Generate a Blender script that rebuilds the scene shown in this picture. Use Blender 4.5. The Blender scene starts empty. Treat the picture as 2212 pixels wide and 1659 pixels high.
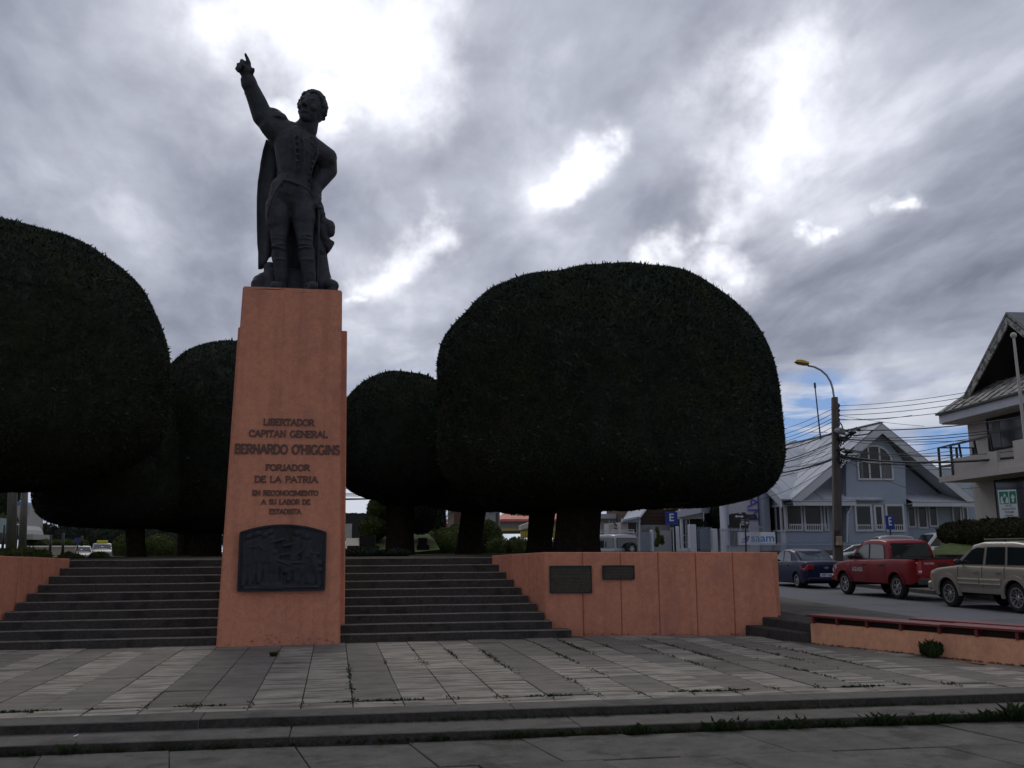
import bpy, bmesh, math, random
import numpy as np
from math import sin, cos, tan, atan, atan2, pi, sqrt, radians
from mathutils import Vector, Matrix
random.seed(7); rng = np.random.default_rng(11)
SC = bpy.context.scene; COL = SC.collection

# ------------------------------------------------------------------ camera
FPX = 2050.0; CX, CY = 1106.0, 829.5          # focal length and centre for a picture 2212 wide
YAW = radians(10.5); PITCH = atan((1187-829.5)/FPX); ROLL = .006; EYE = 1.75
f0 = Vector((sin(YAW), cos(YAW), 0)); r0 = Vector((cos(YAW), -sin(YAW), 0)); z0 = Vector((0, 0, 1))
fw = f0*cos(PITCH)+z0*sin(PITCH); u0 = z0*cos(PITCH)-f0*sin(PITCH)
rt = r0*cos(ROLL)-u0*sin(ROLL); up = u0*cos(ROLL)+r0*sin(ROLL)
CAM = Vector((0, 0, EYE))
cd = bpy.data.cameras.new('camera'); cam = bpy.data.objects.new('camera', cd); COL.objects.link(cam)
cd.sensor_width = 36; cd.lens = 36*FPX/2212; cd.clip_start = .1; cd.clip_end = 5000
M = Matrix((rt, up, -fw)).transposed().to_4x4(); M.translation = CAM; cam.matrix_world = M
SC.camera = cam
def ray(x, y): return fw + rt*((x-CX)/FPX) - up*((y-CY)/FPX)
def onZ(x, y, z): d = ray(x, y); return CAM + d*((z-EYE)/d.z)
def onY(x, y, Y): d = ray(x, y); return CAM + d*(Y/d.y)
def onX(x, y, X): d = ray(x, y); return CAM + d*(X/d.x)
def atD(x, y, D): d = ray(x, y); return CAM + d*(D/d.dot(f0))
def onP(x, y, p0, n): d = ray(x, y); return CAM + d*((Vector(p0)-CAM).dot(n)/d.dot(n))
# conversions from enlarged crops of the survey to the 2212 wide picture
def crop(ox, oy, s): return lambda x, y: ((ox+x/s)/1.4756, (oy+y/s)/1.4756)
kA = crop(0, 1480, 3.072); kB = crop(1080, 1540, 3.072); kC = crop(1850, 1560, 3.687); kD = crop(2400, 1300, 2.56)
kE = crop(2780, 960, 2.074); kF = crop(2380, 1640, 2.502); kG = crop(2260, 1560, 4.809); kH = crop(2420, 1100, 2.44)
kJ = crop(2864, 1560, 4.147); kK = crop(0, 1480, 4.608); kW = crop(1500, 1700, 2.212); kP = crop(1640, 1780, 4.809)
kR = crop(660, 1460, 2.592); kT = crop(660, 900, 2.765); kS1 = crop(700, 120, 3.771); kS2 = crop(760, 520, 3.95)

# ------------------------------------------------------------------ light, sky, exposure
SUN_AZ, SUN_EL = radians(-2), radians(44)
sd = Vector((sin(SUN_AZ)*cos(SUN_EL), cos(SUN_AZ)*cos(SUN_EL), sin(SUN_EL)))
sl = bpy.data.lights.new('sun', 'SUN'); sl.energy = .9; sl.angle = radians(22); sl.color = (1, .96, .9)
so = bpy.data.objects.new('sun', sl); COL.objects.link(so); so.rotation_euler = (-sd).to_track_quat('-Z', 'Y').to_euler()
so.location = (0, 0, 60)
W = bpy.data.worlds.new('World'); SC.world = W; W.use_nodes = True
nt = W.node_tree; nt.nodes.clear()
class NT:
    def __init__(s, nt): s.nt = nt
    def n(s, t, **kw):
        nd = s.nt.nodes.new(t)
        for k, v in kw.items(): setattr(nd, k, v)
        return nd
    def put(s, sock, v):
        if isinstance(v, bpy.types.NodeSocket): s.nt.links.new(v, sock)
        elif v is not None: sock.default_value = v
    def m(s, op, a, b=None, c=None, clamp=False):
        nd = s.n('ShaderNodeMath', operation=op, use_clamp=clamp)
        s.put(nd.inputs[0], a)
        if b is not None: s.put(nd.inputs[1], b)
        if c is not None: s.put(nd.inputs[2], c)
        return nd.outputs[0]
    def vm(s, op, a, b=None, scale=None):
        nd = s.n('ShaderNodeVectorMath', operation=op); s.put(nd.inputs[0], a)
        if b is not None: s.put(nd.inputs[1], b)
        if scale is not None: s.put(nd.inputs['Scale'], scale)
        return nd.outputs['Value'] if op in ('DOT_PRODUCT', 'DISTANCE', 'LENGTH') else nd.outputs[0]
    def mr(s, v, a, b, c=0., d=1., smooth=True):
        nd = s.n('ShaderNodeMapRange', interpolation_type='SMOOTHSTEP' if smooth else 'LINEAR')
        s.put(nd.inputs[0], v); s.put(nd.inputs[1], a); s.put(nd.inputs[2], b); s.put(nd.inputs[3], c); s.put(nd.inputs[4], d)
        return nd.outputs[0]
    def noise(s, vec, scale, detail=6., rough=.55, dist=0.):
        nd = s.n('ShaderNodeTexNoise'); s.put(nd.inputs['Vector'], vec); nd.inputs['Scale'].default_value = scale
        nd.inputs['Detail'].default_value = detail; nd.inputs['Roughness'].default_value = rough; nd.inputs['Distortion'].default_value = dist
        return nd.outputs[0]
    def mix(s, f, a, b, blend='MIX'):
        nd = s.n('ShaderNodeMix', data_type='RGBA', blend_type=blend); s.put(nd.inputs[0], f); s.put(nd.inputs[6], a); s.put(nd.inputs[7], b)
        return nd.outputs[2]
    def ramp(s, f, stops):
        nd = s.n('ShaderNodeValToRGB'); s.put(nd.inputs[0], f); e = nd.color_ramp.elements
        while len(e) < len(stops): e.new(.5)
        for i, (p, c) in enumerate(stops): e[i].position = p; e[i].color = (*c, 1)
        return nd.outputs[0]
w = NT(nt)
tc = w.n('ShaderNodeTexCoord').outputs['Generated']
dirn = w.vm('NORMALIZE', tc)
sep = w.n('ShaderNodeSeparateXYZ'); w.put(sep.inputs[0], dirn); dz = sep.outputs[2]
den = w.m('ADD', w.m('MAXIMUM', dz, 0.), .17)
px_ = w.m('DIVIDE', sep.outputs[0], den); py_ = w.m('DIVIDE', sep.outputs[1], den)
cmb = w.n('ShaderNodeCombineXYZ'); w.put(cmb.inputs[0], px_); w.put(cmb.inputs[1], py_); P = w.vm('MULTIPLY', cmb.outputs[0], (1.2, .62, 1.))
warp = w.n('ShaderNodeTexNoise'); w.put(warp.inputs['Vector'], P); warp.inputs['Scale'].default_value = 1.3; warp.inputs['Detail'].default_value = 3
wd0 = dirn
P2 = w.vm('ADD', P, w.vm('SCALE', w.vm('SUBTRACT', warp.outputs[1], (.5, .5, .5)), scale=.35))
n1 = w.noise(P2, .95, 5, .5); n2 = w.noise(P2, 3.1, 8, .55); n3 = w.noise(wd0, 5.5, 7, .6)
dens = w.m('ADD', w.m('MULTIPLY', n1, .55), w.m('MULTIPLY', n2, .45))
base = w.ramp(dens, [(.37, (.19, .21, .275)), (.455, (.30, .32, .40)), (.545, (.46, .485, .575)), (.62, (.70, .725, .82))])
# thin bright gaps in the overcast, placed where the photograph has them
gaps = [((450, 15), (640, 50), 85), ((600, 30), (810, 130), 120), ((700, 190), (810, 190), 85), ((610, 235), (745, 275), 50), ((1715, 195), (1650, 320), 112), ((1650, 320), (1570, 430), 72),
        ((1565, 430), (1500, 545), 32), ((1400, 575), (1590, 560), 42), ((1290, 290), (1180, 410), 24), ((965, 488), (880, 530), 36), ((890, 535), (775, 610), 48), ((760, 640), (700, 665), 20), ((1690, 480), (1790, 522), 15), ((1930, 470), (1965, 465), 12)]
acc = None
wf = w.n('ShaderNodeTexNoise'); w.put(wf.inputs['Vector'], dirn); wf.inputs['Scale'].default_value = 7.; wf.inputs['Detail'].default_value = 5; wf.inputs['Roughness'].default_value = .6
wd = w.vm('ADD', dirn, w.vm('SCALE', w.vm('SUBTRACT', warp.outputs[1], (.5, .5, .5)), scale=.045))
wd = w.vm('ADD', wd, w.vm('SCALE', w.vm('SUBTRACT', wf.outputs[1], (.5, .5, .5)), scale=.13))
for g0_, g1_, rad in gaps:
    ca, cb_ = ray(*g0_).normalized(), ray(*g1_).normalized(); ab = cb_-ca
    pa_ = w.vm('SUBTRACT', wd, tuple(ca)); h_ = w.m('DIVIDE', w.vm('DOT_PRODUCT', pa_, tuple(ab)), ab.dot(ab), clamp=True)
    d = w.vm('LENGTH', w.vm('SUBTRACT', pa_, w.vm('SCALE', tuple(ab), scale=h_)))
    v = w.mr(d, rad*2.9/FPX, 0., 0., 1., False)
    if rad == 24: v = w.m('MULTIPLY', v, .80)
    acc = v if acc is None else w.m('MAXIMUM', acc, v)
halo = w.m('MULTIPLY', w.mr(acc, .0, .8, 0., .34), w.mr(n2, .35, .62, .5, 1.))
gap = w.mr(w.m('ADD', acc, w.m('MULTIPLY', w.m('SUBTRACT', n3, .5), 1.3)), .40, 1.12, 0., 1.)
sg = w.vm('DOT_PRODUCT', dirn, tuple(sd))
glow = w.mr(sg, -.5, .95, .78, 1.06)       # overcast is brighter round the hidden sun
cl = w.vm('SCALE', base, scale=glow)
cl = w.vm('ADD', cl, w.vm('SCALE', (.80, .80, .80), scale=w.m('ADD', gap, halo)))
# low bands near the horizon: white streaks and some blue
lowf = w.mr(dz, .24, .07, 0., 1.)
P3 = w.n('ShaderNodeCombineXYZ'); w.put(P3.inputs[0], w.m('MULTIPLY', sep.outputs[0], 3.)); w.put(P3.inputs[1], w.m('MULTIPLY', sep.outputs[1], 3.)); w.put(P3.inputs[2], w.m('MULTIPLY', dz, 22.))
nl = w.noise(P3.outputs[0], 1.2, 6, .55, .3)
cl = w.mix(w.m('MULTIPLY', lowf, w.mr(nl, .42, .6)), cl, (.62, .66, .74, 1))
bl = None
for (gx, gy), rad, amp in [((1740, 935), .085, 1.2), ((1640, 955), .06, .9), ((2130, 925), .05, .8), ((770, 1092), .06, 1.), ((960, 1110), .03, .7), ((2160, 950), .03, .5), ((1790, 905), .03, .6), ((2030, 900), .03, .4)]:
    d = w.vm('DISTANCE', wd, tuple(ray(gx, gy).normalized())); v = w.m('MULTIPLY', w.mr(d, rad, rad*.1), amp)
    bl = v if bl is None else w.m('ADD', bl, v)
blue = w.m('MULTIPLY', w.m('ADD', bl, w.m('MULTIPLY', lowf, .22)), w.mr(nl, .56, .40, 0., 1.3), clamp=True)
b1 = w.n('ShaderNodeBackground'); w.put(b1.inputs[0], cl); b1.inputs[1].default_value = 1.0
sky = w.n('ShaderNodeTexSky', sky_type='NISHITA', sun_disc=False, sun_elevation=SUN_EL, sun_rotation=SUN_AZ, air_density=1.4, dust_density=.4, ozone_density=2.)
b2 = w.n('ShaderNodeBackground'); w.put(sky.inputs[0], w.vm('NORMALIZE', w.vm('ADD', dirn, (0, 0, .45)))); w.put(b2.inputs[0], w.mix(1., sky.outputs[0], (.85, .98, 1.15, 1), 'MULTIPLY')); b2.inputs[1].default_value = .085
ms = w.n('ShaderNodeMixShader'); w.put(ms.inputs[0], blue); nt.links.new(b1.outputs[0], ms.inputs[1]); nt.links.new(b2.outputs[0], ms.inputs[2])
wo = w.n('ShaderNodeOutputWorld'); nt.links.new(ms.outputs[0], wo.inputs[0])
vs = SC.view_settings; vs.view_transform = 'Standard'; vs.look = 'None'; vs.gamma = 1; vs.exposure = 0; vs.use_curve_mapping = False
SC.cycles.max_bounces = 6; SC.cycles.diffuse_bounces = 3; SC.cycles.glossy_bounces = 3

# ------------------------------------------------------------------ materials
MATS = {}
def mat(name, col, rough=.8, var=.15, vscale=6., bump=0., bscale=40., metal=0., col2=None, c2scale=1.5, c2lo=.5, c2hi=.65, spec=.5, stretch=None, trans=0., coat=0., rnd=0., band=None, bands=1., grain=0., streak=0.):
    if name in MATS: return MATS[name]
    m = bpy.data.materials.new(name); m.use_nodes = True; t = NT(m.node_tree); m.node_tree.nodes.clear()
    out = t.n('ShaderNodeOutputMaterial'); b = t.n('ShaderNodeBsdfPrincipled'); m.node_tree.links.new(b.outputs[0], out.inputs[0])
    geo = t.n('ShaderNodeNewGeometry').outputs['Position']; v = geo
    if stretch: v = t.vm('MULTIPLY', geo, stretch)
    n = t.noise(v, vscale, 5, .6)
    c = t.mix(1., (*col, 1), t.ramp(n, [(.25, (1-var,)*3), (.75, (1+var,)*3)]), 'MULTIPLY')
    if col2:
        k = t.noise(v, c2scale, 6, .62); c = t.mix(t.mr(k, c2lo, c2hi), c, (*col2, 1))
    if band:                                   # rows of wear across the long slabs
        sp = t.n('ShaderNodeSeparateXYZ'); t.put(sp.inputs[0], geo)
        cb = t.n('ShaderNodeCombineXYZ'); t.put(cb.inputs[0], t.m('MULTIPLY', sp.outputs[0], .9)); t.put(cb.inputs[1], t.m('MULTIPLY', sp.outputs[1], 6.5))
        k = t.noise(cb.outputs[0], 1., 4, .7); c = t.mix(t.m('MULTIPLY', t.mr(k, .44, .60), bands), c, (*band, 1))
    if grain: c = t.mix(1., c, t.ramp(t.noise(geo, 75., 3, .7), [(.3, (1-grain,)*3), (.7, (1+grain,)*3)]), 'MULTIPLY')
    if streak: c = t.mix(1., c, t.ramp(t.noise(t.vm('MULTIPLY', geo, (5., 5., .35)), 1., 5, .6), [(.34, (1-streak,)*3), (.5, (1.,)*3), (.72, (1+streak*.3,)*3)]), 'MULTIPLY')
    if rnd:
        oi = t.n('ShaderNodeObjectInfo').outputs['Random']; c = t.mix(1., c, t.ramp(oi, [(0., (1-rnd,)*3), (1., (1+rnd,)*3)]), 'MULTIPLY')
    t.put(b.inputs['Base Color'], c); b.inputs['Roughness'].default_value = rough; b.inputs['Metallic'].default_value = metal
    b.inputs['Specular IOR Level'].default_value = spec
    if coat: b.inputs['Coat Weight'].default_value = coat; b.inputs['Coat Roughness'].default_value = .08
    if bump:
        bn = t.noise(geo, bscale, 4, .65); bp = t.n('ShaderNodeBump'); bp.inputs['Strength'].default_value = bump; bp.inputs['Distance'].default_value = .02
        t.put(bp.inputs['Height'], bn); t.put(b.inputs['Normal'], bp.outputs[0])
    if trans: b.inputs['Transmission Weight'].default_value = trans; b.inputs['IOR'].default_value = 1.1
    MATS[name] = m; return m
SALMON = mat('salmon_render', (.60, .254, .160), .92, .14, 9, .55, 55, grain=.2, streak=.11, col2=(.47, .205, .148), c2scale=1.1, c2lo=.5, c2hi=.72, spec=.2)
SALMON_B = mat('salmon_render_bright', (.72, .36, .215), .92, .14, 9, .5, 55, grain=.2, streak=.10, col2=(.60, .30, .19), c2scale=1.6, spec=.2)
SALJ = mat('joint_stain', (.34, .11, .07), .9, .2)
BRONZE = mat('dark_bronze', (.045, .046, .055), .68, .35, 7, .3, 30, metal=.2, col2=(.028, .036, .038), c2scale=2.2, spec=.35)
BRONZE2 = mat('relief_bronze', (.026, .028, .034), .7, .3, 7, .15, 40, metal=0, col2=(.020, .018, .018), c2scale=3, spec=.3)
PLQ = mat('plaque_bronze', (.055, .048, .034), .6, .3, 14, .2, 60, metal=.3, col2=(.03, .033, .033), c2scale=6)
LETR = mat('letter_metal', (.125, .068, .056), .8, .3, 20, metal=0.)
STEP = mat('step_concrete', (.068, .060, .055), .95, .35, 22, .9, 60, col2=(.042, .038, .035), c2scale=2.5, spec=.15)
NOSE = mat('step_nosing_worn', (.145, .132, .115), .95, .4, 15, .6, 60, spec=.15)
SLAB_L = mat('slab_light', (.285, .258, .22), .93, .28, 2.6, .5, 45, grain=.15, band=(.135, .122, .105), rnd=.10, spec=.15)
SLAB_D = mat('slab_dark', (.145, .132, .117), .93, .28, 2.6, .5, 45, grain=.15, band=(.22, .195, .16), bands=.55, rnd=.10, spec=.15)
SLAB_F = mat('front_slab', (.108, .102, .090), .94, .30, 3, .6, 45, grain=.25, col2=(.066, .063, .055), c2scale=1.6, rnd=.07, spec=.15)
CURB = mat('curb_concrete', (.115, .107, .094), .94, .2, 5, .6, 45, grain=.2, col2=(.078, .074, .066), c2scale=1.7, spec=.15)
JOINT = mat('joint_soil', (.05, .046, .036), 1., .4, 12, .6, 60, spec=.1)
ASPH = mat('asphalt', (.115, .12, .135), .85, .2, 30, .5, 90, col2=(.09, .095, .105), c2scale=.5, spec=.3)
GRASS = mat('grass', (.055, .085, .022), .9, .5, 3, .6, 20, col2=(.10, .10, .04), c2scale=.7, spec=.1)
SOIL = mat('soil', (.05, .042, .03), 1., .4, 5, .6, 20, spec=.1)
LEAF = mat('cypress_foliage', (.034, .040, .030), .9, .5, 1.6, 0, col2=(.030, .036, .014), c2scale=.45, spec=.08)
LEAF_T = mat('cypress_sprigs', (.033, .043, .031), .9, .5, 2.5, 0, col2=(.046, .050, .029), c2scale=.6, spec=.08)
BARK = mat('bark', (.035, .027, .02), 1., .5, 8, .9, 25, spec=.1)
HEDGE = mat('hedge_leaf', (.085, .11, .036), .85, .6, 9, 0, col2=(.11, .115, .035), c2scale=3, spec=.15)
HEDGE_B = mat('hedge_leaf_brown', (.045, .046, .024), .85, .6, 9, 0, col2=(.065, .052, .026), c2scale=3, spec=.15)
WEED = mat('weed_leaf', (.030, .055, .017), .8, .5, 20, 0, col2=(.06, .05, .022), c2scale=4, spec=.2)
MOSS = mat('moss', (.06, .07, .022), .95, .5, 20, .6, 60, col2=(.10, .07, .03), c2scale=5, spec=.1)
RED = mat('bench_red_wood', (.15, .018, .017), .5, .25, 12, .2, 30, col2=(.14, .03, .025), c2scale=3)
BLUEW = mat('blue_render', (.32, .365, .45), .85, .06, 4, .2, 30)
BLUEB = mat('blue_base', (.20, .26, .38), .8, .08, 4)
BLUED = mat('blue_cladding', (.27, .30, .37), .8, .06, 4)
ROOFG = mat('zinc_roof', (.42, .445, .49), .75, .06, 1.2, 0, col2=(.30, .33, .38), c2scale=.7, spec=.2)
ROOFD = mat('dark_roof', (.14, .145, .155), .7, .2, 4, .3, 20)
WHITE = mat('white_paint', (.52, .53, .57), .6, .06, 6)
WHITEB = mat('stained_white_render', (.46, .43, .40), .85, .07, 3, .2, 30, col2=(.42, .38, .34), c2scale=1.2, c2lo=.56, c2hi=.75)
DIRTY = mat('mildewed_fascia', (.30, .29, .27), .9, .3, 5, .2, 30, col2=(.09, .09, .085), c2scale=4, c2lo=.45, c2hi=.58)
DARKW = mat('dark_cladding', (.028, .026, .026), .85, .2, 6)
GLASS = mat('window_glass', (.022, .022, .024), .12, .3, .8, spec=.35)
CGLASS = mat('car_glass', (.018, .024, .026), .04, .2, .8, spec=1.)
CGLASS_L = mat('car_glass_light', (.10, .12, .14), .08, .5, 1.6, spec=.8)
CURT = mat('window_curtain', (.15, .155, .16), .9, .35, 3, stretch=(9, 9, .4))
BLACK = mat('black_metal', (.018, .018, .02), .5, .2, 9)
RUBBER = mat('tyre_rubber', (.018, .018, .018), .85, .2, 20)
CHROME = mat('wheel_alloy', (.42, .43, .44), .35, .1, 10, metal=.75)
GALV = mat('galvanised_steel', (.30, .31, .33), .5, .15, 6, metal=.5)
CONCP = mat('pole_concrete', (.115, .10, .09), .9, .3, 5, .5, 20, stretch=(1, 1, .3))
WOODP = mat('pole_wood', (.075, .052, .045), .9, .3, 5, .5, 20)
YEL = mat('lamp_yellow', (.62, .40, .02), .5, .1, 6)
LENS = mat('lamp_lens', (.05, .05, .05), .2)
SIGNB = mat('sign_blue', (.012, .035, .27), .45, .06, 5)
SIGNW = mat('sign_white', (.70, .72, .74), .5, .05, 5)
SIGNG = mat('sign_green', (.01, .23, .13), .5, .06, 5)
SIGNR = mat('sign_red', (.5, .03, .03), .5)
LOGOB = mat('logo_blue', (.03, .22, .60), .5)
SIGNK = mat('sign_black', (.02, .02, .022), .5)
P_BLUE = mat('paint_navy', (.006, .009, .052), .4, .08, 2, coat=.08, spec=.35)
P_RED = mat('paint_red', (.25, .009, .014), .42, .1, 2, coat=.08, spec=.35)
P_GOLD = mat('paint_champagne', (.28, .25, .20), .4, .06, 2, metal=.1, coat=.25)
P_TRIM = mat('trim_champagne', (.31, .285, .235), .5, .06, 2)
P_SILV = mat('paint_silver', (.30, .31, .33), .4, .06, 2, metal=.2, coat=.3)
P_WHIT = mat('paint_white', (.72, .73, .74), .35, .04, 2, coat=.6)
P_DARK = mat('paint_dark', (.03, .032, .04), .35, .04, 2, coat=.6)
UNDER = mat('underbody', (.012, .012, .012), .95, .2)
TAIL = mat('tail_light', (.34, .01, .012), .2, .1, 9, spec=.8)
HEADL = mat('head_light', (.62, .64, .66), .15, .1, 9, spec=.8)
PLAT = mat('number_plate', (.68, .70, .74), .5)
BRICK = mat('brown_brick_wall', (.085, .05, .038), .9, .3, 20, .3, 30)
GREYW = mat('grey_render', (.27, .275, .29), .9, .12, 3, col2=(.17, .17, .175), c2scale=.9)
REDR = mat('red_roof', (.47, .13, .10), .7, .12, 2)
REDR2 = mat('orange_roof', (.50, .19, .10), .7, .12, 2)
YELF = mat('yellow_fence', (.42, .30, .05), .7, .12, 3)
TAXI = mat('taxi_sign', (.55, .50, .02), .5)
TOWER = mat('tower_render', (.34, .33, .31), .85, .08, 2)
TURQ = mat('pale_green_cladding', (.24, .31, .32), .85, .08, 2)
PURP = mat('lettering_violet', (.12, .09, .45), .6)
CABLE = mat('cable', (.012, .012, .014), .7)
PORC = mat('insulator', (.05, .03, .025), .3)
ROCK = mat('dark_rock', (.05, .045, .04), .95, .4, 4, .8, 14)
BEIGE = mat('beige_wall', (.30, .26, .215), .9, .1, 2)
FLAGW = mat('kerb_white', (.62, .62, .60), .7)

# ------------------------------------------------------------------ mesh helpers
class MB:
    def __init__(s): s.v = []; s.f = []
    def add(s, vs, fs):
        k = len(s.v); s.v += [tuple(p) for p in vs]; s.f += [tuple(i+k for i in f) for f in fs]; return s
    def box(s, x0, x1, y0, y1, z0, z1):
        x0, x1 = min(x0, x1), max(x0, x1); y0, y1 = min(y0, y1), max(y0, y1); z0, z1 = min(z0, z1), max(z0, z1)
        return s.add([(x0,y0,z0),(x1,y0,z0),(x1,y1,z0),(x0,y1,z0),(x0,y0,z1),(x1,y0,z1),(x1,y1,z1),(x0,y1,z1)],
                     [(0,3,2,1),(4,5,6,7),(0,1,5,4),(1,2,6,5),(2,3,7,6),(3,0,4,7)])
    def prism(s, poly, vec):                      # polygon of 3D points swept along vec
        n = len(poly); vec = Vector(vec); a = [Vector(p) for p in poly]; b = [p+vec for p in a]
        nn = sum(((a[i]-a[0]).cross(a[(i+1) % n]-a[0]) for i in range(n)), Vector())
        fs = [tuple(range(n)), tuple(range(2*n-1, n-1, -1))]+[(i, n+i, n+(i+1) % n, (i+1) % n) for i in range(n)]
        if nn.dot(vec) > 0: fs = [tuple(reversed(f)) for f in fs]
        return s.add(a+b, fs)
    def bar(s, p, q, w_, h, upv=(0, 0, 1)):          # straight bar of section w x h
        p, q = Vector(p), Vector(q); d = (q-p).normalized(); u = Vector(upv)
        if abs(d.dot(u)) > .99: u = Vector((0, 1, 0))
        sx = d.cross(u).normalized()*w_/2; sy = sx.cross(d).normalized()*h/2
        return s.prism([p-sx-sy, p+sx-sy, p+sx+sy, p-sx+sy], q-p)
    def tube(s, pts, r, n=8, cap=True):
        pts = [Vector(p) for p in pts]; m = len(pts); rs = r if isinstance(r, (list, tuple)) else [r]*m; k = len(s.v); prev = None
        for i, p in enumerate(pts):
            d = (pts[min(i+1, m-1)]-pts[max(i-1, 0)]).normalized()
            if prev is None: u = d.cross(Vector((0, 0, 1)) if abs(d.z) < .9 else Vector((1, 0, 0))).normalized()
            else: u = (prev-d*prev.dot(d)).normalized()
            prev = u; w2 = d.cross(u)
            for j in range(n): a = 2*pi*j/n; s.v.append(tuple(p+(u*cos(a)+w2*sin(a))*rs[i]))
        for i in range(m-1):
            for j in range(n): s.f.append((k+i*n+j, k+i*n+(j+1) % n, k+(i+1)*n+(j+1) % n, k+(i+1)*n+j))
        if cap: s.f.append(tuple(k+j for j in range(n-1, -1, -1))); s.f.append(tuple(k+(m-1)*n+j for j in range(n)))
        return s
    def ell(s, c, r, nu=14, nv=9, R=None):
        c = Vector(c); k = len(s.v); R = R or Matrix.Identity(3); r = (r,)*3 if isinstance(r, (int, float)) else r
        for i in range(nv+1):
            t = pi*i/nv
            for j in range(nu): a = 2*pi*j/nu; s.v.append(tuple(c+R@Vector((sin(t)*cos(a)*r[0], sin(t)*sin(a)*r[1], cos(t)*r[2]))))
        for i in range(nv):
            for j in range(nu): s.f.append((k+i*nu+j, k+(i+1)*nu+j, k+(i+1)*nu+(j+1) % nu, k+i*nu+(j+1) % nu))
        return s
    def cap(s, p, q, r1, r2, n=14):                  # tapered limb with round ends
        p, q = Vector(p), Vector(q); d = (q-p).normalized(); pts = []; rs = []
        for t in (-1., -.92, -.7, -.38, 0): pts.append(p+d*r1*t); rs.append(r1*sqrt(max(1-t*t, 0.0004)))
        for t in (0, .38, .7, .92, 1.): pts.append(q+d*r2*t); rs.append(r2*sqrt(max(1-t*t, 0.0004)))
        return s.tube(pts, rs, n)
    def lathe(s, prof, c, axis='z', n=20):
        c = Vector(c); k = len(s.v); m = len(prof)
        for (r, h) in prof:
            for j in range(n):
                a = 2*pi*j/n
                o = {'z': (r*cos(a), r*sin(a), h), 'y': (r*cos(a), h, r*sin(a)), 'x': (h, r*cos(a), r*sin(a))}[axis]
                s.v.append(tuple(c+Vector(o)))
        for i in range(m-1):
            for j in range(n): s.f.append((k+i*n+j, k+i*n+(j+1) % n, k+(i+1)*n+(j+1) % n, k+(i+1)*n+j))
        return s
    def build(s, name, m, root=None, smooth=False, bevel=0., local=False, fix=True, seg=1):
        me = bpy.data.meshes.new(name); o = Vector((0, 0, 0))
        if not local:
            if root is not None: o = wloc(root)
            else:
                a = np.array(s.v); o = Vector(((a[:, 0].min()+a[:, 0].max())/2, (a[:, 1].min()+a[:, 1].max())/2, a[:, 2].min()))
        me.from_pydata([tuple(Vector(p)-o) for p in s.v], [], s.f)
        if fix or bevel:
            bm = bmesh.new(); bm.from_mesh(me)
            if bevel:
                bmesh.ops.remove_doubles(bm, verts=bm.verts, dist=1e-5)
                es = [e for e in bm.edges if len(e.link_faces) == 2 and e.calc_face_angle(0) > .6]
                bmesh.ops.bevel(bm, geom=es, offset=bevel, segments=seg, affect='EDGES', clamp_overlap=True)
            if fix: bmesh.ops.recalc_face_normals(bm, faces=bm.faces)
            bm.to_mesh(me); bm.free()
        me.materials.append(m)
        if smooth: me.polygons.foreach_set('use_smooth', [True]*len(me.polygons))
        ob = bpy.data.objects.new(name, me); COL.objects.link(ob)
        if root is not None: ob.parent = root
        elif not local: ob.location = o
        return ob
def wloc(o):
    v = Vector(o.location); p = o.parent
    while p is not None: v += Vector(p.location); p = p.parent
    return v
def tag(o, label=None, cat=None, group=None, kind=None):
    if label: o['label'] = label
    if cat: o['category'] = cat
    if group: o['group'] = group
    if kind: o['kind'] = kind
    return o
def thing(name, label, cat, loc, rz=0., group=None):
    e = bpy.data.objects.new(name, None); COL.objects.link(e); e.location = loc; e.rotation_euler = (0, 0, rz); e.empty_display_size = .2
    return tag(e, label, cat, group)
def struct(name, mb, m, **k): return tag(mb.build(name, m, **k), kind='structure')
def fast_mesh(name, verts, tris, m, root, loc=(0, 0, 0)):          # numpy arrays to one mesh
    me = bpy.data.meshes.new(name); nv, nf = len(verts), len(tris)
    me.vertices.add(nv); me.vertices.foreach_set('co', (verts-np.array(loc)).astype(np.float32).ravel())
    me.loops.add(nf*3); me.loops.foreach_set('vertex_index', tris.astype(np.int32).ravel())
    me.polygons.add(nf); me.polygons.foreach_set('loop_start', np.arange(0, nf*3, 3, dtype=np.int32)); me.polygons.foreach_set('loop_total', np.full(nf, 3, dtype=np.int32))
    me.update(calc_edges=True); me.materials.append(m)
    o = bpy.data.objects.new(name, me); COL.objects.link(o); o.parent = root
    return o
def text_mb(mb, s, org, right, upv, size, depth=.01, align='CENTER', width=None, bold=0.):
    cu = bpy.data.curves.new('t', 'FONT'); cu.body = s; cu.size = 1; cu.extrude = 0; cu.align_x = align; cu.offset = bold; cu.resolution_u = 2
    ob = bpy.data.objects.new('t', cu); COL.objects.link(ob); dg = bpy.context.evaluated_depsgraph_get(); ev = ob.evaluated_get(dg); me = ev.to_mesh()
    right = Vector(right).normalized(); upv = Vector(upv).normalized(); nrm = right.cross(upv)
    xs = [v.co.x for v in me.vertices]; wd_ = (max(xs)-min(xs)) if xs else 1; kx = width/wd_ if width else size
    vs = [Vector(org)+right*v.co.x*kx+upv*v.co.y*size+nrm*depth for v in me.vertices]; fs = [tuple(p.vertices) for p in me.polygons]
    mb.add(vs, fs); ev.to_mesh_clear(); bpy.data.objects.remove(ob); bpy.data.curves.remove(cu); return mb
def copy_tree(o, parent=None):
    c = o.copy(); COL.objects.link(c); c.parent = parent
    for ch in [x for x in o.children]: copy_tree(ch, c)
    return c
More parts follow.
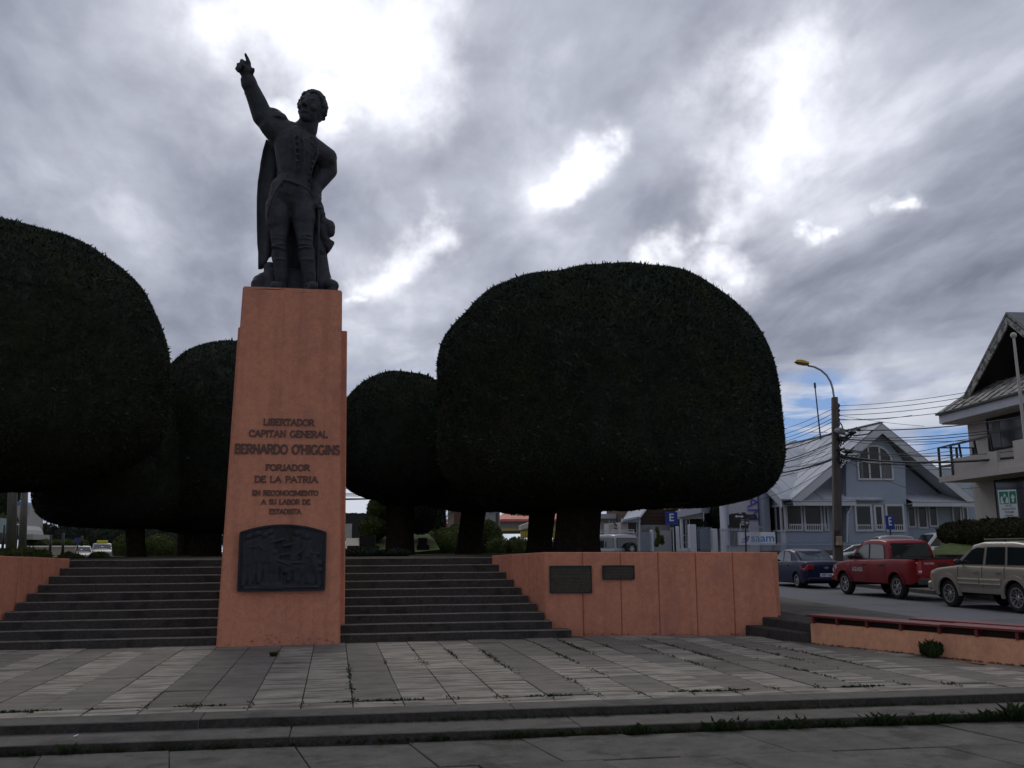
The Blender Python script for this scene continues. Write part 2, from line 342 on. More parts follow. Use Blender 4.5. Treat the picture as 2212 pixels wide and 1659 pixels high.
# ------------------------------------------------------------------ terrain, road, pavements
def road_z(y): return float(np.interp(y, [0, 20, 24, 38, 46, 55, 70, 4000], [.02, .12, .13, .22, .45, .72, .72, .72]))
S = Vector((.101, .995, 0)).normalized(); Nn = Vector((S.y, -S.x, 0))   # street direction, and across it
def st(a, b, z=None):                                          # a = metres along the street, b = metres across from near kerb
    p = Vector((12.62, 20.2, 0))+S*(a-20.2)+Nn*b
    p.z = road_z(p.y) if z is None else z
    return p
g = MB(); xs = [-900, -200, -80, -40, -18, 0, 12, 24, 40, 80, 200, 900]; ys = [-200, -20, 0, 12, 20, 24, 38, 46, 55, 70, 120, 300, 1500]
for y in ys:
    for x in xs: g.v.append((x, y, road_z(y)-.14 if y > 13 else -.35))
nx = len(xs)
for j in range(len(ys)-1):
    for i in range(nx-1): g.f.append((j*nx+i, j*nx+i+1, (j+1)*nx+i+1, (j+1)*nx+i))
ground = tag(g.build('ground', GRASS, local=True), kind='structure')
def strip(name, m, b0, b1, dz, a0=-30, a1=75, th=0.):
    q = MB(); A = np.arange(a0, a1+.1, 2.5); k = 0
    for a in A:
        for b in (b0, b1):
            p = st(a, b); q.v.append((p.x, p.y, p.z+dz))
    n = len(A)
    for i in range(n-1): q.f.append((2*i, 2*i+1, 2*i+3, 2*i+2))
    if th:
        k = len(q.v); q.v += [(x, y, z-th) for x, y, z in q.v]
        for i in range(n-1): q.f.append((2*i, 2*i+2, k+2*i+2, k+2*i)); q.f.append((2*i+1, k+2*i+1, k+2*i+3, 2*i+3))
    return struct(name, q, m, local=True)
strip('road', ASPH, -.05, 6.35, 0.)
strip('kerb', CURB, 6.3, 6.45, .13, th=.3)
strip('pavement', SLAB_F, 6.451, 9.4, .125, th=.3)
strip('kerb', CURB, -.15, 0., .13, th=.3, a0=-30)
# cross street behind the plaza and far left
q = MB(); q.add([(-120, 58, .60), (75, 58, .60), (75, 66, .60), (-120, 66, .60)], [(0, 1, 2, 3)]); struct('cross_road', q, ASPH, local=True)
q = MB(); q.add([(-60, 66.2, .74), (14, 66.2, .74), (14, 78, .74), (-60, 78, .74)], [(0, 1, 2, 3)]); q.box(-60, 14, 66, 66.3, .3, .80); struct('car_park', q, BEIGE, local=True)
# near pavement of the street beside the plaza: sloping asphalt walk
q = MB()
pts = [(8.76, 16.2), (8.76, 24)]
A = np.arange(-30, 60, 3.)
vv = []
for a in A:
    p = st(a, -.15); zin = .35 if p.y < 24 else p.z+.13
    xin = 9.3 if p.y > 17 else 9.3+max(0, (17-p.y))*.33+.0
    vv.append(((xin if p.y > 12 else 10.6+(12-p.y)*.2), p.y, .35 if p.y < 24 else road_z(p.y)+.2)); vv.append((p.x, p.y, p.z+.13))
q.v = vv
for i in range(len(A)-1): q.f.append((2*i, 2*i+1, 2*i+3, 2*i+2))
struct('sidewalk', q, CURB, local=True)

# ------------------------------------------------------------------ lower pavement with slabs
SK = (10.62-10.94)/(8.24+3.32)                                   # front kerbs run slightly askew
def cy1(x): return 10.94+(x+3.32)*SK
def cy2(x): return 10.34+(x+3.2)*(9.98-10.34)/11.0
low = MB(); low.add([(-40, -20, -.23), (60, -20, -.23), (60, 11.5, -.23), (-40, 11.5, -.23)], [(0, 1, 2, 3)])
lowp = struct('lower_pavement', low, JOINT, local=True)
px0 = -9.0; widths = []
random.seed(3); x = -8.35; n = 0
ang = .034
while x < 14.5:
    wd_ = random.choice([1.12, 1.18, 1.05, 1.15, 1.22])
    for row in range(3):
        yb = cy2(x+wd_/2)-.03-row*1.16
        y1, y0_ = yb, yb-1.14
        xo = x+(0 if row == 0 else .55*row)
        m_ = MB(); z1 = -.18+random.uniform(-.005, .005); sk = random.uniform(-.01, .01)
        tl = SK*wd_
        jx = random.uniform(-.012, .012); a = [(xo+.007, y0_+.006, z1), (xo+wd_-.007, y0_+tl+.006, z1+sk*.4), (xo+wd_-.007-.19+jx, y1+tl, z1+sk), (xo+.007-.19, y1, z1)]
        m_.prism(a, (0, 0, -.06)); tag(m_.build('pavement_slab', SLAB_F, lowp, bevel=.006))
    x += wd_
# two low steps
def longstep(name, fy, z1, z0_, depth, cuts, m_):
    root = thing(name[0], name[1], 'step', (2.5, fy(2.5), z0_))
    for i in range(len(cuts)-1):
        a, b = cuts[i]+.004, cuts[i+1]-.004
        h = z1+random.uniform(-.006, .006); j = random.uniform(-.012, .012); q = MB()
        q.prism([(a, fy(a)+j, z0_), (b, fy(b)+j, z0_), (b, fy(b)+depth, z0_), (a, fy(a)+depth, z0_)], (0, 0, h-z0_))
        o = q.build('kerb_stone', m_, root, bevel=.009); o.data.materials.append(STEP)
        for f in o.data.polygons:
            if f.normal.y < -.9: f.material_index = 1        # front riser faces take the darker step concrete
    return root
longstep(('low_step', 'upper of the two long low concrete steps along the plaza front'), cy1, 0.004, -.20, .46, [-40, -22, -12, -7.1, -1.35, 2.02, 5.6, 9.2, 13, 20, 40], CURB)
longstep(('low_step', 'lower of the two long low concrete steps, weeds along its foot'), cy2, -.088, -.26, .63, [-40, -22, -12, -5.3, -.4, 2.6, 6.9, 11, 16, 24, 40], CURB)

# ------------------------------------------------------------------ plaza with slabs
pz = MB(); pz.add([(-40, cy1(-40)+.44, -.03), (40, cy1(40)+.44, -.03), (40, 19.6, -.03), (-40, 19.6, -.03)], [(0, 1, 2, 3)])
plaza = struct('plaza', pz, JOINT, local=True)
random.seed(5)
PW = .585; X0 = -1.5-PW*13
rows = [18.45, 17.4, 16.0, 14.6, 13.2]
cells = 0
def bench_x(y): return 8.72+(16.85-y)*.345
for i in range(34):
    xa = X0+i*PW; xb = xa+PW
    pat = {13: 0, 14: 1, 15: 1, 16: 0, 17: 1, 18: 1, 12: 0, 11: 1}.get(i, (1 if (i % 2) else 0))
    yb = [cy1(xa)+.48, cy1(xa)+.93]+rows[::-1]+[19.25]
    jit = random.uniform(-.07, .07)
    for j in range(len(yb)-1):
        y0_, y1 = yb[j], yb[j+1]
        if 2 <= j < 6: y0_ += jit
        if 1 < j+1 < 6: y1 += jit
        if j >= 1 and (i % 3): 
            pass
        if xa > 3.0 and j == 6: y1 = min(y1, 18.43+(9-xa)*.25)
        xm = (xa+xb)/2
        if xm > bench_x((y0_+y1)/2)+.1 or xm > 13: continue
        light = pat if random.random() > .07 else 1-pat
        if j == 0: light = 1
        if j == 6: light = 1 if random.random() > .6 else 0
        dz = random.uniform(-.007, .007); t1 = random.uniform(-.006, .006); q = MB()
        gx = .006; gy = .003
        s0 = SK*PW if j <= 0 else 0; s1 = SK*PW if j < 1 else 0
        q.prism([(xa+gx, y0_+gy, dz), (xb-gx, y0_+gy+s0, dz+t1), (xb-gx, y1-gy+s1, dz+t1), (xa+gx, y1-gy, dz)], (0, 0, -.05))
        q.build('paving_slab', SLAB_L if light else SLAB_D, plaza, bevel=.004); cells += 1
# slabs run on under the far left edge, too small to pick apart
# ------------------------------------------------------------------ staircase
XC = -.98; RIS = .158; TR = .30; Y1 = 19.15
def halfw(Y): return 4.50+(21.85-Y)*(5.34-4.5)/(21.85-19.45)
sc_ = thing('staircase', 'broad flight of ten dark concrete steps behind the pedestal', 'stairs', (XC, Y1, 0))
random.seed(9)
for i in range(10):
    y0_ = Y1+TR*i; zt = RIS*(i+1)
    hl = halfw(y0_)+.05; hr = hl
    if i == 0: hr = 5.72; hl = 5.72
    if i == 1: hr = min(hr, 5.42)
    q = MB(); 
    segs = 14; k0 = XC-hl; k1 = XC+hr
    top = []; 
    # step block with a slightly ragged worn front edge
    xs_ = [k0+(k1-k0)*t/segs for t in range(segs+1)]; fr = [y0_+random.uniform(-.008, .008) for _ in xs_]; hz = [zt+random.uniform(-.005, .005) for _ in xs_]
    k = len(q.v)
    for x_, f_, h_ in zip(xs_, fr, hz): q.v += [(x_, f_+.008, RIS*i-.02), (x_, f_, h_-.028), (x_, f_+.022, h_), (x_, y0_+TR+.05, h_)]
    for t in range(segs):
        for r_ in range(3): q.f.append((t*4+r_, t*4+4+r_, t*4+5+r_, t*4+1+r_))
    q.f.append((0, 1, 2, 3)); q.f.append(tuple(segs*4+e for e in (3, 2, 1, 0)))
    sb = q.build('step', STEP, sc_, fix=True)
    e = MB()
    for t in range(segs):
        e.add([(xs_[t], fr[t]-.003, hz[t]-.016), (xs_[t+1], fr[t+1]-.003, hz[t+1]-.016), (xs_[t+1], fr[t+1]+.019, hz[t+1]+.002), (xs_[t], fr[t]+.019, hz[t]+.002), (xs_[t+1], fr[t+1]+.055, hz[t+1]+.003), (xs_[t], fr[t]+.055, hz[t]+.003)], [(0, 1, 2, 3), (3, 2, 4, 5)])
    e.build('worn_edge', NOSE, sb, fix=False)
# terrace behind, bare earth under the trees
tz = MB(); q = tz
ZT = 1.585
q.prism([(XC-4.45, 21.9, ZT-1.9), (XC+4.45, 21.9, ZT-1.9), (3.9, 22.1, ZT-1.9), (8.85, 19.1, ZT-1.9), (9.0, 27, ZT-1.9), (10.2, 40, ZT-1.9), (-30, 40, ZT-1.9), (-30, 19.5, ZT-1.9), (-10.8, 19.1, ZT-1.9), (-5.86, 22.1, ZT-1.9)], (0, 0, 1.9))
struct('terrace', tz, SOIL, local=True)

# ------------------------------------------------------------------ retaining walls
def wallpart(mb, p, q, zb0, zb1, zt0, zt1, th, inward):
    p, q = Vector(p), Vector(q); n = Vector(inward)*th
    mb.add([(p.x, p.y, zb0), (q.x, q.y, zb1), (q.x, q.y, zt1), (p.x, p.y, zt0), (p.x+n.x, p.y+n.y, zb0), (q.x+n.x, q.y+n.y, zb1), (q.x+n.x, q.y+n.y, zt1), (p.x+n.x, p.y+n.y, zt0)],
           [(0, 1, 2, 3), (5, 4, 7, 6), (3, 2, 6, 7), (4, 5, 1, 0), (0, 3, 7, 4), (1, 5, 6, 2)])
def reflect(x): return 2*XC-x
A_top = (3.55, 21.85); kink = (4.36, 19.88)
bx = [4.36, 5.13, 5.90, 6.66, 7.41, 8.15, 8.92]
def by(x): return 19.88+(x-4.36)*(18.72-19.88)/(8.92-4.36)
for side in (1, -1):
    X = (lambda x: x) if side == 1 else reflect
    lab = 'salmon rendered retaining wall right of the stairs with two bronze plaques' if side == 1 else 'salmon rendered retaining wall at the left edge beside the stairs'
    root = thing('retaining_wall', lab, 'wall', (X(6.5), 19.3, 0))
    # splayed stretch beside the steps
    ax = [3.55, 3.86, 4.13, 4.36]; ay = [21.85+(x_-3.55)*(19.88-21.85)/(4.36-3.55) for x_ in ax]
    for i in range(3):
        q = MB(); g_ = .006
        d = Vector((ax[i+1]-ax[i], ay[i+1]-ay[i], 0)).normalized()
        p0 = Vector((ax[i], ay[i], 0))+d*g_; p1 = Vector((ax[i+1], ay[i+1], 0))-d*(g_ if i < 2 else 0)
        zt = [1.615, 1.645, 1.67, 1.69]
        wallpart(q, (X(p0.x), p0.y, 0), (X(p1.x), p1.y, 0), -.1, -.1, zt[i], zt[i+1], .25, (side*.9, .37, 0)); q.build('wall_panel', SALMON, root, bevel=.012)
    q = MB(); wallpart(q, (X(3.565), 21.87, 0), (X(4.37), 19.91, 0), -.1, -.1, 1.60, 1.66, .2, (side*.9, .37, 0)); q.build('joint_backing', SALJ, root)
    nb = len(bx)-1
    for i in range(nb):
        g_ = .007; xa, xb = bx[i]+(g_ if i else 0), bx[i+1]-(g_ if i < nb-1 else 0); q = MB()
        ex = .12 if i == nb-1 else 0                          # outer end spreads at its foot
        zt = 1.69-.004*i
        y0_, y1 = by(xa), by(xb); th = .3
        q.add([(X(xa), y0_, -.1), (X(xb+ex), y1-.0, -.1), (X(xb), y1, zt-.004), (X(xa), y0_, zt), (X(xa), y0_+th, -.1), (X(xb+ex), y1+th, -.1), (X(xb), y1+th, zt-.004), (X(xa), y0_+th, zt)],
              [(0, 1, 2, 3), (5, 4, 7, 6), (3, 2, 6, 7), (4, 5, 1, 0), (0, 3, 7, 4), (1, 5, 6, 2)])
        q.build('wall_panel', SALMON, root, bevel=.014)
    q = MB(); wallpart(q, (X(4.4), by(4.4)+.02, 0), (X(8.85), by(8.85)+.02, 0), -.1, -.1, 1.66, 1.64, .2, (0, 1, 0)); q.build('joint_backing', SALJ, root)
# wall B continues round the terrace along the street
q = MB(); q.prism([(9.0, 19.1, 0), (9.25, 19.1, 0), (10.45, 40, 0), (10.2, 40, 0)], (0, 0, 1.66))
tag(q.build('terrace_wall', SALMON, bevel=.01), 'salmon low wall running back along the street edge of the terrace', 'wall')
q = MB(); q.prism([(-10.9, 18.74, -.1), (-31, 19.1, -.1), (-31, 19.4, -.1), (-10.9, 19.04, -.1)], (0, 0, 1.76)); q.build('wall_panel', SALMON, root, bevel=.012)
# plaques on the right wall
bd = Vector((8.92-4.36, 18.72-19.88, 0)).normalized(); bn = Vector((bd.y, -bd.x, 0))
def onB(x, y): return onP(x, y, (4.36, 19.88, 0), bn)
def plaque(k0, k1, label, lines):
    a = onB(*k0); b = onB(*k1); c = (a+b)/2; wd_ = (b-a).dot(bd)/2; h = (a.z-b.z)/2
    root = thing('plaque', label, 'plaque', (c.x, c.y, c.z-h)); out = bn*.0
    q = MB(); e = Vector((0, 0, 1))
    def rect(w0, h0, d0, d1, cc=c): return q.prism([cc-bd*w0-e*h0+bn*d0, cc+bd*w0-e*h0+bn*d0, cc+bd*w0+e*h0+bn*d0, cc-bd*w0+e*h0+bn*d0], bn*(d1-d0))
    rect(wd_, h, .005, .03); q.build('plate', PLQ, root, bevel=.004)
    q = MB(); t = .022
    for sx in (-1, 1): q.prism([c+bd*(sx*(wd_-t))-e*h+bn*.03, c+bd*(sx*wd_)-e*h+bn*.03, c+bd*(sx*wd_)+e*h+bn*.03, c+bd*(sx*(wd_-t))+e*h+bn*.03], bn*.012)
    for sz in (-1, 1): q.prism([c+bd*(-wd_+t)+e*(sz*(h-t))+bn*.03, c+bd*(wd_-t)+e*(sz*(h-t))+bn*.03, c+bd*(wd_-t)+e*(sz*h)+bn*.03, c+bd*(-wd_+t)+e*(sz*h)+bn*.03], bn*.012)
    q.build('rim', BRONZE2, root)
    q = MB(); random.seed(len(lines)*3)
    for i, (v, wv, hh) in enumerate(lines):               # worn raised lettering, unreadable in the photograph
        x_ = -wv*wd_
        while x_ < wv*wd_:
            l = random.uniform(.015, .05); cc = c+bd*x_+e*(v*h); q.prism([cc+bn*.03, cc+bd*l+bn*.03, cc+bd*l+e*hh+bn*.03, cc+e*hh+bn*.03], bn*.006); x_ += l+.018
    tag(q.build('raised_text', mat('worn_text', (.085, .07, .045), .5, .2, metal=.4), root), kind='stuff')
    for sx in (-1, 1):
        for sz in (-1, 1):
            q = MB(); q.lathe([(0, 0), (.016, 0), (.012, .012), (0, .014)], (0, 0, 0), 'y', 8); n8 = 32
            cc = c+bd*(sx*(wd_-.035))+e*(sz*(h-.035))+bn*.03
            for kk in range(len(q.v)-n8, len(q.v)): v = q.v[kk]; q.v[kk] = tuple(cc+bd*v[0]+e*v[2]+bn*v[1])
            q.build('rivet', BRONZE2, root)
plaque(kP(535, 112), kP(1190, 530), 'larger dark bronze plaque on the salmon wall, nearer the stairs', [(.68, .8, .02), (.46, .7, .02), (.16, .9, .035), (-.12, .75, .02), (-.34, .6, .02), (-.6, .8, .02)])
plaque(kP(1342, 106), kP(1842, 322), 'smaller dark bronze plaque on the salmon wall, right of the larger', [(.5, .7, .018), (.1, .8, .018), (-.3, .6, .018)])

# ------------------------------------------------------------------ side steps up to the street
sd_ = thing('side_steps', 'pair of dark concrete steps between salmon wall and bench wall', 'steps', (8.7, 17.6, 0))
q = MB(); q.prism([(8.34, 18.92, -.05), (8.62, 17.0, -.05), (8.98, 16.75, -.05), (9.4, 18.9, -.05)], (0, 0, .24)); q.build('step', STEP, sd_, bevel=.02)
q = MB(); q.prism([(8.68, 18.98, .15), (8.80, 16.8, .15), (9.5, 16.4, .15), (9.9, 20.4, .15), (9.0, 20.4, .15), (8.9, 19.0, .15)], (0, 0, .205)); q.build('step', STEP, sd_, bevel=.02)
# ------------------------------------------------------------------ bench wall
bw0 = Vector((8.72, 16.85, 0)); bdir = Vector((1.38, -4.0, 0)).normalized(); bnn = Vector((-bdir.y, bdir.x, 0))    # bnn points away from the plaza
bw = thing('bench_wall', 'low bright salmon wall carrying the red slatted bench', 'wall', bw0)
q = MB(); L = 9.5
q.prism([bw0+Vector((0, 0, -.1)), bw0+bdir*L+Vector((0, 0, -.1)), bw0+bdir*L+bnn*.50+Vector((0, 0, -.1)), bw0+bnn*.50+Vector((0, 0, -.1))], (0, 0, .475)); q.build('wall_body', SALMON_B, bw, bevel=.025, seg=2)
bch = thing('bench', 'long weathered red slatted bench on top of the low wall', 'bench', bw0+Vector((0, 0, .375)))
def plank(off, a0, a1, z, wv, lift=0.):
    q = MB(); p = bw0+bdir*a0+bnn*off+Vector((0, 0, z)); r_ = bw0+bdir*a1+bnn*off+Vector((0, 0, z+lift))
    q.prism([p, p+bnn*wv, p+bnn*wv+Vector((0, 0, .042)), p+Vector((0, 0, .042))], r_-p); q.build('slat', RED, bch, bevel=.006)
for j, off in enumerate((-.02, .095, .21, .325)):
    plank(off, -.06, 2.78, .485, .095, -.01); plank(off, 2.80, 5.9, .487, .095, .01); plank(off, 5.92, 9.4, .485, .095)
for a in (.06, .62, 1.28, 1.98, 2.72, 3.38, 4.05, 4.72, 5.4, 6.1, 6.8, 7.5, 8.3):
    q = MB(); p = bw0+bdir*a+Vector((0, 0, .372))
    for off in (.0, .32):
        q.prism([p+bnn*off, p+bdir*.05+bnn*off, p+bdir*.05+bnn*(off+.05), p+bnn*(off+.05)], (0, 0, .08))
    q.prism([p+bnn*.0+Vector((0, 0, .082)), p+bdir*.05+bnn*.0+Vector((0, 0, .082)), p+bdir*.05+bnn*.42+Vector((0, 0, .082)), p+bnn*.42+Vector((0, 0, .082))], (0, 0, .03)); q.build('support', RED, bch)
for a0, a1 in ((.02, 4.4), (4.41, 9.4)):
    q = MB(); p = bw0+bdir*a0+bnn*.14+Vector((0, 0, .376)); r_ = bw0+bdir*a1+bnn*.14+Vector((0, 0, .376)); q.prism([p, p+bnn*.10, p+bnn*.10+Vector((0, 0, .104)), p+Vector((0, 0, .104))], r_-p); q.build('shade_board', mat('shade_board_dark', (.022, .014, .012), .9), bch)  # dark board added under the slats, stands in for the shaded gap
b2_ = thing('bench', 'second red slatted bench behind the first, on the street side', 'bench', bw0+bdir*1.6+bnn*1.0+Vector((0, 0, .35)))
for off in (.55, .67, .79):
    q = MB(); p = bw0+bdir*1.75+bnn*off+Vector((0, 0, .50)); r_ = bw0+bdir*7+bnn*off+Vector((0, 0, .505)); q.prism([p, p+bnn*.095, p+bnn*.095+Vector((0, 0, .04)), p+Vector((0, 0, .04))], r_-p); q.build('slat', RED, b2_, bevel=.005)
for a in (2.1, 3.2, 4.3, 5.4, 6.6):
    q = MB(); p = bw0+bdir*a+Vector((0, 0, .34)); q.prism([p+bnn*.57, p+bdir*.06+bnn*.57, p+bdir*.06+bnn*.87, p+bnn*.87], (0, 0, .155)); q.build('support', RED, b2_)
# ------------------------------------------------------------------ monument pedestal
ped = thing('pedestal', 'tall tapering salmon pedestal lettered BERNARDO O\'HIGGINS under the bronze statue', 'pedestal', (XC, 19.8, 0))
def frustum(mb, x0, x1, y0, y1, z0_, X0, X1, Y0, Y1_, z1):
    mb.add([(x0,y0,z0_),(x1,y0,z0_),(x1,y1,z0_),(x0,y1,z0_),(X0,Y0,z1),(X1,Y0,z1),(X1,Y1_,z1),(X0,Y1_,z1)], [(0,3,2,1),(4,5,6,7),(0,1,5,4),(1,2,6,5),(2,3,7,6),(3,0,4,7)])
FB = (-2.12, .155, 18.88); FT = (-1.945, .02, 19.12, 7.0)          # front face: foot x0,x1,y ; top x0,x1,y,z
q = MB(); nseg = 26
def frow(t): return (FB[0]+(FT[0]-FB[0])*t, FB[1]+(FT[1]-FB[1])*t, FB[2]+(FT[2]-FB[2])*t, -.05+(FT[3]+.05)*t)
a = frow(0); b = frow(1)
frustum(q, a[0], a[1], a[2], 20.6, a[3], b[0], b[1], b[2], 20.6, b[3]); fs_ = q.build('front_shaft', SALMON, ped, bevel=.022, seg=2)
q = MB(); frustum(q, -2.19, .24, 19.50, 20.5, -.05, -2.05, .145, 19.58, 20.5, 6.26); q.build('rear_shaft', SALMON, ped, bevel=.02)
q = MB(); random.seed(2)                                               # plaster crack along the top, chipped foot
def onF(x, y):                                                         # a point of the front face
    n = Vector((0, -(FT[3]+.05), FT[2]-FB[2])).normalized(); return onP(x, y, (0, FB[2], -.05), n)
pts = [onF(*kS2(x_, y_)) for x_, y_ in [(165, 1625), (185, 1600), (230, 1590), (330, 1585), (420, 1588), (490, 1592), (560, 1585), (575, 1572)]]
q.tube([p+Vector((0, .004, 0)) for p in pts], [.002, .006, .006, .008, .01, .009, .007, .002], 5)
q.tube([onF(*kT(x_, y_))+Vector((0, .002, 0)) for x_, y_ in [(770, 92), (850, 90), (960, 94)]], [.002, .004, .002], 5)
q.build('crack', UNDER, ped)
q = MB()
for i in range(20):
    x_ = random.uniform(-2.05, .1); 
    if random.random() < .75: x_ = random.uniform(-1.25, -.05)
    zz = abs(random.gauss(0, .10))+.0
    if zz > .5: continue
    t = zz/7; fy = FB[2]+(FT[2]-FB[2])*t; r_ = random.uniform(.015, .05)*(1.2-zz)
    pp = [(x_+r_*random.uniform(.5, 1.3)*cos(k*pi/3), fy-.006, zz+r_*random.uniform(.35, .8)*sin(k*pi/3)) for k in range(6)]
    q.prism(pp, (0, .012, 0))
tag(q.build('chipped_plaster', mat('bare_plaster', (.40, .19, .14), .95, .4, 12, .7, 40), ped), kind='stuff')

# serif lettering drawn stroke by stroke; unit glyph box 1 high
def arc(cx, cy, rx, ry, a0, a1, n=9): return [(cx+rx*cos(radians(a0+(a1-a0)*i/n)), cy+ry*sin(radians(a0+(a1-a0)*i/n))) for i in range(n+1)]
GL = {
 'A': (.86, [[(.06, 0), (.43, 1)], [(.43, 1), (.80, 0)], [(.2, .36), (.66, .36)]], [(.06, 0), (.80, 0)]),
 'B': (.72, [[(.12, 0), (.12, 1)], [(.12, 1), (.38, 1)]+arc(.38, .76, .22, .24, 90, -90)+[(.12, .52)], [(.38, .52)]+arc(.38, .26, .27, .26, 90, -90)+[(.12, 0)]], [(.12, 0), (.12, 1)]),
 'C': (.80, [arc(.44, .5, .36, .5, 48, 312, 14), [(.70, .66), (.70, .98)]], []),
 'D': (.82, [[(.12, 0), (.12, 1)], [(.12, 1), (.34, 1)]+arc(.34, .5, .40, .5, 90, -90, 12)+[(.12, 0)]], [(.12, 0), (.12, 1)]),
 'E': (.66, [[(.12, 0), (.12, 1)], [(.12, 1), (.58, 1), (.58, .86)], [(.12, .52), (.46, .52)], [(.12, 0), (.60, 0), (.60, .15)]], [(.12, 0), (.12, 1)]),
 'F': (.62, [[(.12, 0), (.12, 1)], [(.12, 1), (.58, 1), (.58, .86)], [(.12, .52), (.44, .52)]], [(.12, 0), (.12, 1)]),
 'G': (.86, [arc(.44, .5, .36, .5, 48, 325, 14), [(.72, .05), (.72, .42)]], [(.72, .42)]),
 'H': (.86, [[(.14, 0), (.14, 1)], [(.70, 0), (.70, 1)], [(.14, .52), (.70, .52)]], [(.14, 0), (.14, 1), (.70, 0), (.70, 1)]),
 'I': (.34, [[(.17, 0), (.17, 1)]], [(.17, 0), (.17, 1)]),
 'J': (.48, [[(.32, 1), (.32, .15)]+arc(.16, .15, .16, .15, 0, -150, 6)], [(.32, 1)]),
 'L': (.62, [[(.12, 0), (.12, 1)], [(.12, 0), (.57, 0), (.57, .17)]], [(.12, 0), (.12, 1)]),
 'M': (1.0, [[(.12, 0), (.14, 1)], [(.14, 1), (.5, .1)], [(.5, .1), (.86, 1)], [(.86, 1), (.88, 0)]], [(.12, 0), (.88, 0), (.12, 1), (.88, 1)]),
 'N': (.86, [[(.14, 0), (.14, 1)], [(.14, 1), (.72, 0)], [(.72, 0), (.72, 1)]], [(.14, 0), (.14, 1), (.72, 1)]),
 'O': (.90, [arc(.45, .5, .37, .5, 0, 360, 20)], []),
 'P': (.68, [[(.12, 0), (.12, 1)], [(.12, 1), (.38, 1)]+arc(.38, .74, .24, .26, 90, -90)+[(.12, .48)]], [(.12, 0), (.12, 1)]),
 'R': (.76, [[(.12, 0), (.12, 1)], [(.12, 1), (.38, 1)]+arc(.38, .74, .24, .26, 90, -90)+[(.12, .48)], [(.34, .48), (.68, 0)]], [(.12, 0), (.12, 1), (.68, 0)]),
 'S': (.64, [arc(.33, .75, .22, .25, 30, 270, 9)[:-1]+arc(.33, .25, .25, .25, 90, -150, 9)], []),
 'T': (.74, [[(.37, 0), (.37, 1)], [(.06, .84), (.06, 1), (.68, 1), (.68, .84)]], [(.37, 0)]),
 'U': (.82, [[(.14, 1), (.14, .3)]+arc(.41, .3, .27, .3, 180, 360, 9)+[(.68, 1)]], [(.14, 1), (.68, 1)]),
 "'": (.20, [[(.1, 1.02), (.06, .74)]], []), ' ': (.5, [], [])}
FN = Vector((0, -(FT[3]+.05), FT[2]-FB[2])).normalized(); FU = Vector((0, FT[2]-FB[2], FT[3]+.05)).normalized(); FR = Vector((1, 0, 0))
if FN.y > 0: FN = -FN
def inscribe(text, pl, pr, h, thick):
    a, b = onF(*pl), onF(*pr); tw = sum(GL[c][0] for c in text); sx = (b.x-a.x)/tw; q = MB(); x = 0
    ins = [MB()]; row = bpy.data.objects.new('inscription', None); COL.objects.link(row); row.parent = ped
    def seg(p, r_, t_, org, off):
        p3 = org+FR*p[0]*sx+FU*p[1]*h; r3 = org+FR*r_[0]*sx+FU*r_[1]*h; d = r3-p3
        if d.length < 1e-5: return
        s_ = d.normalized().cross(FN)*t_/2; ex = d.normalized()*t_*.3
        ins[0].prism([p3-s_-ex, p3+s_-ex, r3+s_+ex, r3-s_+ex], FN*(.016+off))
    k = 0
    for c in text:
        wd_, st_, se = GL[c]; org = a+FR*(x*sx); org = Vector((org.x, a.y, a.z))
        for s_ in st_:
            for i in range(len(s_)-1): k += 1; seg(s_[i], s_[i+1], thick*(.62 if (c in 'NAM' and False) else 1), org, .00012*(k % 9))
        for (ux, uy) in se: k += 1; seg((ux-.10, uy), (ux+.10, uy), thick*.55, org, .0016+.00012*(k % 5))
        x += wd_
        if ins[0].v: ins[0].build('letter', LETR, row)
        ins[0] = MB()
    return row
def line(text, x0, x1, ymid, hz, K, th):
    pl = K(x0, ymid+hz/2); pr = K(x1, ymid+hz/2); a = onF(*pl); b = onF(*K(x0, ymid-hz/2)); inscribe(text, pl, pr, (b-a).length, th)
line('LIBERTADOR', 497, 945, 1229, 52, kT, .024)
line('CAPITAN GENERAL', 368, 1062, 1330, 54, kT, .024)
line("BERNARDO O'HIGGINS", 243, 1170, 1466, 76, kT, .036)
line('FORJADOR', 482, 848, 77, 46, kR, .024)
line('DE LA PATRIA', 392, 915, 174, 48, kR, .024)
line('EN RECONOCIMIENTO', 374, 920, 287, 38, kR, .019)
line('A SU LABOR DE', 448, 852, 361, 38, kR, .019)
line('ESTADISTA', 512, 776, 441, 38, kR, .019)

# ------------------------------------------------------------------ bronze relief
ra, rb_ = onF(*kR(252, 1098)), onF(*kR(968, 1085)); rt_ = onF(*kR(640, 556)); rs_ = onF(*kR(280, 618))
rel = thing('relief_plaque', 'arched dark bronze relief of figures low on the pedestal front', 'plaque', ((ra.x+rb_.x)/2, ra.y, ra.z))
rx0, rx1 = ra.x+.01, rb_.x-.0; rz0 = (ra.z+rb_.z)/2; hs = rs_.z-rz0; hc = rt_.z-rz0
def FY(z): return FB[2]+(FT[2]-FB[2])*(z+.05)/(FT[3]+.05)
def rtop(u): return hs+(hc-hs)*(1-(2*u-1)**2)
q = MB(); n = 24
poly = [(rx0, rz0), (rx1, rz0)]+[(rx1-(rx1-rx0)*i/n, rz0+rtop(1-i/n)) for i in range(n+1)]
q.prism([(x_, FY(z_)-.005, z_) for x_, z_ in poly], (0, -.05, 0)); q.build('plate', BRONZE2, rel)
q = MB(); W2 = rx1-rx0
def rim(p, r_): q.bar(p, r_, .035, .04, (0, 1, 0))
pr_ = [Vector((x_, FY(z_)-.062, z_)) for x_, z_ in poly]
for i in range(len(pr_)): rim(pr_[i], pr_[(i+1) % len(pr_)])
q.build('rim', BRONZE2, rel)
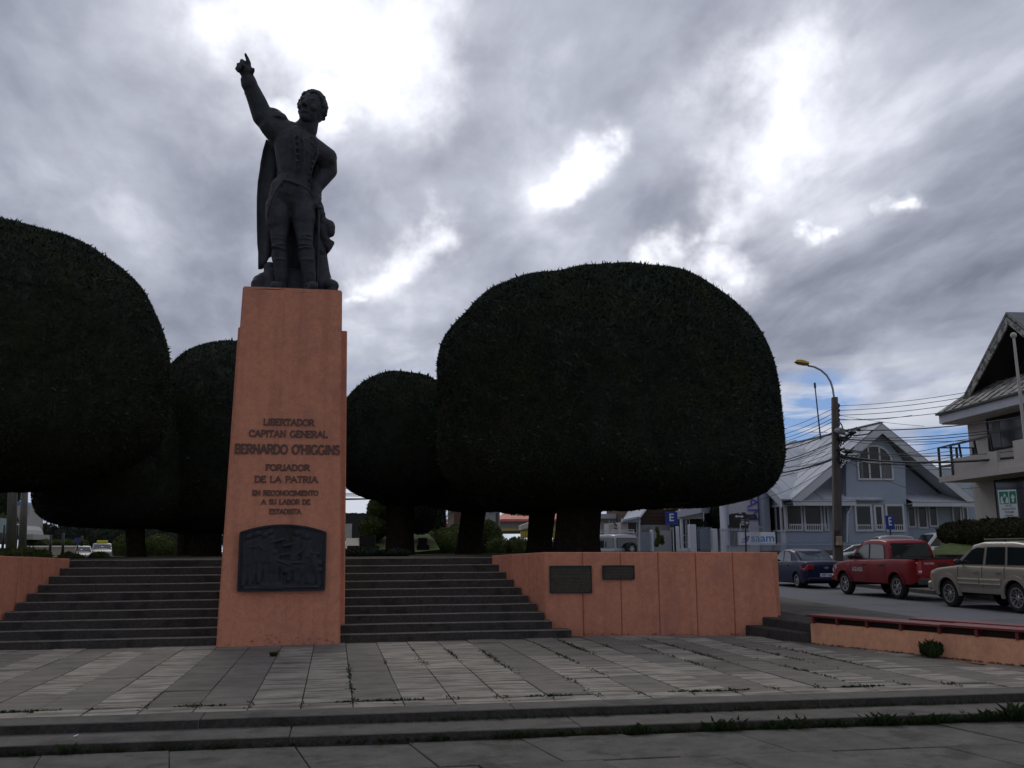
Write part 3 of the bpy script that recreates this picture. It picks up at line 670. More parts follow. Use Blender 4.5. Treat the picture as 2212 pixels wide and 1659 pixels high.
# figures as a height field of soft limbs
caps = []
def figr(x, y, h, lean=0., w_=.05, arm=None, hd=.045):
    caps.append((x+lean*h, y+h, x+lean*h, y+h, hd, .05)); caps.append((x+lean*h*.85, y+h*.86, x+lean*h*.4, y+h*.45, w_*1.15, .04)); caps.append((x+lean*h*.4-.02, y+h*.45, x-.04, y, w_*.6, .03)); caps.append((x+lean*h*.4+.02, y+h*.45, x+.04, y, w_*.6, .03))
    if arm: caps.append((x+lean*h*.85, y+h*.78, x+arm[0], y+arm[1], w_*.38, .045))
figr(.10, .10, .78, 0, .06, (.12, .6)); figr(.20, .16, .74, 0, .055, (.1, .45)); figr(.275, .14, .72, .02, .05); figr(.36, .12, .78, -.02, .06, (.14, .66)); figr(.40, .08, .50, .03, .055, (.2, .3))
figr(.62, .16, .72, .05, .055, (-.1, .52)); figr(.78, .12, .72, 0, .065, (-.14, .40)); figr(.70, .06, .48, .2, .06, (-.12, .36)); figr(.90, .10, .50, -.12, .06)
caps += [(.30, .52, .92, .60, .022, .03), (.42, .42, .88, .30, .06, .03), (.5, .05, .5, .93, .012, .03), (.55, .30, .93, .45, .05, .035), (.08, .04, .93, .05, .03, .03), (.3, .06, .46, .05, .07, .035), (.75, .2, .95, .34, .04, .03)]
nx_, nz_ = 110, 84; u_ = np.linspace(0.02, .98, nx_); v_ = np.linspace(.02, .97, nz_); U, V = np.meshgrid(u_, v_)
H_ = np.zeros_like(U); rr = np.random.default_rng(4)
asp = hc/W2
for (x1_, y1_, x2_, y2_, r_, hh) in caps:
    dx, dy = x2_-x1_, (y2_-y1_)*asp; L2 = dx*dx+dy*dy+1e-9
    t = np.clip(((U-x1_)*dx+(V-y1_)*asp*dy)/L2, 0, 1); d = np.hypot(U-x1_-t*dx, (V-y1_)*asp-t*dy)
    H_ = np.maximum(H_, hh*np.sqrt(np.clip(1-(d/r_)**2, 0, 1)))
q = MB()
for j in range(nz_):
    for i in range(nx_):
        z_ = rz0+v_[j]*rtop(u_[i]); q.v.append((rx0+W2*u_[i], FY(z_)-.052-H_[j, i]*1.5, z_))
for j in range(nz_-1):
    for i in range(nx_-1): q.f.append((j*nx_+i, j*nx_+i+1, (j+1)*nx_+i+1, (j+1)*nx_+i))
q.build('figures', BRONZE2, rel, smooth=True, fix=False)

# ------------------------------------------------------------------ statue
SY = 19.85; SB = 7.0
stt = thing('statue', 'dark bronze uniformed man pointing skyward, cape behind him, on the pedestal', 'statue', (XC, SY, SB))
def pp(K, x, y, dy=0.): p = onY(*K(x, y), SY+dy); return Vector((p.x, p.y, p.z))
def remesh(mb, name, root, m, vox, sm=2, disp=None):
    ob = mb.build(name, m, root, fix=False)
    md = ob.modifiers.new('r', 'REMESH'); md.mode = 'VOXEL'; md.voxel_size = vox
    ms_ = ob.modifiers.new('s', 'SMOOTH'); ms_.iterations = sm; ms_.factor = .5
    dg = bpy.context.evaluated_depsgraph_get(); me = bpy.data.meshes.new_from_object(ob.evaluated_get(dg)); ob.modifiers.clear(); ob.data = me
    if not me.materials: me.materials.append(m)
    me.polygons.foreach_set('use_smooth', [True]*len(me.polygons)); return ob
b = MB(); S1 = lambda x, y, dy=0.: pp(kS1, x, y, dy); S2 = lambda x, y, dy=0.: pp(kS2, x, y, dy)
# legs: viewer's left leg, then the advanced one
hipL = S2(510, 560); hipR = S2(800, 560); knL = S2(515, 1010, -.05); knR = S2(840, 1010, -.16); anL = S2(545, 1440, .02); anR = S2(892, 1440, -.10)
anL.z = max(anL.z, SB+.28); anR.z = max(anR.z, SB+.26)
b.cap(hipL, knL, .29, .165); b.cap(knL, anL, .165, .145); b.cap(hipR, knR, .28, .165); b.cap(knR, anR, .165, .135)
b.ell(knL.lerp(anL, .32)+Vector((0, .05, 0)), (.185, .2, .3)); b.ell(knR.lerp(anR, .32)+Vector((0, .05, 0)), (.185, .2, .3))
b.ell(hipL.lerp(knL, .25)+Vector((-.02, -.03, 0)), (.265, .27, .44)); b.ell(hipR.lerp(knR, .25)+Vector((.02, -.03, 0)), (.25, .27, .44))
for kn in (knL, knR):                                            # knee creases
    for dz_ in (-.14, -.07, .06, .13): b.ell(kn+Vector((0, -.02, dz_)), (.178, .175, .02), 16, 6, Matrix.Rotation(random.uniform(-.25, .25), 3, 'Y'))
for kn, an in ((knL, anL), (knR, anR)):                         # boot tops
    c = kn.lerp(an, .52); b.ell(c, (.185, .19, .035), 18, 6); b.cap(c, an, .165, .14); b.ell(c.lerp(an, .8), (.155, .16, .02)); b.ell(c.lerp(an, .66), (.16, .165, .02), 14, 6, Matrix.Rotation(.3, 3, 'Y'))
for an, dx in ((anL, -.10), (anR, .10)):                        # feet, toes toward the viewer
    heel = Vector((an.x, an.y+.1, SB+.16)); toe = Vector((an.x+dx, an.y-.5, SB+.10)); b.cap(an, heel, .14, .14); b.cap(heel, toe, .14, .10); b.ell(heel.lerp(toe, .55)+Vector((0, 0, .03)), (.13, .24, .1))
    b.box(an.x-.12+dx*.2, an.x+.12+dx*.2, an.y-.55, an.y+.22, SB, SB+.05)
# torso
pel = S2(650, 430); wst = S2(705, 180); chest = S1(930, 1330); neckb = S1(1000, 1120); 
b.ell(pel, (.455, .33, .40)); b.ell(pel+Vector((0, 0, .2)), (.43, .32, .3)); b.cap(pel+Vector((0, 0, .1)), wst, .38, .34, 18)
b.ell(wst, (.365, .30, .26)); b.ell(chest+Vector((0, -.02, -.18)), (.42, .33, .48), 18, 12, Matrix.Rotation(.15, 3, 'Y')); b.ell(chest+Vector((-.02, .02, .12)), (.54, .34, .42), 18, 12, Matrix.Rotation(.42, 3, 'Y'))
b.cap(chest+Vector((.02, .03, 0)), neckb, .42, .24)
b.cap(chest+Vector((0, -.03, -.15)), wst+Vector((0, -.01, .1)), .42, .36, 20); b.cap(chest+Vector((-.05, -.02, .05)), wst, .44, .34, 20)
# neck and high collar
hd = S1(1112, 850, -.12)
b.cap(neckb, S1(1070, 1000, -.05), .20, .19); b.cap(S1(1045, 1075, -.05), S1(1068, 1010, -.08), .215, .205, 18)
# raised arm with epaulette
sh = S1(720, 1130); el = S1(500, 890, -.15); wr = S1(340, 500, -.35)
b.cap(chest+Vector((-.15, 0, .25)), sh, .34, .30); b.cap(sh, S1(520, 950, -.1), .28, .225); b.cap(sh+Vector((.05, 0, -.18)), S1(600, 1060, -.1), .24, .22)
b.cap(S1(520, 950, -.1), S1(455, 780, -.18), .225, .20); b.cap(S1(455, 780, -.18), S1(352, 545, -.33), .20, .155); b.cap(S1(357, 560, -.33), S1(345, 520, -.35), .175, .165)
for zx, zy, r_ in ((395, 660, .184), (425, 720, .192), (440, 750, .197)):   # sleeve creases
    b.ell(S1(zx, zy, -.2), (r_, r_, .022), 16, 6, Matrix.Rotation(radians(random.uniform(-45, -15)), 3, 'Y'))
b.ell(S1(680, 935, -.02), (.225, .21, .12), 16, 10, Matrix.Rotation(.5, 3, 'Y')); b.ell(S1(700, 950, -.02), (.21, .22, .09), 16, 10, Matrix.Rotation(.75, 3, 'Y'))
for k in range(14):
    a_ = k/13*pi*1.1-.2; c = S1(690, 930, -.05); b.cap(c+Vector((.2*cos(a_)*.9, -.18*sin(a_), -.02)), c+Vector((.25*cos(a_), -.25*sin(a_), -.14)), .025, .02, 6)
# hand: palm, pointing index, three curled fingers, thumb
pc = S1(318, 400, -.42); b.cap(wr, pc, .115, .13); b.ell(pc, (.155, .085, .15), 14, 9, Matrix.Rotation(.3, 3, 'Y'))
def finger(chain, r1, r2):
    for i in range(len(chain)-1): t0, t1 = i/(len(chain)-1), (i+1)/(len(chain)-1); b.cap(chain[i], chain[i+1], r1+(r2-r1)*t0, r1+(r2-r1)*t1, 10)
finger([S1(345, 360, -.42), S1(352, 310, -.46), S1(332, 250, -.50), S1(310, 200, -.54)], .058, .030)
finger([S1(300, 350, -.44), S1(285, 292, -.52), S1(266, 278, -.58), S1(275, 330, -.62)], .052, .038)
finger([S1(262, 370, -.44), S1(240, 332, -.52), S1(224, 322, -.58), S1(245, 368, -.62)], .050, .036)
finger([S1(240, 400, -.44), S1(212, 370, -.50), S1(203, 372, -.56), S1(225, 405, -.58)], .044, .032)
finger([S1(370, 440, -.40), S1(398, 400, -.50), S1(404, 378, -.54)], .055, .036)
# lowered arm and its epaulette
shL = S1(1290, 1440, .02); b.cap(chest+Vector((.25, 0, .02)), shL, .30, .22); elb = S1(1310, 1600, .12); b.cap(shL, elb, .215, .19)
b.cap(elb, S2(975, 300, .05), .19, .155); b.cap(S2(975, 300, .05), S2(960, 420, .0), .155, .125); b.ell(S2(965, 450, -.05), (.12, .11, .13))
for k in range(4): finger([S2(945+k*16, 470, -.12), S2(945+k*16, 520, -.16), S2(955+k*16, 560, -.12)], .035, .028)
b.ell(S1(1310, 1415, 0), (.155, .19, .14), 14, 9, Matrix.Rotation(.5, 3, 'Y')); b.ell(S1(1335, 1470, 0), (.12, .17, .19))
for k in range(0):
    a_ = k/11*pi-.3; c = S1(1335, 1480, 0); b.cap(c+Vector((.13*cos(a_), -.16*sin(a_), 0)), c+Vector((.14*cos(a_), -.18*sin(a_), -.09)), .022, .018, 6)
# coat edges, belt, lapels
def ridge(pts, r_): 
    for i in range(len(pts)-1): b.cap(pts[i], pts[i+1], r_, r_, 8)
ridge([S2(565, 205, -.38), S2(490, 310, -.38), S2(430, 430, -.36), S2(385, 560, -.30), S2(368, 650, -.24)], .028)
ridge([S2(565, 205, -.38), S2(680, 235, -.40), S2(800, 280, -.38), S2(900, 345, -.34), S2(925, 400, -.28)], .028)
b.ell(wst+Vector((-.01, 0, -.02)), (.395, .33, .045), 22, 6, Matrix.Rotation(.18, 3, 'Y')); b.ell(wst+Vector((-.01, 0, .12)), (.385, .325, .03), 22, 6, Matrix.Rotation(.18, 3, 'Y'))
ridge([S1(860, 1100, -.42), S1(885, 1200, -.47), S1(905, 1320, -.49), S1(915, 1480, -.47), S1(905, 1620, -.43)], .026)
ridge([S1(1110, 1180, -.38), S1(1175, 1260, -.43), S1(1180, 1400, -.46), S1(1130, 1520, -.45), S1(1080, 1640, -.42)], .026); ridge([S1(1000, 1140, -.40), S1(1015, 1300, -.48), S1(1020, 1480, -.48), S1(1000, 1660, -.44)], .02)
for k in range(6): t = k/5; b.ell(S1(935+15*t, 1180+380*t, -.50), .034, 8, 6); b.ell(S1(1105+10*sin(pi*t), 1200+360*t, -.50), .034, 8, 6)
body = remesh(b, 'figure', stt, BRONZE, .021, 1)
# head with face and curls: face toward viewer's lower left
h = MB(); Rh = Matrix.Rotation(radians(-22), 3, 'Z')@Matrix.Rotation(radians(10), 3, 'Y')@Matrix.Rotation(radians(-7), 3, 'X')
def hp(x, y, z): return hd+Rh@Vector((x, y, z))
h.ell(hd, (.275, .33, .36), 22, 14, Rh); h.ell(hp(0, -.06, -.16), (.215, .25, .27), 18, 12, Rh); h.ell(hp(0, -.16, -.33), (.12, .12, .09), 14, 8, Rh)      # skull, jaw, chin
h.cap(hp(-.13, -.295, .045), hp(.13, -.295, .045), .035, .035)                                                         # brow
h.cap(hp(0, -.32, .04), hp(0, -.395, -.115), .03, .048); h.ell(hp(-.04, -.35, -.12), .032); h.ell(hp(.04, -.35, -.12), .032)   # nose
h.ell(hp(-.10, -.285, -.02), (.05, .03, .03), 10, 8, Rh); h.ell(hp(.10, -.285, -.02), (.05, .03, .03), 10, 8, Rh)                # eyelids
h.cap(hp(-.07, -.285, -.215), hp(.07, -.285, -.215), .022, .022); h.cap(hp(-.055, -.285, -.25), hp(.055, -.285, -.25), .024, .024)   # lips
h.ell(hp(-.14, -.23, -.12), (.08, .07, .08)); h.ell(hp(.14, -.23, -.12), (.08, .07, .08))                              # cheeks
for s_ in (-1, 1): h.ell(hp(s_*.275, .0, -.03), (.03, .06, .085), 10, 8, Rh)
h.cap(hp(0, .04, -.2), hp(0, .10, -.5), .19, .19)
remesh(h, 'head', stt, BRONZE, .016, 2)
hr = MB(); random.seed(12)
hr.ell(hp(0, .07, .06), (.30, .32, .35), 20, 12, Rh)
for i in range(210):
    a_ = random.uniform(0, 2*pi); t_ = random.uniform(0, .62*pi); v = Vector((sin(t_)*cos(a_)*.30, sin(t_)*sin(a_)*.345, cos(t_)*.38))
    if v.y < -.20 and v.z < .22: continue
    if v.y < -.05 and v.z < -.1: continue
    hr.ell(hp(*v), (random.uniform(.03, .055), random.uniform(.03, .055), random.uniform(.03, .05)), 7, 5)
for s_ in (-1, 1):
    for k in range(5): hr.ell(hp(s_*(.27-.01*k), -.07, .1-.05*k), (.03, .05, .035), 7, 5)
hairm = [v for v in hr.v]
remesh(hr, 'hair', stt, BRONZE, .018, 1)
# cape hanging behind on the viewer's left
cp = MB()
prof = [(1215, 0, 560, 640), (1300, 1, 535, 700)]
rowsC = [(kS1, 1222, 558, 720), (kS1, 1350, 520, 1000), (kS1, 1500, 490, 1260)]
rws = []
for K, zy, l, r_ in rowsC: rws.append((S1(l, zy, .30), S1(r_, zy, .40)))
for zy, l, r_ in [(60, 268, 1080), (230, 240, 1020), (420, 228, 985), (620, 226, 1000), (820, 228, 1010), (1000, 232, 980), (1120, 240, 960), (1200, 243, 900), (1300, 246, 340)]: rws.append((S2(l, zy, .30), S2(r_, zy, .45)))
nF = 26; grid = []
for i, (a_, c_) in enumerate(rws):
    row = []
    for j in range(nF+1):
        t = j/nF; p = a_.lerp(c_, t); p.y += .09*sin(t*19+i*.12)*min(1, i*.25)*(1-.3*t)+.05*sin(t*7); 
        if i == len(rws)-1: pass
        row.append(p)
    grid.append(row)
# hem rises toward the legs on the lowest row
for j in range(nF+1):
    t = j/nF; top_ = rws[-4][0].z; lo = rws[-1][0].z
    for i, base_ in ((-1, S2(246+ (420-246)*t if t < .99 else 420, 1310 - 150*max(0, (t-.45))/.55, .3)),):
        pass
hem = [(246, 1308), (300, 1308), (330, 1290), (352, 1250), (372, 1205), (392, 1172), (415, 1160), (430, 1180), (470, 1440), (960, 1500)]
hx = [hh[0] for hh in hem]; hy = [hh[1] for hh in hem]
rows2 = grid[:-3]
for f_ in (.35, .7, 1.0):
    row = []
    for j in range(nF+1):
        t = j/nF; x_ = 243+(960-243)*t; yb = float(np.interp(x_, hx, hy)); y_ = 1000+(yb-1000)*f_; p = S2(x_, y_, .30+.15*t); p.y += .09*sin(t*19+1.3)*(1-.3*t)+.05*sin(t*7); row.append(p)
    rows2.append(row)
nr = len(rows2); k = 0
for row in rows2:
    for p in row: cp.v.append(tuple(p))
for row in rows2:
    for p in row: cp.v.append((p.x, p.y+.09, p.z))
n1_ = nF+1; off = nr*n1_
for i in range(nr-1):
    for j in range(nF): a_ = i*n1_+j; cp.f.append((a_, a_+1, a_+n1_+1, a_+n1_)); cp.f.append((off+a_, off+a_+n1_, off+a_+n1_+1, off+a_+1))
for j in range(nF): cp.f.append((j, off+j, off+j+1, j+1)); a_ = (nr-1)*n1_+j; cp.f.append((a_, a_+1, off+a_+1, off+a_))
for i in range(nr-1): a_ = i*n1_; cp.f.append((a_, a_+n1_, off+a_+n1_, off+a_)); a_ += nF; cp.f.append((a_, off+a_, off+a_+n1_, a_+n1_))
cp.build('cape', BRONZE, stt, smooth=True)
# stump, draped kit and rock at the viewer's right
kt = MB()
kt.cap(S2(1015, 1520, .35), S2(985, 900, .30), .27, .16); kt.cap(S2(990, 900, .3), S2(965, 420, .25), .17, .13); kt.cap(S2(1095, 1540, .3), S2(1050, 1240, .3), .17, .11)
for zx, zy, r_ in ((1000, 400, .09), (1003, 450, .085), (1010, 520, .09), (1025, 590, .10), (1035, 650, .11), (1020, 560, .1)): kt.ell(S2(zx, zy, .15), r_, 10, 8)
kt.cap(S2(1060, 740, .2), S2(1140, 790, .2), .12, .12); kt.ell(S2(1145, 810, .2), (.13, .13, .17)); kt.ell(S2(1160, 860, .2), (.10, .11, .13)); kt.ell(S2(1172, 885, .2), (.07, .08, .08)); kt.ell(S2(1100, 770, .18), (.12, .12, .10))
kt.cap(S2(1040, 830, .2), S2(1085, 950, .2), .15, .09)
kt.prism([S2(1120, 930, .15), S2(1215, 988, .15), S2(1170, 1070, .15), S2(1128, 1122, .15), S2(1115, 1060, .15), S2(1085, 1020, .15), S2(1060, 960, .15)], (0, .12, 0))
for k in range(24):
    t = k/23; kt.ell(S2(1045+random.uniform(-10, 10)+75*t*t, 1080+450*t, .28+random.uniform(-.1, .1)), random.uniform(.06, .10), 8, 6)
kt.cap(S2(1190, 1545, .2), S2(1140, 1530, .2), .13, .14)
remesh(kt, 'tree_stump_with_kit', stt, BRONZE, .024, 1)
sw = MB(); sw.cap(S2(1015, 560, -.12), S2(990, 1540, -.05), .028, .022, 8); sw.ell(S2(1017, 560, -.12), (.06, .06, .05)); sw.cap(S2(1000, 610, -.12), S2(1035, 600, -.12), .025, .025, 8)
sw.build('sword', BRONZE, stt, smooth=True)
rk = MB(); random.seed(21)
rk.box(-1.80, -.13, 19.32, 20.45, SB, SB+.07)
for zx, zy, r_, dy in ((230, 1520, .13, .1), (270, 1500, .17, .2), (320, 1490, .20, .3), (400, 1500, .24, .3), (430, 1420, .22, .35), (400, 1330, .15, .35), (385, 1300, .10, .35), (700, 1480, .3, .4), (600, 1500, .3, .4), (800, 1510, .25, .4), (960, 1540, .2, .3), (520, 1450, .25, .45), (1180, 1540, .14, .2)):
    c = S2(zx, zy, dy); rk.ell(c, (r_, r_*.9, r_*random.uniform(.8, 1.1)), 9, 6)
    c2_ = Vector((c.x, c.y, SB+.1)); rk.cap(c, c2_, r_*.9, r_)
remesh(rk, 'rock_base', stt, BRONZE, .03, 1)
# ------------------------------------------------------------------ clipped cypress trees
def crown_pts(n, a, b, ct, cb, nt=2.3, nb=3.4, seed=0):
    i = np.arange(n)+.5; ph = np.arccos(1-2*i/n); th = pi*(1+5**.5)*i
    d = np.stack([np.cos(th)*np.sin(ph), np.sin(th)*np.sin(ph), np.cos(ph)], 1); return d, surf(d, a, b, ct, cb, nt, nb, seed)
def lump(d, seed):
    r = np.random.default_rng(seed); o = np.ones(len(d))
    for k in range(16):
        f = r.normal(size=3)*(2.0 if k < 8 else 7.); o += (.012 if k < 8 else .0045)*np.sin(d@f+r.uniform(0, 6))
    return o
def surf(d, a, b, ct, cb, nt, nb, seed):
    c = np.where(d[:, 2] > 0, ct, cb); n = np.where(d[:, 2] > 0, nt, nb)
    h = np.hypot(d[:, 0]/a, d[:, 1]/b)
    r = (h**n+np.abs(d[:, 2]/c)**n)**(-1/n); return d*(r*lump(d, seed))[:, None]
def sprig_mesh(P, N, size, rg, k=3, w_=.28, lift=.5):
    n = len(P); vs = []; 
    for j in range(k):
        t = rg.normal(size=(n, 3)); t -= N*(t*N).sum(1)[:, None]; t /= np.linalg.norm(t, axis=1)[:, None]
        L = size*rg.uniform(.45, 1.15, n)[:, None]; L = np.where(rg.random((n, 1)) < .011, L*2.6, L)
        tip = P+(N*rg.uniform(.1, .7, (n, 1))+t*rg.uniform(.4, 1., (n, 1))+np.array([0, 0, lift*.6]))*L
        s_ = np.cross(N, t)*L*w_; base = P-N*size*.3
        vs.append(np.stack([base-s_, base+s_, tip], 1))
    V = np.concatenate(vs).reshape(-1, 3); return V, np.arange(len(V)).reshape(-1, 3)
def cypress(label, box, D, trunk, n=26000, size=.16, seed=1, lean=0., depth=1., group=None, zg=1.5, nt=2.3, nb=3.4, mid=.60):
    x0, yt, x1, yb = box; xc = (x0+x1)/2
    c0 = atD(xc, yb, D); top_ = atD(xc, yt, D); wd_ = (x1-x0)/2/FPX*D*1.01*sqrt(1+((xc-CX)/FPX)**2)
    ztop, zbot = top_.z, c0.z; zc = zbot+(ztop-zbot)*(1-mid); C = np.array([c0.x, c0.y, zc])
    a = wd_; b_ = wd_*depth; ct = ztop-zc; cb = zc-zbot
    root = thing('cypress_tree', label, 'tree', (C[0], C[1], zg), group=group)
    rg = np.random.default_rng(seed)
    # solid inner mass
    d, p = crown_pts(2600, a*.985, b_*.985, ct*.985, cb*.985, nt, nb, seed)
    bm = bmesh.new(); 
    for v in p: bm.verts.new(v+C-np.array([C[0], C[1], zg]))
    bmesh.ops.convex_hull(bm, input=bm.verts); me = bpy.data.meshes.new('crown'); bm.to_mesh(me); bm.free(); me.materials.append(LEAF)
    me.polygons.foreach_set('use_smooth', [True]*len(me.polygons))
    cr = bpy.data.objects.new('crown', me); COL.objects.link(cr); cr.parent = root
    # sprigs over it
    d = rg.normal(size=(n, 3)); d /= np.linalg.norm(d, axis=1)[:, None]; p = surf(d, a, b_, ct, cb, nt, nb, seed)
    e = 1e-2; u_ = np.cross(d, [0, 0, 1.]); u_ /= np.linalg.norm(u_, axis=1)[:, None]+1e-9; v_ = np.cross(d, u_)
    def q_(dd): dd = dd/np.linalg.norm(dd, axis=1)[:, None]; return surf(dd, a, b_, ct, cb, nt, nb, seed)
    N = np.cross(q_(d+u_*e)-p, q_(d+v_*e)-p); N /= np.linalg.norm(N, axis=1)[:, None]; N *= np.sign((N*d).sum(1))[:, None]
    V, T = sprig_mesh(p+C, N, size, rg); fo = fast_mesh('foliage', V, T, LEAF_T, cr, (C[0], C[1], zg)); fo['kind'] = 'stuff'
    # trunk with flaring roots and limbs into the crown
    tx0, tx1 = trunk; pa = atD((tx0+tx1)/2, 1195, D); r_ = (tx1-tx0)/2/FPX*D*1.03
    tr = MB(); m_ = 14; k = 18; hgt = zc-zg+.3
    for i in range(m_):
        t = i/(m_-1); z_ = zg-.1+hgt*t; rr_ = r_*(.94+.38*math.exp(-t*12)+.3*t); ox = (C[0]-pa.x)*t*.5; oy = (C[1]-pa.y)*t*.5
        for j in range(k): a_ = 2*pi*j/k; f_ = 1+.10*sin(5*a_+seed+t*3)+.05*sin(9*a_+t*5); tr.v.append((pa.x+ox+rr_*f_*cos(a_), pa.y+oy+rr_*f_*sin(a_), z_))
    for i in range(m_-1):
        for j in range(k): tr.f.append((i*k+j, i*k+(j+1) % k, (i+1)*k+(j+1) % k, (i+1)*k+j))
    for j in range(7):
        a_ = 2*pi*j/7+seed; s_ = Vector((pa.x, pa.y, zg+hgt*.45)); e_ = Vector((C[0]+a*.6*cos(a_), C[1]+b_*.6*sin(a_), zbot+.5)); tr.tube([s_, s_.lerp(e_, .5)+Vector((0, 0, -.1)), e_], [r_*.45, r_*.3, r_*.15], 7)
    tr.build('trunk', BARK, root, smooth=True)
    return root
cypress('largest clipped cypress with dome crown behind the right salmon wall', (948, 606, 1684, 1092), 27, (1195, 1283), 190000, .07, 3, nt=2.75, nb=4.2, mid=.60, depth=.85)
cypress('huge clipped cypress cut off by the left edge of the photo', (-470, 503, 272, 1050), 25, (-110, -30), 150000, .07, 5, nt=2.3, nb=3.2, mid=.57, depth=.9, zg=1.4)
cypress('clipped cypress just right of the pedestal', (722, 813, 1012, 1085), 36, (836, 888), 60000, .07, 8, nt=2.3, nb=2.4, mid=.62)
cypress('clipped cypress half hidden by the pedestal, on its left', (285, 741, 640, 1150), 34, (421, 472), 70000, .07, 9, nt=2.2, nb=3.2, mid=.62)
cypress('clipped cypress behind the huge left one, dark low crown', (96, 830, 400, 1140), 32, (278, 314), 40000, .065, 12, nb=4.5, nt=2.3)
cypress('clipped cypress with slim trunk behind the left pair', (300, 860, 520, 1140), 39, (383, 411), 14000, .09, 14, nb=3.2)
cypress('clipped cypress behind the largest, slim left trunk', (878, 800, 1260, 1104), 38, (986, 1034), 20000, .09, 15, nb=3.4)
cypress('clipped cypress behind the largest, trunk in the middle', (1010, 700, 1420, 1112), 33, (1140, 1188), 20000, .09, 18, nb=4)
cypress('small dark rounded tree beyond the trunks right of the pedestal', (893, 1075, 962, 1152), 52, (915, 925), 5000, .14, 19, zg=1.2)

# ------------------------------------------------------------------ hedges, shrubs
def leafy(name, label, cat, blobs, m, n, size, seed, group=None, core=True):
    """blobs: ellipsoids (centre, radii); leaves spread over them"""
    rg = np.random.default_rng(seed); c0 = Vector(blobs[0][0]); zb = min(b_[0][2]-b_[1][2] for b_ in blobs)
    root = thing(name, label, cat, (c0.x, c0.y, zb), group=group)
    q = MB()
    for c, r_ in blobs: q.ell(c, (r_[0]*.9, r_[1]*.9, r_[2]*.9), 14, 9)
    q.build('stems', m, root, smooth=True, fix=False)
    area = [r_[0]*r_[2]+r_[1]*r_[2]+r_[0]*r_[1] for c, r_ in blobs]; ta = sum(area); VV = []
    for (c, r_), ar in zip(blobs, area):
        k = max(40, int(n*2.4*ar/ta)); d = rg.normal(size=(k, 3)); d /= np.linalg.norm(d, axis=1)[:, None]
        r_ = np.array(r_); p = d*r_*(rg.uniform(.88, 1.05, (k, 1))); N = d/r_; N /= np.linalg.norm(N, axis=1)[:, None]
        V, T = sprig_mesh(p+np.array(c), N, size*.55, rg, 3, .38, .6); VV.append(V)
    V = np.concatenate(VV); fo = fast_mesh('leaves', V, np.arange(len(V)).reshape(-1, 3), m, root, (c0.x, c0.y, zb)); fo['kind'] = 'stuff'; return root
def el(K, x0, y0, x1, y1, D, dep=None):
    a = atD(*K(x0, y0), D); b_ = atD(*K(x1, y1), D); rx = (Vector((b_.x, b_.y))-Vector((a.x, a.y))).length/2; c = (a+b_)/2
    return (tuple(c), (rx, dep or rx, abs(a.z-b_.z)/2))
leafy('shrub', 'low green hedge on top of the left salmon wall', 'hedge', [el(kA, -60, 830, 220, 975, 24, .5), el(kA, 150, 835, 380, 975, 24, .5), el(kA, 320, 845, 480, 975, 25, .5)], HEDGE, 2600, .10, 1)
leafy('shrub', 'dark low shrub in front of the two parked cars at left', 'shrub', [el(kA, 570, 885, 820, 975, 27, .4), el(kA, 640, 862, 700, 900, 27, .2)], HEDGE, 900, .09, 2)
leafy('shrub', 'dark low shrub in front of the taxi', 'shrub', [el(kA, 880, 865, 1060, 965, 28, .4)], HEDGE, 600, .09, 3)
leafy('shrub', 'olive bush between the taxi and the first dark trunk', 'shrub', [el(kA, 1120, 695, 1290, 960, 46, .8)], HEDGE, 1400, .12, 4)
leafy('shrub', 'olive bush between the two dark trunks left of the pedestal', 'shrub', [el(kA, 1400, 690, 1720, 940, 48, 1.)], HEDGE, 1600, .12, 5)
leafy('shrub', 'green bush with ragged top directly right of the pedestal', 'shrub', [el(kB, 285, 120, 520, 420, 45, 1.6), el(kB, 205, 330, 480, 560, 44, 1.2), el(kB, 380, 140, 470, 300, 45, 1.)], HEDGE, 3600, .16, 6)
leafy('shrub', 'wide dark bush behind the clipped cypress right of the pedestal', 'shrub', [el(kB, 640, 160, 960, 500, 44, 1.4)], LEAF_T, 2600, .15, 7)
leafy('hedge', 'pale green hedge bank left of the slim trunk', 'hedge', [el(kB, 690, 440, 1010, 740, 48, .9), el(kB, 900, 440, 1200, 740, 48, .9), el(kB, 1060, 400, 1230, 700, 49, .9)], HEDGE, 3000, .12, 8)
leafy('shrub', 'round dark green bush right of the slim trunk', 'shrub', [el(kB, 1330, 370, 1600, 740, 46, 1.2)], HEDGE, 2400, .13, 9)
leafy('hedge', 'low clipped hedge left of the large trunks', 'hedge', [el(kB, 1435, 525, 1700, 780, 44, .7), el(kB, 1600, 530, 1900, 780, 44, .7), el(kB, 1820, 540, 2200, 780, 44, .7)], HEDGE, 2400, .11, 10)
# sunny mown bank between the trunks, stone blocks
q = MB(); pts = [(335, 490, 47), (480, 470, 47), (700, 460, 47), (880, 500, 46), (940, 560, 44), (990, 650, 41), (620, 690, 40), (200, 690, 40)]
a = [atD(*kB(x_, y_), D_) for x_, y_, D_ in pts]; q.prism(a, f0*3.0+Vector((0, 0, -1.5))); tag(q.build('grass_bank', GRASS), 'mown grass bank between the trunks right of the pedestal', 'grass bank', kind='structure')
def blocks(label, boxes, D, m):
    c = atD(*kB((boxes[0][0]+boxes[0][2])/2, boxes[0][3]), D); root = thing('stone_seat', label, 'stone block', c)
    for x0, y0, x1, y1 in boxes:
        p, r_ = atD(*kB(x0, y0), D), atD(*kB(x1, y1), D); q = MB(); q.prism([(p.x, p.y, r_.z), (r_.x, r_.y, r_.z), (r_.x, r_.y, p.z), (p.x, p.y, p.z)], f0*.5); q.build('block', m, root, bevel=.02)
blocks('dark upright stone block on the grass bank', [(775, 535, 862, 605), (762, 600, 880, 655)], 39.5, ROCK)
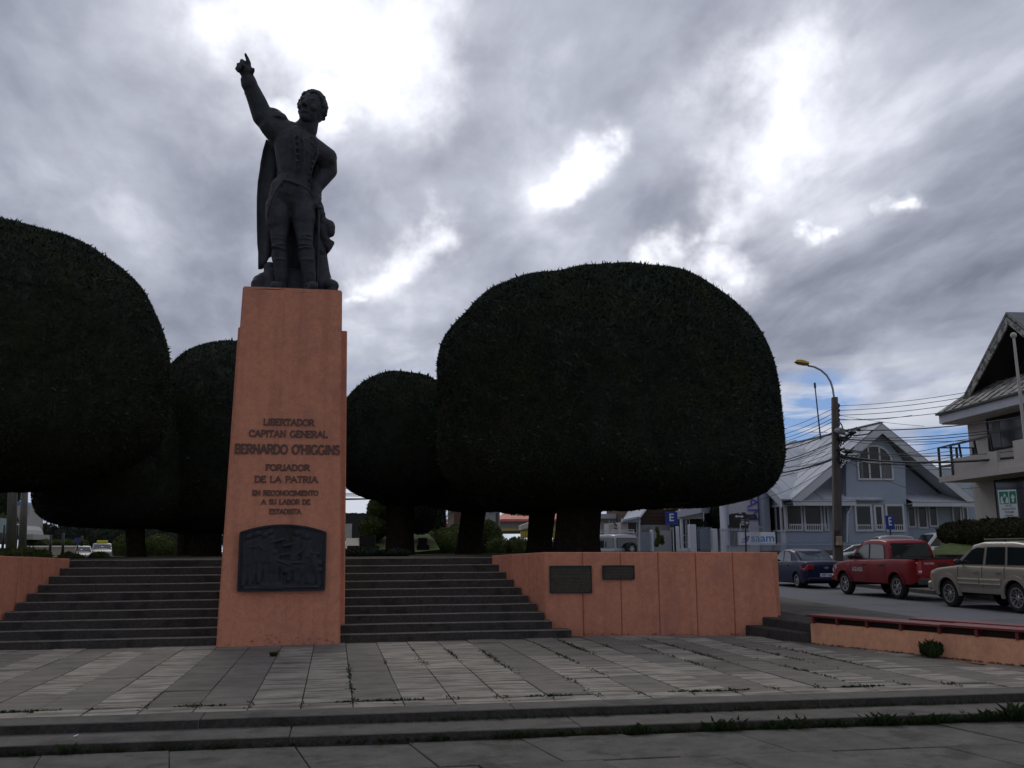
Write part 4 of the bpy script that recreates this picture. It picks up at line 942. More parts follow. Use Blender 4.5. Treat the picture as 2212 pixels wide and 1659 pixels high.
blocks('dark rough boulder beside the path right of the pedestal', [(200, 515, 345, 612), (80, 612, 385, 650)], 36, ROCK)
q = MB(); random.seed(8)
leafy('ground_cover', 'dark ground ivy round the tree feet', 'ivy', [el(kB, 60, 640, 420, 740, 27, .7), el(kB, 380, 650, 700, 730, 27, .6)], LEAF_T, 1600, .09, 13)
q = MB(); p = atD(*kB(70, 540), 44); r_ = atD(*kB(210, 605), 44)
q.prism([p, atD(*kB(330, 535), 44), atD(*kB(330, 640), 41), atD(*kB(60, 640), 41)], (0, 0, -.2)); struct('path', q, BEIGE)

# ------------------------------------------------------------------ weeds and moss in the joints (nobody could count them)
rg = np.random.default_rng(31)
def blades(P, size, rg, k=5, spread=.8, wide=.10):
    n = len(P); out = []
    for j in range(k):
        a = rg.uniform(0, 2*pi, n); L = (size*rg.uniform(.5, 1.2, n))[:, None]; h = rg.uniform(.35, 1., (n, 1)); d = np.stack([np.cos(a), np.sin(a), np.zeros(n)], 1)
        s_ = np.stack([-np.sin(a), np.cos(a), np.zeros(n)], 1)*L*wide; m_ = P+d*L*spread*.5+np.array([0, 0, 1])*L*h*.75; t = P+d*L*spread+np.array([0, 0, 1])*L*h
        out.append(np.stack([P, m_-s_, t], 1)); out.append(np.stack([P, t, m_+s_], 1))
    V = np.concatenate(out).reshape(-1, 3); return V
Vs = []
# dandelion clumps along the foot of the lower step
px_l = []
for x_, n_, s_ in [(a_, int(b_*.9), c_*(.62 if a_ < 1.5 else .60)) for a_, b_, c_ in [(-2.9, 10, .12), (-2.5, 12, .16), (-1.1, 10, .12), (-.3, 6, .08), (.6, 10, .10), (1.1, 10, .12), (1.9, 22, .15), (2.4, 10, .14), (2.75, 16, .17), (3.2, 24, .19), (3.9, 12, .14), (4.15, 30, .22), (4.55, 18, .15), (4.9, 18, .24), (5.4, 20, .17), (5.95, 26, .24), (6.4, 22, .19), (6.7, 22, .2), (7.2, 26, .22), (7.6, 30, .30), (8.1, 20, .25)]]:
    x = x_+rg.normal(0, .10, n_); P_ = np.stack([x, [cy2(v) for v in x]-np.abs(rg.normal(.02, .03, n_)), np.full(n_, -.18)], 1); Vs.append(blades(P_, np.full(n_, s_), rg, 5))
x = rg.uniform(-5, 9, 900); k_ = rg.random(900) < np.interp(x, [-5, 0, 2, 9], [.5, .3, .8, 1]); x = x[k_]
Vs.append(blades(np.stack([x, [cy2(v)-.01 for v in x], np.full(len(x), -.18)], 1), rg.uniform(.03, .08, len(x)), rg, 4))
x = rg.uniform(-1, 9, 500); k_ = rg.random(500) < np.interp(x, [-1, 2, 5, 9], [.15, .9, .7, .25]); x = x[k_]
Vs.append(blades(np.stack([x, [cy1(v)-.02-abs(rg.normal(0, .03)) for v in x], np.full(len(x), -.085)], 1), rg.uniform(.02, .06, len(x)), rg, 4, wide=.16))
# plaza joints
def joint_x(i): return X0+i*PW
moss_spots = []
for i in range(4, 30):
    xj = joint_x(i)
    for _ in range(int(rg.integers(0, 2) if i < 16 else rg.integers(1, 4))):
        y_ = rg.uniform(cy1(xj)+.9, 18); 
        if xj > bench_x(y_)-.1: continue
        moss_spots.append((xj, y_, rg.uniform(.02, .05), rg.uniform(.12, .5)*(1.4 if i > 18 else .8)))
    moss_spots.append((xj, cy1(xj)+.93, .07, .12)); 
for (mx, my, sx, sy) in moss_spots:
    n_ = int(26*sy/.2); P_ = np.stack([mx+rg.normal(0, sx*.7, n_), my+rg.normal(0, sy, n_), np.full(n_, -.005)], 1); Vs.append(blades(P_, rg.uniform(.012, .035, n_), rg, 4, wide=.3))
x = rg.uniform(-5, 7, 1500); kx = np.sin(x*3.1)+.6*np.sin(x*7.7) > .25; x = x[kx]; Vs.append(blades(np.stack([x, [cy1(v)+.925+rg.normal(0, .012) for v in x], np.full(len(x), -.005)], 1), rg.uniform(.012, .035, len(x)), rg, 4, wide=.3))
# along foot of the bench wall, the wall and between front slabs
t = rg.uniform(0, 6, 420); P_ = np.array([(bw0+bdir*a_-bnn*.02)[:] for a_ in t]); P_[:, 2] = -.005; Vs.append(blades(P_, rg.uniform(.015, .05, len(t)), rg, 4))
t = rg.uniform(4.4, 8.8, 90); Vs.append(blades(np.stack([t, [by(v)-.02 for v in t], np.zeros(len(t))], 1), rg.uniform(.012, .04, len(t)), rg, 4))
V = np.concatenate(Vs); wd = fast_mesh('weeds', V, np.arange(len(V)).reshape(-1, 3), WEED, None); tag(wd, 'green weeds and dandelions sprouting along the steps and slab joints', 'weeds', kind='stuff')
# single plants one can point at
def plant(label, p, n_, s_, seed, spread=.5):
    rg = np.random.default_rng(seed); root = thing('weed_plant', label, 'plant', p)
    P_ = np.array([p]*n_)+np.concatenate([rg.normal(0, s_*.22, (n_, 2)), np.zeros((n_, 1))], 1); V = blades(P_, np.full(n_, s_), rg, 5, spread, .16)
    o = fast_mesh('leaves', V, np.arange(len(V)).reshape(-1, 3), WEED, root, p); o['kind'] = 'stuff'
pb = bw0+bdir*2.62-bnn*.06; plant('bushy weed growing at the foot of the bench wall', tuple(pb), 60, .26, 2, .45)
pb = bw0+bdir*4.6-bnn*.04; plant('small weed at the foot of the bench wall near the right edge', tuple(pb), 12, .10, 3)
p = onZ(590, 1418, 0); plant('dark weed tuft in the slabs in front of the pedestal', (p.x, p.y, 0), 70, .07, 4, .8)
# ------------------------------------------------------------------ buildings across the street
class Fac:
    """works on an upright plane Y = const: rectangles read in the survey crops become solid boxes"""
    def __init__(s, K, Y): s.K = K; s.Y = Y
    def p(s, x, y, dy=0.): v = onY(*s.K(x, y), s.Y+dy); return v
    def box(s, mb, x0, y0, x1, y1, d0, d1):        # d: from the plane toward the viewer is negative
        a = s.p(x0, y0); b_ = s.p(x1, y1); return mb.box(a.x, b_.x, s.Y+d0, s.Y+d1, min(a.z, b_.z), max(a.z, b_.z))
    def poly(s, mb, pts, d0, d1):
        return mb.prism([(v.x, s.Y+d0, v.z) for v in (s.p(*q_) for q_ in pts)], (0, d1-d0, 0))
def window(root, F, x0, y0, x1, y1, d=0., fr=.07, mull=(), sill=True, curtain=0, name='window', fm=None, trans=()):
    """frame ring proud of wall, glass behind; mull = crop x positions of uprights"""
    a = F.p(x0, y0); b_ = F.p(x1, y1); X0_, X1_, Z0, Z1 = min(a.x, b_.x), max(a.x, b_.x), min(a.z, b_.z), max(a.z, b_.z); Y = F.Y+d; fm = fm or WHITE
    q = MB(); q.box(X0_-fr, X0_, Y-.07, Y+.02, Z0-fr, Z1+fr); q.box(X1_, X1_+fr, Y-.07, Y+.02, Z0-fr, Z1+fr); q.box(X0_, X1_, Y-.07, Y+.02, Z1, Z1+fr); q.box(X0_, X1_, Y-.07, Y+.02, Z0-fr, Z0)
    for m_ in mull: xm = F.p(m_, y0).x; q.box(xm-fr*.6, xm+fr*.6, Y-.06, Y+.01, Z0, Z1)
    for m_ in trans: zm = F.p(x0, m_).z; q.box(X0_, X1_, Y-.055, Y+.005, zm-fr*.5, zm+fr*.5)
    w_ = q.build(name, fm, root)
    q = MB(); q.box(X0_, X1_, Y-.035, Y-.02, Z0, Z1); q.build('pane', GLASS, w_)
    return w_
def railings(root, F, x0, x1, y0, y1, n, d, m):
    q = MB()
    for i in range(n+1):
        t = i/n; a = F.p(x0+(x1-x0)*t, y0); b_ = F.p(x0+(x1-x0)*t, y1); q.box(a.x-.012, a.x+.012, F.Y+d-.012, F.Y+d+.012, b_.z, a.z)
    a = F.p(x0, y0); b_ = F.p(x1, y0); q.box(a.x, b_.x, F.Y+d-.015, F.Y+d+.015, a.z-.09, a.z-.05); return q
# ---- blue gabled house
HY = 50.; F = Fac(kD, HY); gz = .6
house = thing('blue_house', 'pale blue house with broad white gable and arched upper window', 'house', (F.p(1025, 1100).x, HY, gz))
def hz(y): return F.p(1000, y).z
eL = F.p(310, 745); eR = F.p(1745, 765); ap = F.p(1040, 131); ap.x = (eL.x+eR.x)/2+.1; HD = 15.
# ground floor body, then bay
q = MB(); a = F.p(330, 770); b_ = F.p(1590, 770); q.box(a.x, b_.x, HY+1.0, HY+HD, gz-.3, a.z+.25); q.build('wall', BLUEW, house)
q = MB(); a = F.p(812, 430); b_ = F.p(1250, 790); q.box(a.x-.55, b_.x, HY, HY+3, gz-.3, hz(795)); q.build('wall', BLUEW, house)
q = MB(); F.poly(q, [(762, 800), (1250, 790), (1240, 450), (1040, 200), (758, 440)], -.02, 2.); q.build('upper_bay', BLUEW, house)
q = MB(); q.prism([(eL.x+.7, HY+1.0, eL.z+.1), (eR.x-.7, HY+1.0, eL.z+.1), (ap.x, HY+1.0, ap.z-.55)], (0, .3, 0)); q.build('gable_wall', BLUED, house)
# base course
q = MB(); a = F.p(330, 1098); b_ = F.p(1600, 1120); q.box(a.x-.05, b_.x+.05, HY-.06, HY+.5, gz-.3, a.z); q.build('plinth', BLUEB, house)
q = MB(); a = F.p(300, 1000); b_ = F.p(770, 1098); q.box(a.x, b_.x, HY-.02+.6, HY+1.2, gz, hz(1003)); q.build('wall', BLUEW, house)
# roofs: two slopes of standing-seam sheets
def slope(e0, e1, t1, t0, name, m, root, n=12, th=.08, seam=True):
    e0, e1, t0, t1 = map(Vector, (e0, e1, t0, t1)); nrm = (e1-e0).cross(t0-e0).normalized()
    if nrm.z < 0: nrm = -nrm
    q = MB(); q.prism([e0, e1, t1, t0], -nrm*th); r_ = q.build(name, m, root)
    if seam:
        q = MB()
        for i in range(1, n): t = i/n; q.bar(e0.lerp(e1, t)+nrm*.012, t0.lerp(t1, t)+nrm*.012, .03, .03)
        q.build('seams', m, r_)
    return r_
OV = -.55
Lf = Vector((eL.x-.25, HY+OV, eL.z-.02)); Rf = Vector((eR.x+.25, HY+OV, eL.z-.02)); Af = Vector((ap.x, HY+OV, ap.z)); Lb = Vector((Lf.x, HY+HD, Lf.z)); Rb = Vector((Rf.x, HY+HD, Rf.z)); Ab = Vector((ap.x, HY+HD, ap.z))
slope(Lf, Lb, Ab, Af, 'roof', ROOFG, house); slope(Rf, Rb, Ab, Af, 'roof', ROOFG, house)
for e_, s_ in ((Lf, 1), (Rf, -1)):                               # barge boards under the rake
    q = MB(); q.prism([e_+Vector((0, 0, -.09)), Af+Vector((0, 0, -.09)), Af+Vector((0, 0, -.62)), e_+Vector((s_*.62, 0, -.12))], (0, .05, 0)); q.build('barge_board', WHITE, house)
    q = MB(); q.prism([e_+Vector((s_*.3, .05, -.12)), Af+Vector((0, .05, -.12)), Af+Vector((0, .05, -.20)), e_+Vector((s_*.34, .05, -.19))], (0, 1.5, 0)); q.build('soffit', WHITE, house)
q = MB(); q.bar(Af+Vector((0, 0, .03)), Ab+Vector((0, 0, .03)), .25, .05); q.build('ridge_cap', GALV, house)
# skirt roofs over the ground floor
def skirt(x0, x1, ye, yt, name='skirt_roof', d0=-.5, d1=1.0):
    a, b_ = F.p(x0, ye), F.p(x1, ye); t = F.p(x0, yt); q = MB(); n = int((b_.x-a.x)/.14); zt = t.z
    for i in range(n+1):
        x_ = a.x+(b_.x-a.x)*i/n; dz_ = .02*(i % 2); q.v += [(x_, HY+d0, a.z+dz_), (x_, HY+d1, zt+.15+dz_), (x_, HY+d0, a.z-.03+dz_)]
    for i in range(n): q.f += [(3*i, 3*i+3, 3*i+4, 3*i+1), (3*i+2, 3*i+5, 3*i+3, 3*i)]
    r_ = q.build(name, ROOFG, house, fix=False); q = MB(); q.box(a.x, b_.x, HY+d0+.03, HY+d0+.08, a.z-.26, a.z-.03); q.build('fascia', WHITE, r_)
    q = MB(); q.box(a.x, b_.x, HY+d0+.08, HY+d1, a.z-.12, a.z-.07); q.build('soffit', WHITE, r_)
skirt(297, 806, 762, 718); skirt(1262, 1830, 770, 715)
# arched window: ring of frame, lower casements, curtains
def arched():
    a, b_ = F.p(866, 575), F.p(1130, 575); zs = hz(445); zt = hz(318); xc = (a.x+b_.x)/2; rx = (b_.x-a.x)/2; rz = zt-zs; n = 20
    q = MB(); out = [(xc+(rx+.11)*cos(pi*i/n), zs+(rz+.11)*sin(pi*i/n)) for i in range(n+1)]; inn = [(xc+rx*cos(pi*i/n), zs+rz*sin(pi*i/n)) for i in range(n+1)]
    for i in range(n): q.prism([(out[i][0], HY-.10, out[i][1]), (out[i+1][0], HY-.10, out[i+1][1]), (inn[i+1][0], HY-.10, inn[i+1][1]), (inn[i][0], HY-.10, inn[i][1])], (0, .08, 0))
    q.box(a.x-.11, a.x, HY-.10, HY-.02, a.z-.1, zs); q.box(b_.x, b_.x+.11, HY-.10, HY-.02, a.z-.1, zs); q.box(a.x, b_.x, HY-.10, HY-.02, a.z-.1, a.z); q.box(a.x, b_.x, HY-.098, HY-.02, zs-.05, zs+.06)
    for xx, top in ((945, 1), (1035, 1)): x_ = F.p(xx, 500).x; q.box(x_-.05, x_+.05, HY-.096, HY-.02, a.z, zs+rz*.93)
    w_ = q.build('window', WHITE, house)
    q = MB(); q.prism([(x_, HY-.05, z_) for x_, z_ in inn]+[(a.x, HY-.05, a.z), (b_.x, HY-.05, a.z)], (0, .02, 0)); q.build('pane', GLASS, w_)
    for x0, x1 in ((870, 900), (1045, 1128)):
        c, d = F.p(x0, 450), F.p(x1, 572); q = MB(); q.box(c.x, d.x, HY-.062, HY-.052, d.z, c.z); q.build('curtain', CURT, w_)
arched()
for x0, y0, x1, y1, d in [(838, 803, 962, 992, 0), (995, 808, 1054, 987, 0), (1088, 803, 1225, 995, 0)]: window(house, F, x0, y0, x1, y1, d, .12)
for x0, y0, x1, y1 in [(310, 800, 432, 990), (458, 800, 594, 992), (622, 806, 648, 990)]: window(house, F, x0, y0, x1, y1, .55, .10)
q = MB(); a = F.p(300, 780); b_ = F.p(760, 1000); q.box(a.x, b_.x, HY+.62, HY+1.0, gz, a.z+.3); q.build('wall', BLUEW, house)
for x0, y0, x1, y1 in [(1268, 805, 1322, 960), (1345, 808, 1402, 960), (1428, 806, 1500, 968), (1522, 806, 1585, 955), (1718, 808, 1780, 930), (1803, 812, 1836, 925)]: window(house, F, x0, y0, x1, y1, 1.0, .10)
q = MB(); a = F.p(1590, 780); b_ = F.p(1990, 1000); q.box(a.x, b_.x, HY+1.02, HY+6, gz, a.z+.1); q.build('wall', BLUEW, house)
q = MB(); q.tube([F.p(805, 775, -.1), F.p(790, 835, -.1), F.p(770, 865, -.1), F.p(768, 1100, -.1)], .06, 8); q.build('downpipe', WHITE, house)
# left wing: its side wall faces left
XL = F.p(285, 900).x; zE = eL.z
def wx(x, y): return onX(*kD(x, y), XL)
q = MB(); a = wx(265, 900); b_ = wx(120, 900); ya, yb_ = HY+.6, b_.y
q.box(XL, XL+3, ya, yb_+6, gz-.2, zE+.02); q.build('wall', BLUEW, house)
w0 = wx(258, 803); w1 = wx(136, 815); z1_, z0_ = w0.z, wx(258, 995).z; ww = house
for (c, d) in (((258, 806), (204, 998)), ((186, 815), (136, 998))):
    p, r_ = wx(*c), wx(*d); q = MB(); y0_, y1 = min(p.y, r_.y), max(p.y, r_.y); zt_, zb_ = z1_, z0_
    q.box(XL-.08, XL-.01, y0_-.1, y0_, zb_-.1, zt_+.1); q.box(XL-.08, XL-.01, y1, y1+.1, zb_-.1, zt_+.1); q.box(XL-.08, XL-.01, y0_, y1, zt_, zt_+.1); q.box(XL-.08, XL-.01, y0_, y1, zb_-.1, zb_); w_ = q.build('window', WHITE, house)
    q = MB(); q.box(XL-.04, XL-.02, y0_, y1, zb_, zt_); q.build('pane', GLASS, w_)
q = MB(); q.box(XL-.12, XL+.1, HY+.55, HY+.75, gz, zE-.1); q.build('corner_board', WHITE, house)
# cross gable roof facing left
r0_ = wx(285, 768); r0_ = Vector((XL-.45, HY-.2, zE)); gtop = zE+3.6; gy = HY+6.6; 
xr = Lf.x+ (ap.x-Lf.x)*.62
slope((XL-.5, HY-.3, zE-.02), (ap.x, HY-.3, zE-.02), (ap.x, gy, gtop), (XL-.5, gy, gtop), 'roof', ROOFG, house, n=5)
slope((ap.x, gy*2-HY, zE), (XL-.5, gy*2-HY, zE), (XL-.5, gy, gtop), (ap.x, gy, gtop), 'roof', ROOFG, house, n=5)
q = MB(); q.prism([(XL, HY+.2, zE), (XL, gy*2-HY-.2, zE), (XL, gy, gtop-.2)], (.3, 0, 0)); q.build('gable_wall', BLUED, house)
q = MB(); q.prism([(XL-.5, HY-.3, zE-.12), (XL-.5, gy, gtop-.10), (XL-.5, gy, gtop-.45), (XL-.5, HY-.3, zE-.5)], (.05, 0, 0)); q.build('barge_board', WHITE, house)
# aerials on the roof
t = onY(*kH(432, 305), HY+6); b0_ = onY(*kH(479, 745), HY+6); mast = thing('aerial', 'tall thin aerial mast on the blue house roof', 'aerial', b0_)
q = MB(); q.tube([b0_, t], [.05, .035], 6); q.tube([onY(*kH(392, 676), HY+6), onY(*kH(530, 678), HY+6)], .018, 5); q.tube([b0_.lerp(t, .93), t+Vector((0, 0, .1))], .07, 6); q.build('mast', BLACK, mast)
t2 = onY(*kH(326, 727), HY+9); b2q = onY(*kH(318, 752), HY+9)
# grey hip roof further back left
q = MB(); a = [onY(*kD(x_, y_), 72) for x_, y_ in ((120, 700), (190, 330), (345, 262), (450, 300), (700, 700))]; q.prism(a, (0, 6, 0)); tag(q.build('house', ROOFG), 'plain grey pointed roof behind the blue house, left of the aerial', 'house')
q = MB(); F2 = Fac(kD, 75); a = [F2.p(1430, 480), F2.p(1600, 486), F2.p(1850, 500), F2.p(1850, 790), F2.p(1500, 790)]
q.prism([(v.x, v.y, v.z) for v in a], (0, 5, 0)); tag(q.build('house', ROOFG), 'pale zinc roofed house between the blue house and the white building', 'house')
# ---- annex with entry, white and blue walls (left of the blue house)
FG = Fac(kG, 52.); an = thing('annex', 'blue and white entrance annex at the left of the blue house', 'building', (FG.p(560, 900).x, 52, gz))
q = MB(); FG.box(q, 232, -200, 800, 1000, .15, .9); q.build('wall', WHITE, an)
q = MB(); FG.box(q, 775, -120, 920, 1000, -.4, 4); q.build('wall', BLUEW, an)
q = MB(); FG.box(q, 246, 120, 320, 860, -.05, .14); q.build('wall', BLUEW, an)
q = MB(); FG.box(q, 322, 385, 500, 860, .0, .14); FG.box(q, 500, 470, 622, 860, .02, .14); d_ = q.build('doorway', DARKW, an)
q = MB(); FG.box(q, 470, 520, 500, 860, -.03, .0); q.build('door_post', WHITE, an)
q = MB(); a, b_ = FG.p(215, 260), FG.p(290, 860); q.prism([FG.p(215, 250, -.3), FG.p(245, 250, -.3), FG.p(312, 860, -.3), FG.p(285, 860, -.3)], (0, .15, 0)); q.build('slanted_post', WHITE, an)
q = MB(); FG.box(q, 275, 548, 318, 588, -.3, -.1); q.build('wall_lamp', BLACK, an)
q = MB(); p = FG.p(575, 300, .1); text_mb(q, 'AM', FG.p(590, 300, .10), (0.0, 0, -1), (1, 0, 0), 1.0, .02); 
q.build('lettering', PURP, an)
# saam board
FS = Fac(kG, 49.3); sb_ = thing('signboard', 'white company signboard reading saam in blue letters on the fence', 'sign', FS.p(740, 850))
q = MB(); FS.box(q, 447, 655, 1022, 850, 0, .08); q.build('board', SIGNW, sb_)
q = MB(); FS.box(q, 1022, 640, 1048, 855, -.02, .12); q.build('frame', BLACK, sb_)
q = MB(); a = FS.p(640, 800); b_ = FS.p(990, 700); text_mb(q, 'saam', (a.x, 49.3-.01, a.z), (1, 0, 0), (0, 0, 1), (b_.z-a.z)*1.75, .0, 'LEFT', b_.x-a.x, .012); q.build('lettering', LOGOB, sb_)
q = MB(); FS.poly(q, [(560, 715), (622, 712), (590, 805), (545, 812), (555, 760)], -.02, .0); FS.poly(q, [(495, 800), (560, 800), (555, 812), (505, 812)], -.02, 0); q.build('emblem', SIGNB, sb_)
q = MB(); FS.poly(q, [(500, 770), (550, 735), (556, 770)], -.02, .0); q.build('emblem', LOGOB, sb_)
# fence of thin upright bars in front of the house
FF = Fac(kG, 47.5); fz = thing('fence', 'pale blue railing of thin upright bars before the blue house', 'fence', FF.p(1500, 940))
nb_ = 0
for x0, x1, yt, yb_, n in ((165, 640, 590, 960, 24), (640, 790, 545, 960, 9), (800, 2600, 820, 950, 110)):
    a = FF.p(x0, yt); b_ = FF.p(x1, yt); zt_ = a.z; zb_ = gz
    for i in range(n):
        q = MB(); x_ = a.x+(b_.x-a.x)*i/n; q.box(x_-.011, x_+.011, 47.49, 47.51, zb_, zt_); q.build('bar', BLUEW if i % 2 else GALV, fz, fix=False)
    q = MB(); q.box(a.x, b_.x, 47.46, 47.54, zt_-.14, zt_-.09); q.box(a.x, b_.x, 47.46, 47.54, zb_+.12, zb_+.17); q.build('rail', BLUEW, fz)
FF2 = Fac(kD, 49.2); q = MB()
rl = thing('railing', 'white bar railing under the blue house windows', 'railing', FF2.p(700, 1000))
for x0, x1, yt, yb_, n in ((300, 600, 945, 992, 20), (840, 1225, 948, 996, 24)):
    q = railings(None, FF2, x0, x1, yt, yb_, n, 0, WHITE); q.build('railing_bars', WHITE, rl)
q = MB(); FF.box(q, 800, 940, 2700, 1010, -.15, .15); tag(q.build('low_wall', CURB), 'low grey kerb wall under the railing of the blue house', 'wall')

# ---- left neighbours, behind the wall
FC = Fac(kC, 60.)
n1_ = thing('grey_gable_house', 'small white house with steep grey roof behind the brown wall', 'house', FC.p(600, 700))
q = MB(); FC.box(q, 475, 385, 690, 720, 0, 4); q.build('wall', WHITEB, n1_)
q = MB(); q.prism([FC.p(500, 352, -.6), FC.p(682, 318, -.6), FC.p(852, 108, 2.5), FC.p(660, 108, 2.5)], (0, 0, -.12)); q.build('roof', ROOFG, n1_)
q = MB(); q.prism([FC.p(672, 318, -.7), FC.p(690, 330, -.7), FC.p(858, 118, 2.4), FC.p(842, 100, 2.4)], (.1, 0, 0)); q.build('barge_board', WHITE, n1_)
q = MB(); FC.box(q, 478, 345, 690, 385, -.3, 0.); q.build('fascia', WHITE, n1_)
q = MB(); FC.box(q, 665, 325, 692, 730, -.35, -.05); q.build('corner_post', WHITE, n1_)
window(n1_, FC, 555, 390, 655, 505, 0, .06, fm=WHITE)
q = MB(); text_mb(q, 'Smi A2', FC.p(392, 470, .9), (1, 0, 0), (0, 0, 1), .75, .0, 'LEFT', 2.3); q.build('graffiti', BLACK, n1_)
FC5 = Fac(kC, 61.); q = MB(); FC5.box(q, 330, 400, 530, 640, 0, .2); q.build('white_wall', WHITEB, n1_)
n2_ = thing('brown_brick_building', 'windowless dark brown brick wall right of the steep grey roof', 'building', FC.p(900, 700))
q = MB(); a = FC.p(690, 108, 2); b_ = FC.p(1160, 420, 2); q.box(a.x, b_.x, 62, 70, gz, a.z+1.2); q.build('wall', BRICK, n2_)
q = MB()                                                           # brick courses as fine grooves
for i in range(34): z_ = gz+.25+i*.25; q.box(a.x, b_.x, 61.985, 62.0, z_, z_+.02)
q.build('courses', DARKW, n2_)
q = MB(); FC.box(q, 692, 415, 1150, 735, .4, .7); w_ = tag(q.build('concrete_wall', GREYW), 'rough grey boundary wall behind the parking sign', 'wall')
n3_ = thing('white_slatted_building', 'white building with row of upright fins left of the grey roof', 'building', FC.p(330, 700))
FC2 = Fac(kC, 68.); q = MB(); FC2.box(q, 165, 300, 560, 760, 0, 6); q.build('wall', WHITEB, n3_)
q = MB(); FC2.box(q, 160, 290, 560, 345, -.5, 0); q.build('cornice', WHITE, n3_)
for i in range(6):
    q = MB(); x_ = 322+i*32; FC2.box(q, x_, 345, x_+15, 405, -.35, 0); q.build('fin', WHITE, n3_)
for i in range(5): window(n3_, FC2, 330+i*34, 345, 352+i*34, 400, -.02, .03)
q = MB(); FC2.box(q, 215, 400, 325, 560, -.6, -.4); q.build('panel', GREYW, n3_)
FC3 = Fac(kC, 58.); n4_ = thing('canopy_building', 'white shop with flat canopy under the cypress crown', 'building', FC3.p(1300, 700))
q = MB(); q.prism([FC3.p(1120, 252, -.2), FC3.p(1418, 190, -.2), FC3.p(1530, 200, 2), FC3.p(1250, 250, 2)], (0, 0, -.45)); q.build('canopy', WHITE, n4_)
q = MB(); FC3.box(q, 1155, 90, 1420, 215, .5, 3); q.build('upper_wall', WHITEB, n4_)
for i in range(6): window(n4_, FC3, 1164+i*42, 132, 1190+i*42, 212, .45, .05)
q = MB(); FC3.box(q, 1190, 255, 1450, 345, .2, 3); q.build('wall', WHITEB, n4_)
q = MB(); FC3.box(q, 1185, 340, 1212, 700, .0, .3); q.build('frame', WHITE, n4_); q = MB(); FC3.box(q, 1440, 270, 1456, 385, .0, .3); q.build('frame', WHITE, n4_)
q = MB(); FC3.box(q, 1205, 340, 1450, 720, .6, 3); q.build('shopfront', DARKW, n4_)
for i in range(2): window(n4_, FC3, 1220+i*48, 350, 1256+i*48, 700, .3, .04, trans=(540, 625))
# fence pillars and gates along the cross street
pl = []
for k, (x0, x1, y0, lab) in enumerate(((838, 868, 475, 'slim white gate pillar left of the parking sign'), (1083, 1106, 448, 'thin white gate pillar right behind the parking sign'), (1142, 1172, 435, 'white gate pillar left of the wide white frame'), (1284, 1372, 412, 'widest white gate pillar'), (1552, 1622, 462, 'white gate pillar right of the blue gate'))):
    FP = Fac(kC, 51.); q = MB(); FP.box(q, x0, y0, x1, 745, 0, .35); tag(q.build('gate_pillar', WHITE, bevel=.02), lab, 'pillar', 'white pillars along the cross street')
FP = Fac(kC, 51.2); q = MB(); FP.box(q, 1170, 690, 1284, 740, 0, .2); tag(q.build('low_wall', WHITE), 'low white wall between two gate pillars', 'wall')
gt = thing('gate', 'blue corrugated metal gate between white pillars', 'gate', FP.p(1460, 740))
for i in range(15):
    q = MB(); x_ = 1376+i*12; FP.box(q, x_, 440+(i % 2)*3, x_+11.4, 705, .02*(i % 2), .06); q.build('sheet_panel', BLUEB, gt)
gt2 = thing('gate', 'grey blue sheet gate left of the first slim pillar', 'gate', FP.p(760, 740))
for i in range(10):
    q = MB(); x_ = 700+i*13.5; FP.box(q, x_, 500, x_+12.8, 735, .02*(i % 2), .06); q.build('sheet_panel', BLUED, gt2)
gt3 = thing('wire_fence', 'rusty mesh fence with climbing shrub between slim pillars', 'fence', FP.p(970, 740))
for i in range(24):
    q = MB(); x_ = 872+i*8.8; FP.box(q, x_, 490, x_+1.2, 720, .0, .02); q.build('wire', GALV, gt3, fix=False)
q = MB(); FP.box(q, 868, 486, 1084, 492, 0, .03); FP.box(q, 868, 716, 1084, 735, 0, .2); q.build('rail', WHITEB, gt3)
leafy('shrub', 'thin dark climbing shrub on the mesh fence', 'shrub', [el(kC, 885, 555, 945, 640, 50.6, .25), el(kC, 925, 540, 980, 610, 50.6, .2), el(kC, 870, 610, 920, 680, 50.6, .2), el(kC, 880, 445, 915, 500, 50.6, .15), el(kC, 895, 490, 930, 560, 50.6, .15), el(kC, 940, 600, 985, 650, 50.6, .2)], HEDGE, 500, .12, 21)
leafy('tree', 'dark tree behind the blue corrugated gate', 'tree', [el(kC, 1440, 200, 1720, 460, 64, 2.), el(kC, 1340, 370, 1460, 460, 62, 1.)], LEAF_T, 2600, .22, 22)
# ---- red roofs far behind between the trunks
FB_ = Fac(kB, 80.); rd = thing('red_roof_warehouse', 'grey warehouse with red roof and yellow fence between the trunks', 'building', FB_.p(1700, 600))
q = MB(); FB_.box(q, 1560, 352, 2300, 480, 0, 8); q.build('wall', GREYW, rd)
q = MB(); q.prism([FB_.p(1465, 378, -.5), FB_.p(1600, 352, -.5), FB_.p(2300, 352, -.5), FB_.p(2300, 230, 5), FB_.p(1680, 240, 5), FB_.p(1590, 310, 2)], (0, 0, -.2)); q.build('roof', REDR, rd)
q = MB(); FB_.poly(q, [(1480, 385), (1560, 355), (1560, 470), (1500, 470)], -.1, 0); q.build('gable_wall', GREYW, rd)
q = MB(); FB_.box(q, 1580, 448, 1740, 468, -1, 0); FB_.box(q, 1740, 452, 2200, 470, -1, 0); q.build('awning', YELF, rd)
q = MB(); FB_.poly(q, [(1735, 465), (1738, 420), (1850, 380), (1860, 425)], -2, -1); q.build('lean_to', WHITEB, rd)
yf = thing('fence', 'yellow panel fence beyond the clipped hedge', 'fence', FB_.p(1750, 545, -6))
for i in range(22):
    q = MB(); x_ = 1650+i*23; FB_.box(q, x_, 487, x_+20, 545, -6, -5.8); q.build('panel', YELF, yf)
